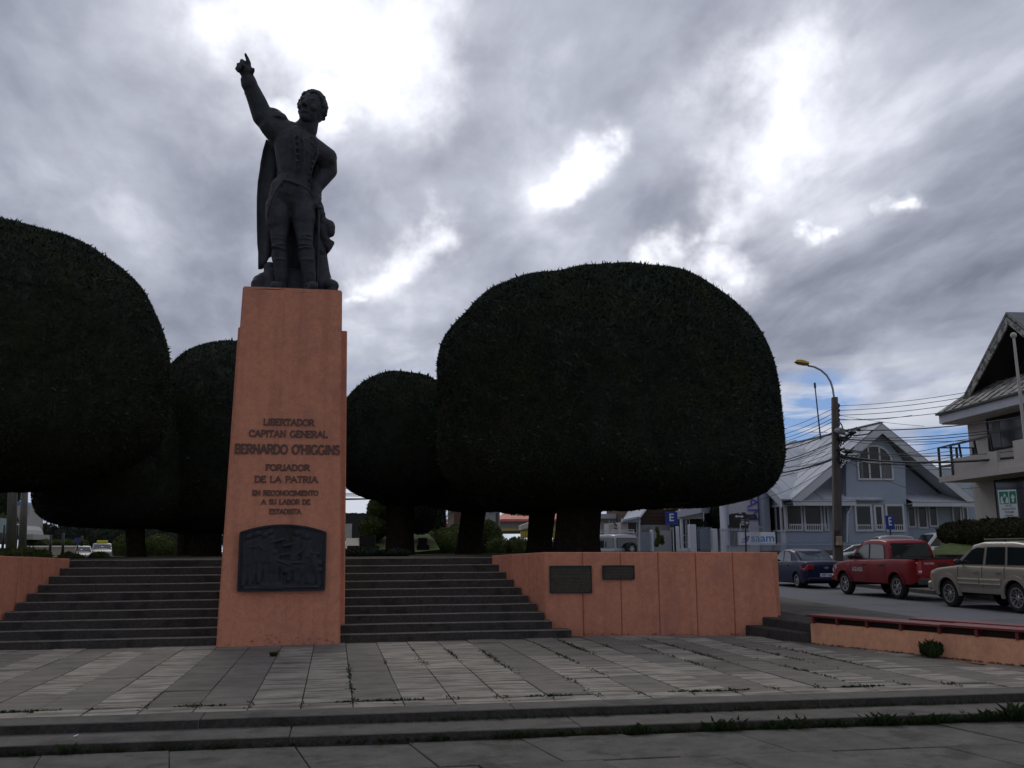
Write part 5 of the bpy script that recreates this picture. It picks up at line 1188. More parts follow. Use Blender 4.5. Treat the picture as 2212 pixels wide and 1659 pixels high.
FB2 = Fac(kB, 95.); r2 = thing('orange_roof_house', 'small grey house with orange roof seen past the dark bush', 'house', FB2.p(1030, 450))
q = MB(); FB2.box(q, 940, 385, 1098, 470, 0, 6); q.build('wall', GREYW, r2)
q = MB(); q.prism([FB2.p(935, 390, -.5), FB2.p(1098, 388, -.5), FB2.p(1090, 356, 3), FB2.p(1062, 350, 3), FB2.p(1035, 360, 3), FB2.p(950, 362, 3)], (0, 0, -.3)); q.build('roof', REDR2, r2)
q = MB(); FB2.box(q, 1000, 428, 1090, 455, -1, -.5); q.build('porch', REDR, r2)
q = MB(); FB2.box(q, 1096, 325, 1130, 460, -2, 2); tag(q.build('chimney_block', WHITEB), 'pale square block beside the orange roofed house', 'building')
FB3 = Fac(kB, 70.); q = MB(); FB3.box(q, 1128, 225, 1200, 440, 0, 4); tag(q.build('building', BRICK), 'dark brown building left of the slim trunk', 'building')
gb = thing('grey_building', 'grey flat building with barred windows right of the slim trunk', 'building', FB3.p(1430, 440))
q = MB(); FB3.box(q, 1340, 262, 1600, 470, 1, 6); q.build('wall', GREYW, gb)
for i in range(4): window(gb, FB3, 1362+i*20, 300, 1374+i*20, 372, 1, .03)
q = MB(); FB3.tube = None
t_ = FB3.p(1550, 290, -3); b3 = FB3.p(1550, 410, -3); q.tube([b3, t_], .12, 6); tag(q.build('utility_pole', WOODP), 'dark slim pole in front of the red roof', 'pole')
# dark low building right beside the pedestal, white door
FB4 = Fac(kB, 58.); db = thing('dark_shed', 'long dark flat building immediately right of the pedestal', 'building', FB4.p(200, 540))
q = MB(); FB4.box(q, -400, 300, 330, 560, 0, 5); q.build('wall', DARKW, db)
q = MB(); FB4.box(q, 62, 398, 126, 540, -.06, 0); q.build('door', WHITEB, db)
random.seed(4); q = MB()
for i in range(40): x_ = -380+i*17.5; FB4.box(q, x_, 292+random.uniform(-4, 4), x_+16, 304, 0, 5)
q.build('ragged_parapet', DARKW, db)

# ---- white balcony building at the right edge; facade runs along the street
pf = atD(2097, 1000, 38.5); NF = Vector((S.y, -S.x, 0))            # plane contains the street direction
def bp(x, y, off=0.): return onP(*kE(x, y), pf-NF*off, NF)         # off > 0 stands out toward the street
wb = thing('white_balcony_building', 'stained white two storey building with steep dark gable at the right edge', 'building', (bp(690, 1440).x, bp(690, 1440).y, .5))
def wq(mb, pts, off, th): return mb.prism([bp(x_, y_, off) for x_, y_ in pts], NF*th)
def bz(x, y, off=0.): return bp(x, y, off)
def alongpt(t, z, off=0.): p = pf-S*t-NF*off; return Vector((p.x, p.y, z))         # t metres toward the viewer from far corner
def wbox(mb, t0, t1, z0_, z1, o0, o1): return mb.prism([alongpt(t0, z0_, o0), alongpt(t1, z0_, o0), alongpt(t1, z1, o0), alongpt(t0, z1, o0)], -NF*(o1-o0))
def tof(x, y, off=0.): p = bp(x, y, off); return -(p-pf).dot(S)
zEv = bp(645, 772).z; zSl = bp(690, 1172).z; zB = .45
q = MB(); wbox(q, 0, 15, zB-.3, zEv, 0, -9); q.build('wall', WHITEB, wb)
# eave of the main roof
te = tof(455, 750, .9); ze = bp(440, 748, .9).z
q = MB(); wbox(q, te, 16, ze-.42, ze-.06, 1.0, .9); q.build('fascia', WHITE, wb)
q = MB(); wbox(q, te, 16, ze-.46, ze-.42, .9, -.1); q.build('soffit', WHITEB, wb)
q = MB(); wbox(q, te-.06, 16, ze-.08, ze, 1.12, .98); q.build('gutter', BLACK, wb)
trk = tof(605, 640, .1); 
q = MB(); a = alongpt(te-.05, ze, 1.1); b_ = alongpt(16, ze, 1.1); c = alongpt(16, ze+1.0, -.4); d = alongpt(trk-.2, ze+1.0, -.4); q.prism([a, b_, c, d], (0, 0, -.08)); q.build('eave_roof', DIRTY, wb)
q = MB(); random.seed(3)
for i in range(1, 26): t = i/26; q.bar(a.lerp(b_, t)+Vector((0, 0, .02)), d.lerp(c, t)+Vector((0, 0, .02)), .05, .03)
q.build('roof_ribs', DIRTY, wb)
# gable above
g0 = bp(608, 640, .35); gt_ = bp(893, 82, .35); tg = -(gt_-pf).dot(S); t0g = -(g0-pf).dot(S); g1t = 2*tg-t0g
q = MB(); q.prism([alongpt(t0g+.35, g0.z+.2, -1.2), alongpt(g1t, g0.z+.2, -1.2), alongpt(tg, gt_.z-.5, -1.2)], -NF*-.3); q.build('gable_cladding', DARKW, wb)
q = MB(); zlo = ze+.75
q.prism([alongpt(t0g+1.3, zlo, -1.1), alongpt(g1t, zlo, -1.1), alongpt(tg, gt_.z-2.9, -1.1)], NF*-.12); q.build('grey_gable_panel', mat('grey_panel', (.075, .078, .085), .8, .15, 4), wb)
q = MB(); p0 = bp(720, 600, -1.0); p1 = bp(1004, 215, -1.0); q.bar(p0, p1, .12, .12); q.build('trim_strip', WHITEB, wb)
for s0, s1 in (((t0g, g0.z), (tg, gt_.z)), ((tg, gt_.z), (g1t, g0.z))):
    A_ = alongpt(s0[0], s0[1], .4); B_ = alongpt(s1[0], s1[1], .4); dn = Vector((0, 0, -.5))
    q = MB(); q.prism([A_, B_, B_+dn, A_+dn*.75], NF*.06); q.build('barge_board', DIRTY, wb)
    q = MB(); q.prism([A_+Vector((0, 0, .06)), B_+Vector((0, 0, .06)), B_+Vector((0, 0, .0)), A_+Vector((0, 0, .0))], NF*9); q.build('roof', ROOFD, wb)
    q = MB(); q.prism([A_+Vector((0, 0, -.05)), B_+Vector((0, 0, -.05)), B_+Vector((0, 0, -.12)), A_+Vector((0, 0, -.12))], NF*1.6); q.build('soffit', DARKW, wb)
# upper window opening, balcony, lower floor
q = MB(); t0_ = tof(778, 900); t1_ = 14; z1_ = bp(778, 768).z; z0_ = bp(795, 990).z; wbox(q, t0_, t1_, z0_, z1_, .03, -.02); q.build('opening', DARKW, wb)
for i in range(5):
    tt = t0_+i*(t1_-t0_)/5; q = MB(); wbox(q, tt+.04, tt+(t1_-t0_)/5-.04, z0_+.05, z1_-.05, .055, .035); w_ = q.build('window', GLASS, wb)
    q = MB(); wbox(q, tt-.03, tt+.03, z0_, z1_, .08, .03); q.build('frame', DARKW, w_)
    if i < 3: q = MB(); wbox(q, tt+.3, tt+.8, z0_+.1, z1_-.15, .065, .057); q.build('curtain', CURT, w_)
BO = 1.5; tb0 = tof(540, 1100, BO); zb1 = bp(540, 1040, BO).z; zb0 = bp(540, 1150, BO).z; tb1 = tof(822, 1000, BO)
q = MB(); wbox(q, tb0, tb1, zb0, zb1, BO, BO-.12); wbox(q, tb0, tb0+.12, zb0, zb1, BO-.121, 0); q.build('balcony_parapet', WHITEB, wb)
q = MB(); tb2 = tof(930, 960, BO); wbox(q, tb1, 15, zb0, zb0+(zb1-zb0)*.35, BO-.01, BO-.12); wbox(q, tb2, 15, zb0+(zb1-zb0)*.35, zb1+.25, BO-.005, BO-.12); q.build('balcony_parapet', WHITEB, wb)
ts = tof(445, 1160, BO); q = MB(); wbox(q, ts, 15, zb0-.22, zb0, BO+.03, .0); q.build('balcony_slab', WHITEB, wb)
rr_ = thing('balcony_railing', 'black metal corner railing on the white balcony', 'railing', alongpt(ts, zb0, BO))
q = MB(); zr = bp(445, 968, BO).z
def rp(t, z_, o): return alongpt(t, z_, o)
P_ = [rp(ts+.1, zb0, BO), rp(ts+.1, zr, BO)]
for (t_, o_) in ((ts+.1, BO), (ts+.1, .75), (tb0-.1, BO), (ts+.1, .05)):
    q = MB(); q.bar(rp(t_, zb0, o_), rp(t_, zr, o_), .07, .07); q.build('post', BLACK, rr_)
for k_, z_ in enumerate((zr, zb0+(zr-zb0)*.36)):
    q = MB(); q.bar(rp(ts+.1, z_, BO), rp(ts+.1, z_, 0), .05, .05); q.build('rail', BLACK, rr_); q = MB(); q.bar(rp(ts+.1, z_, BO), rp(tb0, z_, BO), .05, .05); q.build('rail', BLACK, rr_)
q = MB(); q.bar(rp(tb0-.1, zr, BO), rp(tb1-.3, zr+.05, BO), .07, .07); q.build('rail', BLACK, rr_)
for t_ in np.linspace(tb0+.5, tb1-.3, 3): q = MB(); q.bar(rp(t_, zb1-.1, BO-.06), rp(t_, zr, BO-.0), .06, .06); q.build('post', BLACK, rr_)
q = MB(); t0_ = tof(818, 1300); wbox(q, t0_, 14, zB+.1, bp(818, 1180).z, .03, -.02); q.build('opening', DARKW, wb)
for i in range(3):
    tt = t0_+.15+i*3.2; q = MB(); wbox(q, tt, tt+2.9, zB+.2, bp(818, 1190).z, .05, .035); w_ = q.build('window', GLASS, wb); q = MB(); wbox(q, tt+2.9, tt+3.05, zB+.1, bp(818, 1185).z, .10, .03); q.build('frame', GALV, w_)
# leaning flag pole in front
q = MB(); a, b_ = onP(*kE(935, 232), pf-NF*3.2, NF), onP(*kE(1003, 830), pf-NF*3.2, NF); dd = (b_-a); q.tube([a, a+dd*2.1], [.04, .07], 8)
q.ell(a+Vector((0, 0, .03)), .10, 8, 6); tag(q.build('flag_pole', WHITEB), 'weathered thin white flag pole before the steep gable', 'pole')
# evacuation sign
sg_ = thing('evacuation_sign', 'green and white tsunami evacuation route sign behind the hedge', 'sign', atD(*kJ(1460, 400), 30))
cn = [atD(*kJ(x_, y_), 30) for x_, y_ in ((1350, 405), (1592, 395), (1555, 5), (1318, 8))]
cn0 = (cn[0]+cn[1])/2; rr1 = (cn[1]-cn[0]).normalized(); wd_ = (cn[1]-cn[0]).length; hh_ = ((cn[3]+cn[2])/2-cn0).length; uu = Vector((0, 0, 1)); nn_ = rr1.cross(uu).normalized()
if nn_.dot(CAM-cn0) < 0: nn_ = -nn_
def sgp(u, v, o=0.): return cn[0]+rr1*(u*wd_)+uu*(v*hh_)+nn_*o
q = MB(); q.prism([sgp(0, 0), sgp(1, 0), sgp(1, 1), sgp(0, 1)], -nn_*.02); q.build('panel', SIGNW, sg_, bevel=.004)
for u0_, u1_ in ((.04, .54), (.59, .96)):
    q = MB(); q.prism([sgp(u0_, .53, .003), sgp(u1_, .53, .003), sgp(u1_, .95, .003), sgp(u0_, .95, .003)], -nn_*.002); q.build('green_field', SIGNG, sg_)
q = MB()
for pl_ in ([(.07, .55), (.3, .55), (.24, .62), (.2, .68), (.22, .76), (.15, .80), (.10, .72), (.10, .62)], [(.34, .56), (.52, .56), (.52, .68), (.46, .78), (.40, .74)], [(.28, .82), (.32, .90), (.36, .84), (.42, .80), (.38, .78), (.34, .80), (.30, .74), (.26, .76)], [(.72, .58), (.82, .58), (.82, .72), (.90, .72), (.77, .86), (.65, .72), (.72, .72)]):
    q.prism([sgp(u_, v_, .006) for u_, v_ in pl_], -nn_*.002)
q.build('white_symbols', SIGNW, sg_)
q = MB()
for s_, v_, h_, w__ in (('VIA DE', .44, .07, .34), ('EVACUACION', .33, .07, .72), ('TSUNAMI', .22, .07, .5)):
    text_mb(q, s_, sgp(.5, v_, .005), rr1, uu, h_*hh_*1.35, .0, 'CENTER', w__*wd_, .01)
for u0_, u1_, v_ in ((.28, .40, .135), (.42, .70, .135), (.38, .60, .07)): q.prism([sgp(u0_, v_, .005), sgp(u1_, v_, .005), sgp(u1_, v_+.022, .005), sgp(u0_, v_+.022, .005)], -nn_*.002)
q.build('lettering', SIGNK, sg_)
q = MB(); q.prism([sgp(.72, .03, .004), sgp(.84, .03, .004), sgp(.84, .1, .004), sgp(.72, .1, .004)], -nn_*.002); q.build('blue_patch', SIGNB, sg_)
q = MB(); q.prism([sgp(.84, .03, .004), sgp(.96, .03, .004), sgp(.96, .1, .004), sgp(.84, .1, .004)], -nn_*.002); q.build('red_patch', SIGNR, sg_)
q = MB(); q.tube([sgp(.5, .1, -.05), Vector((sgp(.5, 0).x, sgp(.5, 0).y, .3))], .03, 8); q.build('post', GALV, sg_)
# hedge and grass bank in front of it
leafy('hedge', 'long brown green hedge before the white building', 'hedge', [el(kJ, 590, 440, 860, 740, 34, .8), el(kJ, 760, 410, 1100, 760, 33, .9), el(kJ, 1000, 395, 1400, 780, 31.5, 1.), el(kJ, 1250, 380, 1700, 820, 30, 1.), el(kJ, 1500, 370, 2200, 850, 29, 1.)], HEDGE_B, 9000, .11, 30)
q = MB(); pts = [(470, 770, 32), (700, 700, 34), (1250, 660, 34), (2300, 700, 31), (2300, 840, 27), (1040, 838, 29.5), (480, 862, 30.5)]
a = [atD(*kJ(x_, y_), D_) for x_, y_, D_ in pts]; q.prism(a, (0, 0, -.6)); struct('grass_bank', q, GRASS)
q = MB(); a = [atD(*kJ(x_, y_), D_) for x_, y_, D_ in ((478, 864, 30.3), (1040, 840, 29.3), (2300, 842, 26.8), (2300, 960, 26.8), (1040, 960, 29.3), (490, 960, 30.3))]; q.prism(a, NF*.3); tag(q.build('retaining_kerb', CURB), 'low grey concrete edge below the grass bank', 'kerb')

# ---- far left: tower, cladding building, wall, poles
FK = Fac(kK, 88.); tw = thing('tower', 'pale stepped tower with bright blue top behind the utility poles', 'tower', FK.p(350, 1100))
q = MB(); FK.box(q, 215, 590, 405, 1100, 0, 4); q.build('shaft', TOWER, tw)
q = MB(); FK.poly(q, [(230, 585), (345, 585), (330, 545), (240, 545)], -.1, 3); q.build('blue_cap', SIGNB if False else mat('blue_cap', (.05, .18, .5), .6), tw)
q = MB(); FK.poly(q, [(225, 700), (230, 830), (285, 830)], -.12, -.05); q.build('dark_opening', DARKW, tw)
q = MB(); FK.poly(q, [(340, 1020), (540, 1035), (525, 970), (480, 915), (445, 905), (345, 880)], -3, 2); q.build('lower_block', TOWER, tw)
q = MB(); FK.box(q, 395, 780, 445, 905, -1, 2); q.build('stair_turret', TOWER, tw)
for i in range(4):
    q = MB(); FK.box(q, 355+i*34, 1050, 372+i*34, 1095, -3.05, -2.9); w_ = q.build('window', DARKW, tw)
q = MB(); FK.box(q, 340, 1035, 640, 1110, -3, 2); q.build('ground_block', TOWER, tw)
q = MB(); FK.box(q, 15, 820, 330, 1025, -12, -4); tag(q.build('clad_building', TURQ), 'pale green clad building behind the utility poles at left', 'building')
q = MB(); FK.box(q, -40, 1025, 330, 1180, -11, -4); tag(q.build('low_building', DARKW), 'dark shop front under the pale green building', 'building')
lw = FK.p(700, 1205); q = MB(); FKw = Fac(kK, 76.); FKw.box(q, 315, 1205, 1100, 1330, 0, .3); tag(q.build('boundary_wall', BEIGE), 'long beige wall with white coping behind the parked cars', 'wall')
q = MB(); FKw.box(q, 315, 1198, 1100, 1213, -.15, .4); tag(q.build('coping', FLAGW), 'white coping strip on the long beige wall', 'coping')
leafy('hedge', 'long dark green bank above the beige wall', 'hedge', [el(kK, 330+i*180, 1110, 560+i*180, 1230, 82, 1.2) for i in range(5)], HEDGE, 2500, .22, 33)
for i, (x0_, x1_, y0_) in enumerate(((380, 900, 880), (740, 1400, 860), (1200, 1900, 870), (1700, 2500, 880), (2300, 3300, 890))): leafy('tree', '%s of the dark trees far behind the parked cars, counted from the left' % ['first', 'second', 'third', 'fourth', 'last'][i], 'tree', [el(kK, x0_, y0_, x1_, 1380, 105, 2.5)], LEAF_T, 1500, .3, 60+i, group='dark far trees at left')
leafy('tree', 'tall dark tree mass behind the utility poles at the left edge', 'tree', [el(kK, -300, 60, 230, 860, 98, 3.)], LEAF_T, 2200, .35, 70)
leafy('tree', 'round green tree left of the utility poles', 'tree', [el(kK, -60, 760, 110, 900, 80, 2.)], HEDGE, 700, .25, 34)
def upole(K, top_, bot, D, r_, m, label):
    a, b_ = atD(*K(*bot), D), atD(*K(*top_), D); root = thing('utility_pole', label, 'pole', a); q = MB(); q.tube([a, b_], [r_, r_*.8], 10); q.build('pole', m, root, smooth=True); return root
upole(kA, (140, -200), (105, 860), 46, .24, CONCP, 'thicker concrete utility pole at the left, nearer one')
upole(kA, (248, 150), (215, 850), 50, .20, CONCP, 'thinner concrete utility pole at the left, behind the first')
for k, (xt, yt, xb, yb_, lab) in enumerate(((46, 595, 20, 870, 'leftmost black fence post'), (172, 595, 150, 850, 'black fence post between the utility poles'), (500, 690, 487, 885, 'black fence post left of the parked cars'), (620, 675, 613, 885, 'black fence post with wire arms beside the parked cars'), (805, 700, 800, 800, 'black fence post behind the dark parked car'))):
    upole(kA, (xt, yt), (xb, yb_), 50, .07, BLACK, lab)
sp = thing('parking_sign', 'small blue parking sign behind the dark car at left', 'sign', atD(*kA(755, 850), 66))
q = MB(); a, b_ = atD(*kA(733, 718), 66), atD(*kA(776, 762), 66); q.box(a.x, b_.x, a.y, a.y+.03, b_.z, a.z); q.build('panel', SIGNB, sp)
q = MB(); c = atD(*kA(755, 850), 66); q.tube([c, Vector((c.x, c.y+.05, a.z))], .05, 6); q.build('post', BLACK, sp)
# ------------------------------------------------------------------ vehicles
def interp(x, pts): return float(np.interp(x, [p[0] for p in pts], [p[1] for p in pts]))
def vehicle(name, label, cat, sp, loc, rz):
    """local frame: x forward (0 = rear bumper, L = nose), y left, z up. Near side is y > 0."""
    L, Wd = sp['L'], sp['W']; hw = Wd/2; root = thing(name, label, cat, loc, rz); P = sp['paint']; deck = sp['deck']; belt = sp['belt']; roof = sp['roof']
    wr = sp['wr']; wx_ = sp['wx']; sill = sp['sill']; rc = wr*sp.get('arch', 1.17)
    def plan(x):
        e = sp.get('round', .45); f = 1.
        if x < e: f = 1-.13*(1-x/e)**2
        if x > L-e: f = 1-.20*(1-(L-x)/e)**2
        return f
    def zb(x):
        z = sill
        if x < .35: z = sill+(.12)*(1-x/.35)
        if x > L-.4: z = sill+.06*(1-(L-x)/.4)
        for w_ in wx_:
            d = abs(x-w_)
            if d < rc: z = max(z, wr+sqrt(rc*rc-d*d))
        return z
    def Y(x, z):                                   # outer side surface of the lower body
        zm = sill+.38*(belt-sill)+.15; h_ = belt-sill; t = (z-zm)/h_
        return hw*plan(x)*(1-(.10*t*t if t > 0 else .10*t*t))
    xs = sorted(set([0, .02, .06, .12, .2, .3, L-.3, L-.2, L-.12, L-.06, L-.02, L]+[round(v, 3) for v in np.arange(.4, L-.35, .12)]+[w_+s_*rc*f for w_ in wx_ for s_ in (-1, 1) for f in (1.001, .999, .97, .9, .8, .65, .45, .2)]))
    xs = [x for x in xs if 0 <= x <= L]
    q = MB(); prof = []
    for x in xs:
        b_, t_ = zb(x), interp(x, deck); row = []; N = 7
        for i in range(N+1):
            z = b_+(t_-.05-b_)*i/N; row.append((Y(x, z), z))
        ys = Y(x, t_-.05); row += [(ys-.02, t_-.018), (ys-.07, t_-.002), (ys*.6, t_+.012), (0, t_+.02)]
        row = [(0, b_+.0)]+row if False else row; prof.append(row)
    m_ = len(prof[0]); k = 0
    for x, row in zip(xs, prof):
        xo = x
        for (y, z) in row: q.v.append((xo, y, z))
        for (y, z) in reversed(row[:-1]): q.v.append((xo, -y, z))
    n = 2*m_-1
    for i in range(len(xs)-1):
        for j in range(n-1): q.f.append((i*n+j, i*n+j+1, (i+1)*n+j+1, (i+1)*n+j))
    for base_ in (0, (len(xs)-1)*n): q.f.append(tuple(base_+j for j in range(n)))
    q.build('body', P, root, smooth=False, local=True)
    bo = root.children[-1] if root.children else None
    bo = [o for o in root.children if o.name.startswith('body')][0]
    bo.data.polygons.foreach_set('use_smooth', [True]*(len(bo.data.polygons)-2)+[False]*2)
    if hasattr(bo.data, 'set_sharp_from_angle'): bo.data.set_sharp_from_angle(angle=radians(38))
    # greenhouse
    cab = sp['cab']; cx0, cx1 = cab[0][0], cab[-1][0]; inset = sp.get('inset', .07); lean = sp.get('lean', .22)
    def ZC(x): return interp(x, cab)
    zr = max(p[1] for p in cab)
    def YG(z): return hw*.955-inset-lean*(z-belt)*.62
    q = MB(); gx = sorted(set([round(v, 3) for v in np.arange(cx0, cx1, .1)]+[p[0] for p in cab]+[cx1])); n = 0
    for x in gx:
        zt = max(ZC(x), belt-.06+.001); row = [(YG(belt-.06), belt-.06)]+[(YG(belt-.06+(zt-.05-belt+.06)*i/5 if zt > belt+.02 else belt-.06), belt-.06+max(0, (zt-.05-belt+.06))*i/5) for i in range(1, 6)]
        yt = YG(zt); row += [(yt-.025, zt-.02), (yt-.09, zt-.003), (yt*.5, zt+.012), (0, zt+.018)]
        pts = [(x, y, z) for y, z in row]+[(x, -y, z) for y, z in reversed(row[:-1])]; n = len(pts); q.v += pts
    for i in range(len(gx)-1):
        for j in range(n-1): q.f.append((i*n+j, i*n+j+1, (i+1)*n+j+1, (i+1)*n+j))
    q.f.append(tuple(range(n))); q.f.append(tuple((len(gx)-1)*n+j for j in range(n)))
    cb_ = q.build('cabin', P, root, smooth=True, local=True)
    if hasattr(cb_.data, 'set_sharp_from_angle'): cb_.data.set_sharp_from_angle(angle=radians(40))
    # side glass: dark surround, then pane
    for s_ in (1, -1):
        for w_ in sp['glass']:
            c = np.mean(w_, axis=0)
            for grow, off, m, nm in ((.022, .006, BLACK, 'window_seal'), (0, .011, CGLASS, 'side_window')):
                pts = []
                for (x, z) in w_:
                    dx, dz_ = x-c[0], z-c[1]; d = math.hypot(dx, dz_); x2, z2 = x+dx/d*grow, z+dz_/d*grow; pts.append((x2, s_*(YG(z2)+off), z2))
                q = MB(); q.prism(pts, (0, -s_*.01, 0)); o = q.build(nm, m, root, local=True)
    def endglass(x0, z0_, x1, z1, nm, m=CGLASS, sh=.09):
        d = Vector((x1-x0, 0, z1-z0_)); nrm = Vector((d.z, 0, -d.x)).normalized(); 
        if nm == 'rear_window': nrm = -nrm
        if (nm == 'windscreen' and nrm.x < 0) or (nm == 'rear_window' and nrm.x > 0): nrm = -nrm
        p = []
        for (x, z) in ((x0, z0_), (x1, z1)): p.append((x, z, YG(z)-sh))
        for gr, off, m2, nn in ((.03, .019, BLACK, nm+'_seal'), (0, .026, m, nm)):
            a, b_ = p; o = nrm*off; q = MB(); du = d.normalized()*gr
            q.prism([Vector((a[0], a[2]+gr, a[1]))+o-du, Vector((a[0], -a[2]-gr, a[1]))+o-du, Vector((b_[0], -b_[2]-gr, b_[1]))+o+du, Vector((b_[0], b_[2]+gr, b_[1]))+o+du], -nrm*.01); q.build(nn, m2, root, local=True)
    endglass(*sp['screen'], 'windscreen'); endglass(*sp['rear'], 'rear_window', sp.get('rearm', CGLASS), sp.get('rsh', .09))
    def side(poly, m, nm, off=.008, th=.02, both=True, fun=Y):
        for s_ in ((1, -1) if both else (1,)):
            q = MB(); n = len(poly); vv = [(x, s_*(fun(x, z)+off), z) for x, z in poly]; vi = [(x, s_*(fun(x, z)-th), z) for x, z in poly]
            q.add(vv+vi, [tuple(range(n)), tuple(range(2*n-1, n-1, -1))]+[(i, (i+1) % n, n+(i+1) % n, n+i) for i in range(n)]); q.build(nm, m, root, local=True)
    def strip_(pts, wv, m, nm, off=.004, both=True):
        for s_ in ((1, -1) if both else (1,)):
            q = MB()
            for (a, b_) in zip(pts, pts[1:]):
                kx = max(1, int(math.hypot(b_[0]-a[0], b_[1]-a[1])/.12))
                for i in range(kx):
                    x0, z0_ = a[0]+(b_[0]-a[0])*i/kx, a[1]+(b_[1]-a[1])*i/kx; x1, z1 = a[0]+(b_[0]-a[0])*(i+1)/kx, a[1]+(b_[1]-a[1])*(i+1)/kx
                    dx, dz_ = x1-x0, z1-z0_; l = math.hypot(dx, dz_); ux, uz = -dz_/l*wv/2, dx/l*wv/2
                    pp_ = [(x0-ux, z0_-uz), (x1-ux, z1-uz), (x1+ux, z1+uz), (x0+ux, z0_+uz)]
                    q.add([(x, s_*(Y(x, z)+off), z) for x, z in pp_]+[(x, s_*(Y(x, z)-.01), z) for x, z in pp_], [(0, 1, 2, 3), (7, 6, 5, 4), (0, 4, 5, 1), (1, 5, 6, 2), (2, 6, 7, 3), (3, 7, 4, 0)])
            q.build(nm, m, root, local=True)
    # wheels
    for w_ in wx_:
        for s_ in (1, -1):
            yo = s_*(hw-.03); tw_ = .21
            wh = bpy.data.objects.new('wheel', None); COL.objects.link(wh); wh.parent = root; wh.location = (w_, yo-s_*tw_/2, wr)
            rr_ = wr*.66; q = MB(); q.lathe([(rr_, -tw_/2), (wr*.90, -tw_/2), (wr*.98, -tw_/2+.03), (wr, -tw_/2+.06), (wr, tw_/2-.06), (wr*.98, tw_/2-.03), (wr*.90, tw_/2), (rr_, tw_/2-.005), (rr_*.97, tw_/2-.02), (rr_*.97, -tw_/2)], (0, 0, 0), 'y', 30); q.build('tyre', RUBBER, wh, smooth=True, local=True)
            q = MB(); q.lathe([(0, s_*(tw_/2-.10)), (rr_*.98, s_*(tw_/2-.10)), (rr_*.98, s_*(tw_/2-.09)), (0, s_*(tw_/2-.09))], (0, 0, 0), 'y', 24); q.build('brake_disc', UNDER, wh, local=True)
            q = MB(); q.lathe([(rr_*.86, s_*(tw_/2-.09)), (rr_*1.0, s_*(tw_/2-.09)), (rr_*1.02, s_*(tw_/2+.004)), (rr_*.90, s_*(tw_/2+.002)), (rr_*.86, s_*(tw_/2-.09))], (0, 0, 0), 'y', 30)
            q.lathe([(0, s_*(tw_/2-.012)), (rr_*.2, s_*(tw_/2-.012)), (rr_*.26, s_*(tw_/2-.03)), (rr_*.26, s_*(tw_/2-.08))], (0, 0, 0), 'y', 18)
            ns = sp.get('spokes', 6)
            for i in range(ns):
                a_ = 2*pi*i/ns+.3; u = Vector((cos(a_), 0, sin(a_))); v = Vector((-sin(a_), 0, cos(a_))); y0_ = s_*(tw_/2-.03)
                for dv in ((-.035, .035) if ns == 5 and sp.get('split') else (0,)):
                    w0, w1 = (rr_*.10, rr_*.17) if dv == 0 else (rr_*.06, rr_*.07)
                    a0 = u*rr_*.18+v*dv*.6; a1 = u*rr_*.93+v*dv*2.0; q.prism([a0-v*w0+Vector((0, y0_, 0)), a1-v*w1+Vector((0, y0_, 0)), a1+v*w1+Vector((0, y0_, 0)), a0+v*w0+Vector((0, y0_, 0))], (0, -s_*.03, 0))
            q.build('rim', sp.get('rim', CHROME), wh, local=True)
    # underside and wheel housings
    q = MB(); q.box(.25, L-.3, -hw*.86, hw*.86, sill-.04, sill+.12)
    q.box(.15, L-.2, -hw*.62, hw*.62, sill+.1, belt-.15); q.build('underbody', UNDER, root, local=True)
    for w_ in wx_: q = MB(); q.tube([(w_, -hw*.8, wr), (w_, hw*.8, wr)], .05, 8); q.build('axle', UNDER, root, local=True)
    return dict(root=root, Y=Y, YG=YG, side=side, strip=strip_, zb=zb, rc=rc, hw=hw, plan=plan)
def mirror_(c, x, z, m):
    for s_ in (1, -1):
        q = MB(); y = s_*(c['YG'](z)+.10); q.ell((x, y+s_*.05, z+.05), (.06, .12, .08), 12, 8); q.bar((x, s_*(c['YG'](z)-.02), z), (x, y, z+.02), .04, .04); q.build('wing_mirror', m, c['root'], smooth=True, local=True)
def rearbox(c, x, y0, y1, z0_, z1, th, m, nm): q = MB(); q.box(x-th, x+.03, y0, y1, z0_, z1); return q.build(nm, m, c['root'], local=True, bevel=.006)
def carloc(x_px, y_px, zroad_y, wx_, hwid, ang=0.):
    """near side wheel contact seen at this point of the survey; returns origin at the rear bumper centre line"""
    z = .1
    for _ in range(4): p = onZ(x_px, y_px, z); z = road_z(p.y)
    d = S if ang == 0 else (Matrix.Rotation(ang, 3, 'Z')@S)
    left = Vector((-d.y, d.x, 0)); o = p-d*wx_-left*(hwid-.09); return Vector((o.x, o.y, z)), atan2(d.y, d.x)
# ---- navy sedan
sedan = dict(L=4.25, W=1.69, paint=P_BLUE, sill=.22, belt=.93, roof=1.47, wr=.30, wx=(.88, 3.38), round=.5,
    deck=[(0, .80), (.03, .93), (.1, 1.0), (.75, 1.05), (1.0, 1.04), (3.0, 1.0), (3.6, .93), (4.0, .82), (4.2, .66), (4.25, .5)],
    cab=[(.62, .98), (.9, 1.16), (1.25, 1.40), (1.6, 1.475), (2.1, 1.49), (2.5, 1.44), (3.02, 1.17), (3.35, .98)],
    glass=[[(1.42, 1.03), (1.50, 1.30), (1.75, 1.40), (2.06, 1.42), (2.06, 1.03)], [(2.14, 1.03), (2.14, 1.42), (2.45, 1.38), (2.98, 1.10), (3.02, 1.03)]],
    screen=(3.22, 1.05, 2.62, 1.37), rear=(.72, 1.05, 1.28, 1.39), rearm=CGLASS_L, rsh=.14, spokes=6, inset=.05)
loc, rz = carloc(1725, 1270, 0, .88, .845, radians(4))
c = vehicle('sedan', 'dark blue sedan parked with its boot toward the red pickup', 'car', sedan, loc, rz)
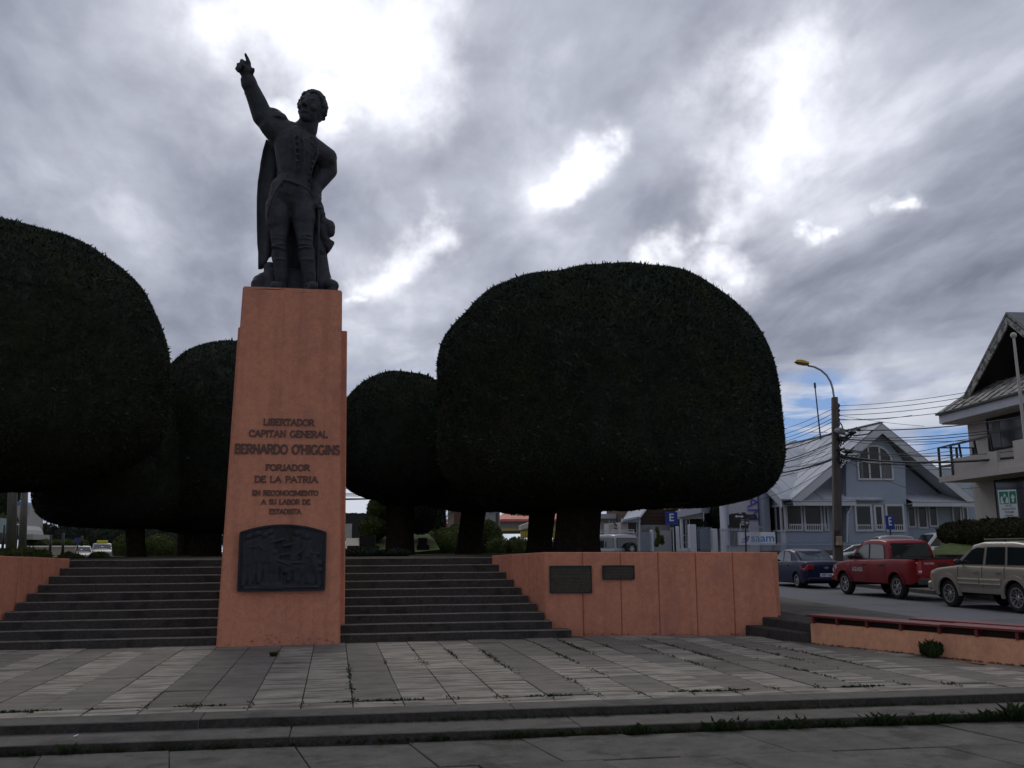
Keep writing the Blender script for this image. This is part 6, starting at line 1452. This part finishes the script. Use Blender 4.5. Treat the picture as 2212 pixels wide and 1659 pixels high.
c['side']([(.0, .70), (.0, .90), (.10, .93), (.50, .88), (.46, .74), (.2, .68)], TAIL, 'tail_light', .012, .05)
for s_ in (1, -1): 
    q = MB(); q.box(-.03, .05, s_*.50, s_*.73, .72, .90); q.build('tail_light', TAIL, c['root'], local=True, bevel=.01)
rearbox(c, -.015, -.26, .26, .44, .57, .01, PLAT, 'number_plate')
q = MB(); text_mb(q, 'PP 48', (-.028, .0, .465), (0, -1, 0), (0, 0, 1), .12, .0, 'CENTER', .38); q.build('plate_lettering', SIGNK, c['root'], local=True)
q = MB(); q.prism([(-.02, y_, z_) for y_, z_ in ((.13, .80), (.05, .80), (.05, .83), (-.05, .83), (-.05, .80), (-.13, .80), (-.10, .765), (-.05, .765), (-.05, .735), (.05, .735), (.05, .765), (.10, .765))], (-.012, 0, 0)); q.build('badge', CHROME, c['root'], local=True)
q = MB(); q.box(-.06, .1, -.74, .74, .28, .42); q.build('rear_bumper', P_BLUE, c['root'], local=True, bevel=.03)
c['strip']([(2.10, .97), (2.10, .5), (2.0, .32)], .010, BLACK, 'door_gap'); c['strip']([(3.05, .97), (3.02, .45), (2.9, .30)], .010, BLACK, 'door_gap'); c['strip']([(1.40, .97), (1.30, .7)], .010, BLACK, 'door_gap')
c['strip']([(1.55, .86), (1.74, .86)], .03, P_BLUE, 'door_handle', .03); c['strip']([(2.42, .86), (2.60, .86)], .03, P_BLUE, 'door_handle', .03)
c['strip']([(1.1, .40), (3.0, .36)], .02, P_BLUE, 'sill_line', .01)
mirror_(c, 2.95, 1.0, BLACK); q = MB(); q.bar((.95, -.25, 1.245), (1.08, .30, 1.31), .02, .012); q.build('rear_wiper', BLACK, c['root'], local=True)
# ---- red double cab pickup
pick = dict(L=5.2, W=1.80, paint=P_RED, sill=.46, belt=1.10, roof=1.82, wr=.375, wx=(1.12, 4.205), round=.5, arch=1.22,
    deck=[(0, 1.13), (.05, 1.22), (1.5, 1.225), (1.58, 1.20), (3.9, 1.16), (4.5, 1.10), (4.95, .98), (5.12, .86), (5.2, .72)],
    cab=[(1.50, 1.12), (1.62, 1.62), (1.78, 1.78), (2.1, 1.83), (2.75, 1.84), (3.1, 1.78), (3.75, 1.38), (4.05, 1.12)],
    glass=[[(1.80, 1.22), (1.88, 1.60), (1.98, 1.66), (2.62, 1.68), (2.62, 1.22)], [(2.72, 1.22), (2.72, 1.68), (3.02, 1.67), (3.58, 1.34), (3.66, 1.22)]],
    screen=(3.92, 1.26, 3.20, 1.74), rear=(1.545, 1.28, 1.66, 1.68), rsh=.12, spokes=6, inset=.05, lean=.20)
loc, rz = carloc(1830, 1284, 0, 4.205, .90, radians(5.8))
c = vehicle('pickup_truck', 'red double cab pickup truck with white door lettering, parked behind the sedan', 'pickup', pick, loc, rz); R_ = c['root']
# open bed: recessed floor and rails
q = MB(); q.box(.10, 1.46, -.76, .76, 1.222, 1.236); q.build('bed_floor', UNDER, R_, local=True)
q = MB()
for s_ in (1, -1): q.box(.02, 1.5, s_*.76, s_*.84, 1.225, 1.262)
q.box(.0, .08, -.84, .84, 1.225, 1.255); q.build('bed_rail', BLACK, R_, local=True)
q = MB(); q.box(-.012, .03, -.68, .68, .72, 1.20); q.build('tailgate', P_RED, R_, local=True, bevel=.012)
q = MB(); q.box(-.035, 0, -.16, .16, 1.02, 1.10); q.build('tailgate_handle', BLACK, R_, local=True)
for s_ in (1, -1): q = MB(); q.box(-.02, .06, s_*.70, s_*.845, .74, 1.12); o = q.build('tail_light', TAIL, R_, local=True, bevel=.012); q = MB(); q.box(-.03, .0, s_*.72, s_*.83, .82, .88); q.build('reversing_light', HEADL, R_, local=True)
q = MB(); q.box(-.14, .12, -.80, .80, .46, .64); q.build('rear_bumper', mat('bumper_grey', (.05, .055, .065), .5), R_, local=True, bevel=.02)
c['side']([(5.0, .86), (4.66, .98), (4.62, .88), (4.95, .76)], HEADL, 'head_light', .014, .05)
q = MB(); q.box(5.05, 5.24, -.80, .80, .46, .66); q.build('front_bumper', P_RED, R_, local=True, bevel=.04)
for x_ in (1.66, 2.67, 3.72): c['strip']([(x_, 1.15), (x_, .75), (x_-.05 if x_ > 2 else x_+.05, .52)], .011, BLACK, 'door_gap')
c['strip']([(1.80, 1.03), (1.98, 1.03)], .035, BLACK, 'door_handle', .03); c['strip']([(2.84, 1.03), (3.02, 1.03)], .035, BLACK, 'door_handle', .03)
for w_ in (1.12, 4.205):                                        # arch lips
    pts = [(w_+c['rc']*1.03*cos(a_), .375+c['rc']*1.03*sin(a_)) for a_ in np.linspace(.15, pi-.15, 13)]; c['strip'](pts, .05, P_RED, 'wheel_arch', .03)
mirror_(c, 3.58, 1.22, BLACK)
q = MB(); yy = max(c['Y'](x_, .88) for x_ in (2.9, 3.2, 3.6))+.012; text_mb(q, 'AGUNSA', (3.60, yy, .80), (-1, 0, 0), (0, 0, 1), .20, .0, 'LEFT', .66, .012); q.build('door_lettering', SIGNW, R_, local=True)
q = MB(); text_mb(q, 'AGUNSA', (-.014, -.0+.62, 1.06), (0, -1, 0), (0, 0, 1), .09, .002, 'LEFT', .34, .01); q.build('tailgate_lettering', SIGNW, R_, local=True)
q = MB(); yy = c['Y'](3.9, 1.0)+.004; text_mb(q, 'HILUX', (3.98, yy, .99), (-1, 0, 0), (0, 0, 1), .06, .0, 'LEFT', .2, .01); q.build('badge', CHROME, R_, local=True)
# ---- champagne off-roader
jeep = dict(L=4.6, W=1.83, paint=P_GOLD, sill=.42, belt=1.06, roof=1.72, wr=.37, wx=(.92, 3.61), round=.4, arch=1.2,
    deck=[(0, 1.0), (.04, 1.10), (3.1, 1.13), (3.6, 1.09), (4.1, 1.04), (4.4, .96), (4.55, .85), (4.6, .70)],
    cab=[(.05, 1.08), (.22, 1.50), (.45, 1.68), (1.0, 1.745), (2.2, 1.75), (2.6, 1.68), (3.1, 1.35), (3.38, 1.08)],
    glass=[[(.42, 1.17), (.62, 1.58), (1.22, 1.60), (1.22, 1.17)], [(1.34, 1.17), (1.34, 1.60), (2.0, 1.60), (2.06, 1.17)], [(2.20, 1.17), (2.14, 1.58), (2.42, 1.585), (2.62, 1.52), (3.02, 1.24), (3.05, 1.17)]],
    screen=(3.26, 1.16, 2.66, 1.66), rear=(.08, 1.20, .30, 1.56), spokes=5, split=True, inset=.04, lean=.20)
loc, rz = carloc(2057, 1311, 0, 3.61, .915, radians(5.4))
c = vehicle('off_road_car', 'champagne beige off road car with roof rails, cut off by the right edge', 'car', jeep, loc, rz); R_ = c['root']
for w_ in (.92, 3.61):
    pts = [(w_+c['rc']*1.10*cos(a_), .37+c['rc']*1.10*sin(a_)) for a_ in np.linspace(-.1, pi+.1, 17)]; c['strip'](pts, .11, P_TRIM, 'wheel_arch_flare', .035)
for a, b_ in ((1.42, 2.22), (2.26, 3.10)):
    c['side']([(a, .66), (b_, .66), (b_, .80), (a, .80)], P_TRIM, 'door_cladding', .022, .01); c['strip']([(a, .785), (b_, .785)], .035, mat('trim_highlight', (.62, .58, .46), .45), 'cladding_ridge', .034, True); c['strip']([(a, .67), (b_, .67)], .025, mat('trim_highlight', (.62, .58, .46), .45), 'cladding_ridge', .034, True)
c['side']([(1.40, .43), (3.12, .43), (3.12, .56), (1.40, .56)], P_TRIM, 'sill_cladding', .02, .01)
for x_ in (1.27, 2.13): c['strip']([(x_, 1.10), (x_, .60), (x_, .47)], .012, BLACK, 'door_gap')
c['strip']([(3.12, 1.10), (3.13, .60)], .012, BLACK, 'door_gap')
for x_ in (1.40, 2.30): c['strip']([(x_, .98), (x_+.2, .98)], .045, CHROME, 'door_handle', .025)
q = MB(); q.box(4.45, 4.66, -.84, .84, .44, .68); q.build('front_bumper', P_TRIM, R_, local=True, bevel=.05)
c['side']([(4.50, .84), (4.30, .90), (4.28, .80), (4.50, .74)], mat('indicator_amber', (.5, .22, .05), .3), 'indicator', .012, .04)
for s_ in (1, -1):
    q = MB(); q.tube([(.7, s_*.62, 1.80), (2.3, s_*.62, 1.80)], .022, 8)
    for x_ in (.75, 1.5, 2.25): q.bar((x_, s_*.62, 1.72), (x_, s_*.62, 1.81), .05, .03)
    q.build('roof_rail', BLACK, R_, local=True)
q = MB(); 
for x_ in (1.0, 1.9): q.bar((x_, -.62, 1.815), (x_, .62, 1.815), .06, .03)
q.build('roof_rack_bar', BLACK, R_, local=True)
mirror_(c, 3.0, 1.17, BLACK)
# ---- silver off-roader with roof rack and spare wheel, behind the wall, seen from its rear
suv = dict(L=4.2, W=1.70, paint=P_SILV, sill=.45, belt=1.10, roof=1.85, wr=.36, wx=(.8, 3.3), round=.3,
    deck=[(0, 1.10), (.04, 1.12), (2.9, 1.12), (3.6, 1.08), (4.05, 1.0), (4.2, .75)],
    cab=[(.02, 1.10), (.10, 1.70), (.2, 1.82), (.6, 1.87), (2.1, 1.87), (2.35, 1.80), (2.9, 1.20), (2.95, 1.10)],
    glass=[[(.25, 1.2), (.27, 1.68), (.95, 1.70), (.95, 1.2)], [(1.05, 1.2), (1.05, 1.70), (1.6, 1.70), (1.6, 1.2)], [(1.7, 1.2), (1.7, 1.70), (2.22, 1.70), (2.7, 1.2)]],
    screen=(2.86, 1.2, 2.42, 1.76), rear=(.035, 1.22, .09, 1.66), spokes=6, inset=.05, lean=.12)
a = atD(*kC(560, 800), 50)
c = vehicle('off_road_car', 'silver off road car with roof rack, glimpsed over the salmon wall beside the trunk', 'car', suv, (a.x, a.y, .62), radians(112)); R_ = c['root']
q = MB(); q.lathe([(.18, 0), (.34, 0), (.36, -.05), (.36, -.17), (.30, -.20), (.2, -.2), (.2, -.12), (.0, -.12)], (-.04, -.12, 1.12), 'x', 24)
q.v = q.v; q.build('spare_wheel', RUBBER, R_, smooth=True, local=True)
q = MB()
for i in range(6): a_ = 2*pi*i/6; q.bar((-.19, -.12, 1.12), (-.19, -.12+.19*cos(a_), 1.12+.19*sin(a_)), .06, .03, (1, 0, 0))
q.lathe([(.19, -.14), (.22, -.19), (.24, -.19), (.24, -.12)], (-.04+.0, -.12, 1.12), 'x', 20); q.build('spare_rim', CHROME, R_, local=True)
q = MB()
for x_ in (.3, 1.0, 1.7): q.bar((x_, -.6, 2.0), (x_, .6, 2.0), .03, .03)
for y_ in (-.6, -.2, .2, .6): q.bar((.2, y_, 2.02), (1.95, y_, 2.02), .03, .03)
for y_ in (-.6, .6): q.bar((.2, y_, 2.12), (1.95, y_, 2.12), .03, .03)
for x_ in (.2, 1.1, 1.95):
    for y_ in (-.6, .6): q.bar((x_, y_, 1.84), (x_, y_, 2.13), .03, .03)
q.build('roof_rack', WHITE, R_, local=True)
q = MB(); q.box(3.9, 4.3, -.8, .8, .5, .72); q.build('bull_bar', P_WHIT, R_, local=True, bevel=.03)
# ---- silver pickup and white van beyond, dark red car top
pk2 = dict(pick); pk2.update(paint=P_SILV)
a = atD(*kJ(690, 740), 42.5); c = vehicle('pickup_truck', 'silver pickup truck parked in the drive behind the hedge', 'pickup', pk2, (a.x, a.y, .42), radians(90+72))
a = atD(*kJ(700, 500), 50); van = dict(suv); van.update(paint=P_WHIT)
c = vehicle('white_car', 'white vehicle mostly hidden behind the hedge', 'car', van, (a.x+1.2, a.y, .60), radians(172))
hb = dict(sedan); hb.update(paint=P_SILV, rearm=CGLASS)
a = atD(*kD(1020, 1075), 44); c = vehicle('sedan', 'silver car whose roof shows above the red pickup cab', 'car', hb, (a.x+2.2, a.y+1.0, .42), radians(150))
# ---- two cars facing us at the far left, small dark one between the trunks
a = atD(*kA(790, 930), 72); PS2 = mat('paint_grey', (.12, .125, .135), .45, .06, 2, coat=.15); hb1 = dict(sedan); hb1.update(paint=PS2, rearm=CGLASS)
c = vehicle('sedan', 'silver car facing us at the far left, behind the low shrub', 'car', hb1, (a.x-1.2, a.y+4.0, .74), radians(-90+18))
a = atD(*kA(1010, 930), 78); hb2 = dict(sedan); hb2.update(paint=PS2, rearm=CGLASS)
c = vehicle('taxi', 'light taxi with yellow roof sign at the far left', 'taxi', hb2, (a.x-1.1, a.y+4., .98), radians(-90+14))
q = MB(); q.box(2.0, 2.25, -.42, .42, 1.50, 1.72); q.build('taxi_sign', TAXI, c['root'], local=True, bevel=.03)
a = atD(*kB(1630, 530), 66); hb3 = dict(sedan); hb3.update(paint=P_DARK)
c = vehicle('sedan', 'small dark car with red tail light between the trunks', 'car', hb3, (a.x-.6, a.y, .72), radians(75))
a = atD(*kC(190, 700), 62); hb4 = dict(sedan); hb4.update(paint=P_RED)
c = vehicle('sedan', 'dark red car just left of the silver off road car', 'car', hb4, (a.x+.8, a.y+1, .72), radians(160))

# ------------------------------------------------------------------ street lamp pole, signs, wires
pb = atD(*kH(603, 1640), 41.5); pt = atD(*kH(586, 405), 41.5); pt.x, pt.y = pb.x-.12, pb.y
pt = atD(*kH(586, 405), (Vector((pb.x, pb.y, 0))).dot(f0))
lp = thing('street_lamp', 'tall concrete street lamp pole with yellow lamp head on a curved arm', 'street lamp', (pb.x, pb.y, .3)); DP = 41.5
q = MB(); dpole = (pt-pb); b0 = Vector((pb.x, pb.y, .25)); b0 += dpole*((.25-pb.z)/dpole.z)*0
ax_ = dpole.normalized()
def pr4(p, w_, d_): return [p+r0*(-w_)-f0*d_, p+r0*w_-f0*d_, p+r0*w_+f0*d_, p+r0*(-w_)+f0*d_]
A_ = pr4(pb+Vector((0, 0, .25-pb.z)), .20, .15); B_ = pr4(pt, .12, .10); q.add(A_+B_, [(0, 1, 2, 3)[::-1], (4, 5, 6, 7), (0, 1, 5, 4), (1, 2, 6, 5), (2, 3, 7, 6), (3, 0, 4, 7)]); q.build('pole', CONCP, lp, bevel=.02)
q = MB(); arm = [pt+Vector((0, 0, -.4))]+[atD(*kH(x_, y_), DP) for x_, y_ in ((580, 395), (572, 340), (555, 285), (525, 235), (480, 195), (430, 170), (378, 160))]; q.tube(arm, .045, 8); q.build('curved_arm', GALV, lp, smooth=True)
hc_ = [atD(*kH(x_, y_), DP) for x_, y_ in ((385, 150), (380, 135), (330, 118), (285, 117), (275, 132), (300, 148), (350, 158), (382, 160))]
q = MB(); dd = f0*.3; q.prism([p-f0*.15 for p in (hc_[0], hc_[1], hc_[2], hc_[3], hc_[4], atD(*kH(383, 150), DP))], dd); q.build('lamp_hood', YEL, lp, bevel=.03)
q = MB(); q.prism([p-f0*.12 for p in (atD(*kH(278, 133), DP), hc_[5], hc_[6], hc_[7], atD(*kH(380, 151), DP))], f0*.24); q.build('lamp_glass', LENS, lp, bevel=.02)
# second thinner pole strapped to it, fittings
q = MB(); q.tube([atD(*kH(637, 1655), DP), atD(*kH(618, 790), DP)], [.10, .06], 8); q.build('side_post', WOODP, lp)
q = MB(); p = [atD(*kH(x_, 1090), DP) for x_ in (560, 660)]
for y_ in (1450, 1475, 1500, 1525, 1560): a = atD(*kH(573, y_), DP); b_ = atD(*kH(604, y_), DP); q.box(a.x-.04, b_.x+.06, a.y-.2, a.y-.15, a.z-.05, a.z+.05)
q.build('straps', WOODP, lp)
q = MB(); a, b_ = atD(*kH(603, 1488), DP-.3), atD(*kH(643, 1558), DP-.3); q.box(a.x, b_.x, a.y-.1, a.y+.15, b_.z, a.z); q.build('meter_box', mat('box_cream', (.42, .34, .25), .7, .2, 4, col2=(.2, .1, .06), c2scale=3), lp, bevel=.02)
q = MB()
for zy in (470, 508, 543, 580, 620): c_ = atD(*kH(614, zy), DP); q.ell(c_, (.085, .085, .11), 10, 7)
q.tube([atD(*kH(614, 465), DP), atD(*kH(616, 640), DP)], .02, 5); q.bar(atD(*kH(560, 485), DP), atD(*kH(600, 485), DP), .04, .04); q.build('insulators', PORC, lp)
random.seed(14)
q = MB(); c_ = atD(*kH(628, 668), DP-.2); q.ell(c_, (.28, .12, .16), 10, 7); q.build('small_floodlight', GALV, lp)
q = MB()                                                         # cable tangle and splice boxes
for i in range(26):
    zy = random.choice((660, 710, 722, 800, 820, 845, 870, 890)); a = atD(*kH(random.uniform(600, 620), zy+random.uniform(-8, 8)), DP-.15); b_ = atD(*kH(random.uniform(640, 760), zy+random.uniform(-25, 25)), DP-.2)
    m_ = (a+b_)/2+Vector((0, 0, -random.uniform(.05, .35))); q.tube([a, a.lerp(m_, .5)+Vector((0, 0, -.06)), m_, b_], random.uniform(.012, .03), 4)
for zx, zy, w_ in ((690, 832, .28), (720, 880, .2), (655, 722, .22), (725, 680, .2), (775, 660, .12)): q.ell(atD(*kH(zx, zy), DP-.2), (w_, .07, .07), 8, 6)
q.tube([atD(*kH(x_, y_), DP-.2) for x_, y_ in ((618, 590), (640, 620), (655, 660), (700, 680), (735, 705), (790, 700), (850, 690), (885, 660))], .03, 5)
q.build('cable_tangle', CABLE, lp)
# wires; each runs between two real points and sags
def wire(K0, p0, D0, K1, p1, D1, r_, sag, label, group='overhead wires'):
    a, b_ = atD(*K0(*p0), D0), atD(*K1(*p1), D1); n = 16; pts = [a.lerp(b_, i/n)+Vector((0, 0, -4*sag*(i/n)*(1-i/n))) for i in range(n+1)]
    q = MB(); q.tube(pts, r_, 5); return tag(q.build('wire', CABLE), label, 'wire', group)
DL = 'overhead wire running left from the lamp pole toward the cypress'; DR = 'overhead wire running right from the lamp pole to the white building'
LW = [((560, 500), (-50, 690), .012), ((568, 535), (-50, 735), .014), ((572, 568), (-60, 770), .014), ((570, 595), (-60, 795), .014), ((565, 640), (-80, 870), .012), ((570, 680), (-80, 850), .026), ((572, 752), (-80, 935), .024), ((565, 765), (-90, 965), .014), ((560, 790), (-90, 935), .012), ((515, 828), (-90, 912), .012), ((570, 835), (-90, 985), .012), ((572, 885), (-100, 1005), .040), ((560, 900), (-100, 1000), .012), ((555, 890), (60, 925), .012), ((570, 940), (-60, 1210), .012), ((500, 900), (-100, 935), .010), ((270, 992), (-100, 985), .012), ((540, 905), (-90, 1040), .010)]
ORD = ['topmost', 'second', 'third', 'fourth', 'fifth', 'sixth', 'seventh', 'eighth', 'ninth', 'tenth', 'eleventh', 'twelfth', 'thirteenth', 'fourteenth', 'fifteenth', 'sixteenth', 'seventeenth', 'eighteenth', 'nineteenth', 'twentieth']
LW.sort(key=lambda a: a[0][1]+a[1][1])
for i, (p0, p1, r_) in enumerate(LW): wire(kH, p0, 41.5, kH, p1, 58, r_, .25, '%s overhead wire of those running left from the lamp pole to the cypress' % ORD[i])
RW = [((614, 472), (640, 600), .011, .1), ((614, 508), (640, 630), .013, .1), ((614, 545), (640, 668), .013, .1), ((614, 582), (640, 712), .013, .1)]
for i, (p0, p1, r_, sg) in enumerate(RW): wire(kH, p0, 41.5, kE, p1, 36, r_, sg, '%s thin wire from the insulators of the lamp pole to the white building' % ORD[i])
RW2 = [((700, 178), (2300, 60), .022, .2), ((705, 240), (2300, 135), .016, .2), ((705, 250), (2300, 150), .016, .25), ((700, 255), (1900, 260), .014, .1), ((700, 255), (1780, 250), .012, .25), ((720, 400), (2300, 385), .045, .25), ((715, 330), (2300, 330), .014, .3), ((715, 330), (1640, 350), .012, .2), ((715, 340), (1700, 375), .012, .2), ((715, 335), (1640, 290), .012, .3), ((720, 390), (1540, 440), .03, .1), ((720, 405), (1640, 470), .012, .1), ((720, 410), (1640, 420), .012, .25), ((700, 90), (1300, 60), .010, .1), ((700, 60), (1400, 150), .008, .05), ((720, 405), (1700, 750), .010, .3), ((2000, 390), (2300, 470), .018, .05), ((715, 400), (1640, 395), .012, .3), ((715, 395), (1640, 500), .010, .2), ((1700, 660), (1850, 650), .012, .0)]
RW2.sort(key=lambda a: a[0][1]+a[1][1])
for i, (p0, p1, r_, sg) in enumerate(RW2): wire(kD, p0, 41.3, kD, p1, 33, r_, sg, '%s wire of the low bundle running right from the lamp pole' % ORD[i])
for i, (y0_, y1) in enumerate(((100, 106), (112, 118), (125, 128), (152, 150), (158, 156), (165, 158))): wire(kB, (0, y0_), 60, kB, (320, y1), 62, .02, 0, '%s distant wire in the gap of sky right of the pedestal' % ORD[i], 'distant wires by the pedestal')
for i, (a_, b_) in enumerate((((960, 355), (1130, 262)), ((980, 330), (1130, 275)), ((1000, 335), (1130, 290)), ((1040, 360), (1130, 310)))): wire(kB, a_, 70, kB, b_, 68, .025, .1, '%s distant wire in the gap of sky left of the slim trunk' % ORD[i], 'distant wires by the slim trunk')
# blue parking signs
def psign(x0, y0, x1, y1, K, D, bot, label, s_, turn=0., sub=True):
    a, b_, c_ = atD(*K(x0, y1), D), atD(*K(x1, y1), D), atD(*K(x0, y0), D); root = thing('parking_sign', label, 'sign', Vector((((a+b_)/2).x, ((a+b_)/2).y, atD(*K(x0, bot), D).z)))
    rr_ = (b_-a).normalized(); w_ = (b_-a).length; h_ = c_.z-a.z; nn_ = rr_.cross(Vector((0, 0, 1))).normalized()
    def P_(u, v, o=0): return a+rr_*(u*w_)+Vector((0, 0, v*h_))+nn_*o
    q = MB(); q.prism([P_(0, 0), P_(1, 0), P_(1, 1), P_(0, 1)], -nn_*.02); q.build('panel', SIGNB, root, bevel=.01)
    q = MB(); text_mb(q, 'E', P_(.5, .30 if sub else .2, .006), rr_, (0, 0, 1), h_*.82, .0, 'CENTER', w_*.36, .02); q.build('letter', SIGNW, root)
    if s_: q = MB(); text_mb(q, s_, P_(.5, .055, .006), rr_, (0, 0, 1), h_*.10, .0, 'CENTER', w_*.8); q.build('small_lettering', LOGOB, root)
    q = MB(); m_ = P_(.52, .6, -.05); q.tube([Vector((m_.x, m_.y, root.location.z)), m_], .035, 8); q.build('post', BLACK, root)
    return root
psign(1000, 265, 1145, 416, kC, 46, 800, 'square blue parking sign with white E before the brown brick wall', 'RESERVADO')
psign(1088, 878, 1158, 992, kD, 43, 1120, 'narrow looking blue parking sign with white E before the blue house', '')
# street name signs on a post
sn = thing('street_sign', 'black street name signs with white double arrow on a post', 'sign', atD(*kG(570, 965), 44))
def panel(K, pts, D, m, nm, th=.03, off=0., root=None):
    q = MB(); q.prism([atD(*K(x_, y_), D)-f0*off for x_, y_ in pts], f0*th); return q.build(nm, m, root)
panel(kG, [(388, 378), (552, 372), (552, 462), (388, 462)], 44, SIGNK, 'arrow_panel', root=sn); panel(kG, [(552, 378), (735, 388), (735, 466), (552, 462)], 44.02, SIGNK, 'name_panel', root=sn)
panel(kG, [(397, 411), (425, 390), (425, 404), (500, 406), (502, 392), (530, 414), (500, 440), (498, 424), (425, 424), (425, 440)], 44, SIGNW, 'double_arrow', .005, .012, sn)
panel(kG, [(325, 375), (460, 360), (460, 378), (388, 380), (388, 400), (325, 400)], 44.1, SIGNK, 'cross_panel', root=sn); panel(kG, [(500, 352), (552, 352), (552, 374), (500, 374)], 44.1, SIGNK, 'cap_panel', root=sn)
q = MB()
for x0, x1, y_ in ((575, 600, 400), (608, 700, 404), (580, 690, 424), (575, 640, 444)): q.prism([atD(*kG(x_, yy_), 44)-f0*.012 for x_, yy_ in ((x0, y_), (x1, y_+3), (x1, y_+9), (x0, y_+6))], f0*.005)
q.build('faded_lettering', mat('faded_letters', (.14, .14, .14), .8), sn)
panel(kG, [(490, 480), (618, 478), (618, 555), (490, 557)], 44.05, mat('sign_brown_grey', (.12, .12, .11), .7), 'arrow_plate', root=sn)
panel(kG, [(560, 512), (582, 495), (582, 506), (605, 506), (605, 520), (582, 520), (582, 532)], 44, SIGNW, 'left_arrow', .005, .0, sn)
q = MB()
for x0, y0 in ((492, 486), (492, 510), (492, 534)): q.prism([atD(*kG(x_, yy_), 44)-f0*.0 for x_, yy_ in ((x0, y0), (x0+42, y0), (x0+42, y0+9), (x0, y0+9))], f0*.005)
q.build('faded_lettering', SIGNW, sn)
q = MB(); a = atD(*kG(568, 975), 44.1); b_ = atD(*kG(553, 360), 44.1); q.tube([a, b_], .04, 8); q.build('post', SIGNK, sn)
# scrap of paper on the step
q = MB(); p = onZ(163, 1592, -.085); q.prism([p+Vector(v) for v in ((-.02, 0, .005), (.01, -.02, .01), (.03, .0, .022), (.01, .02, .008))], (0, 0, .006)); tag(q.build('paper_scrap', SIGNW), 'tiny white paper scrap on the lower step at left', 'litter')
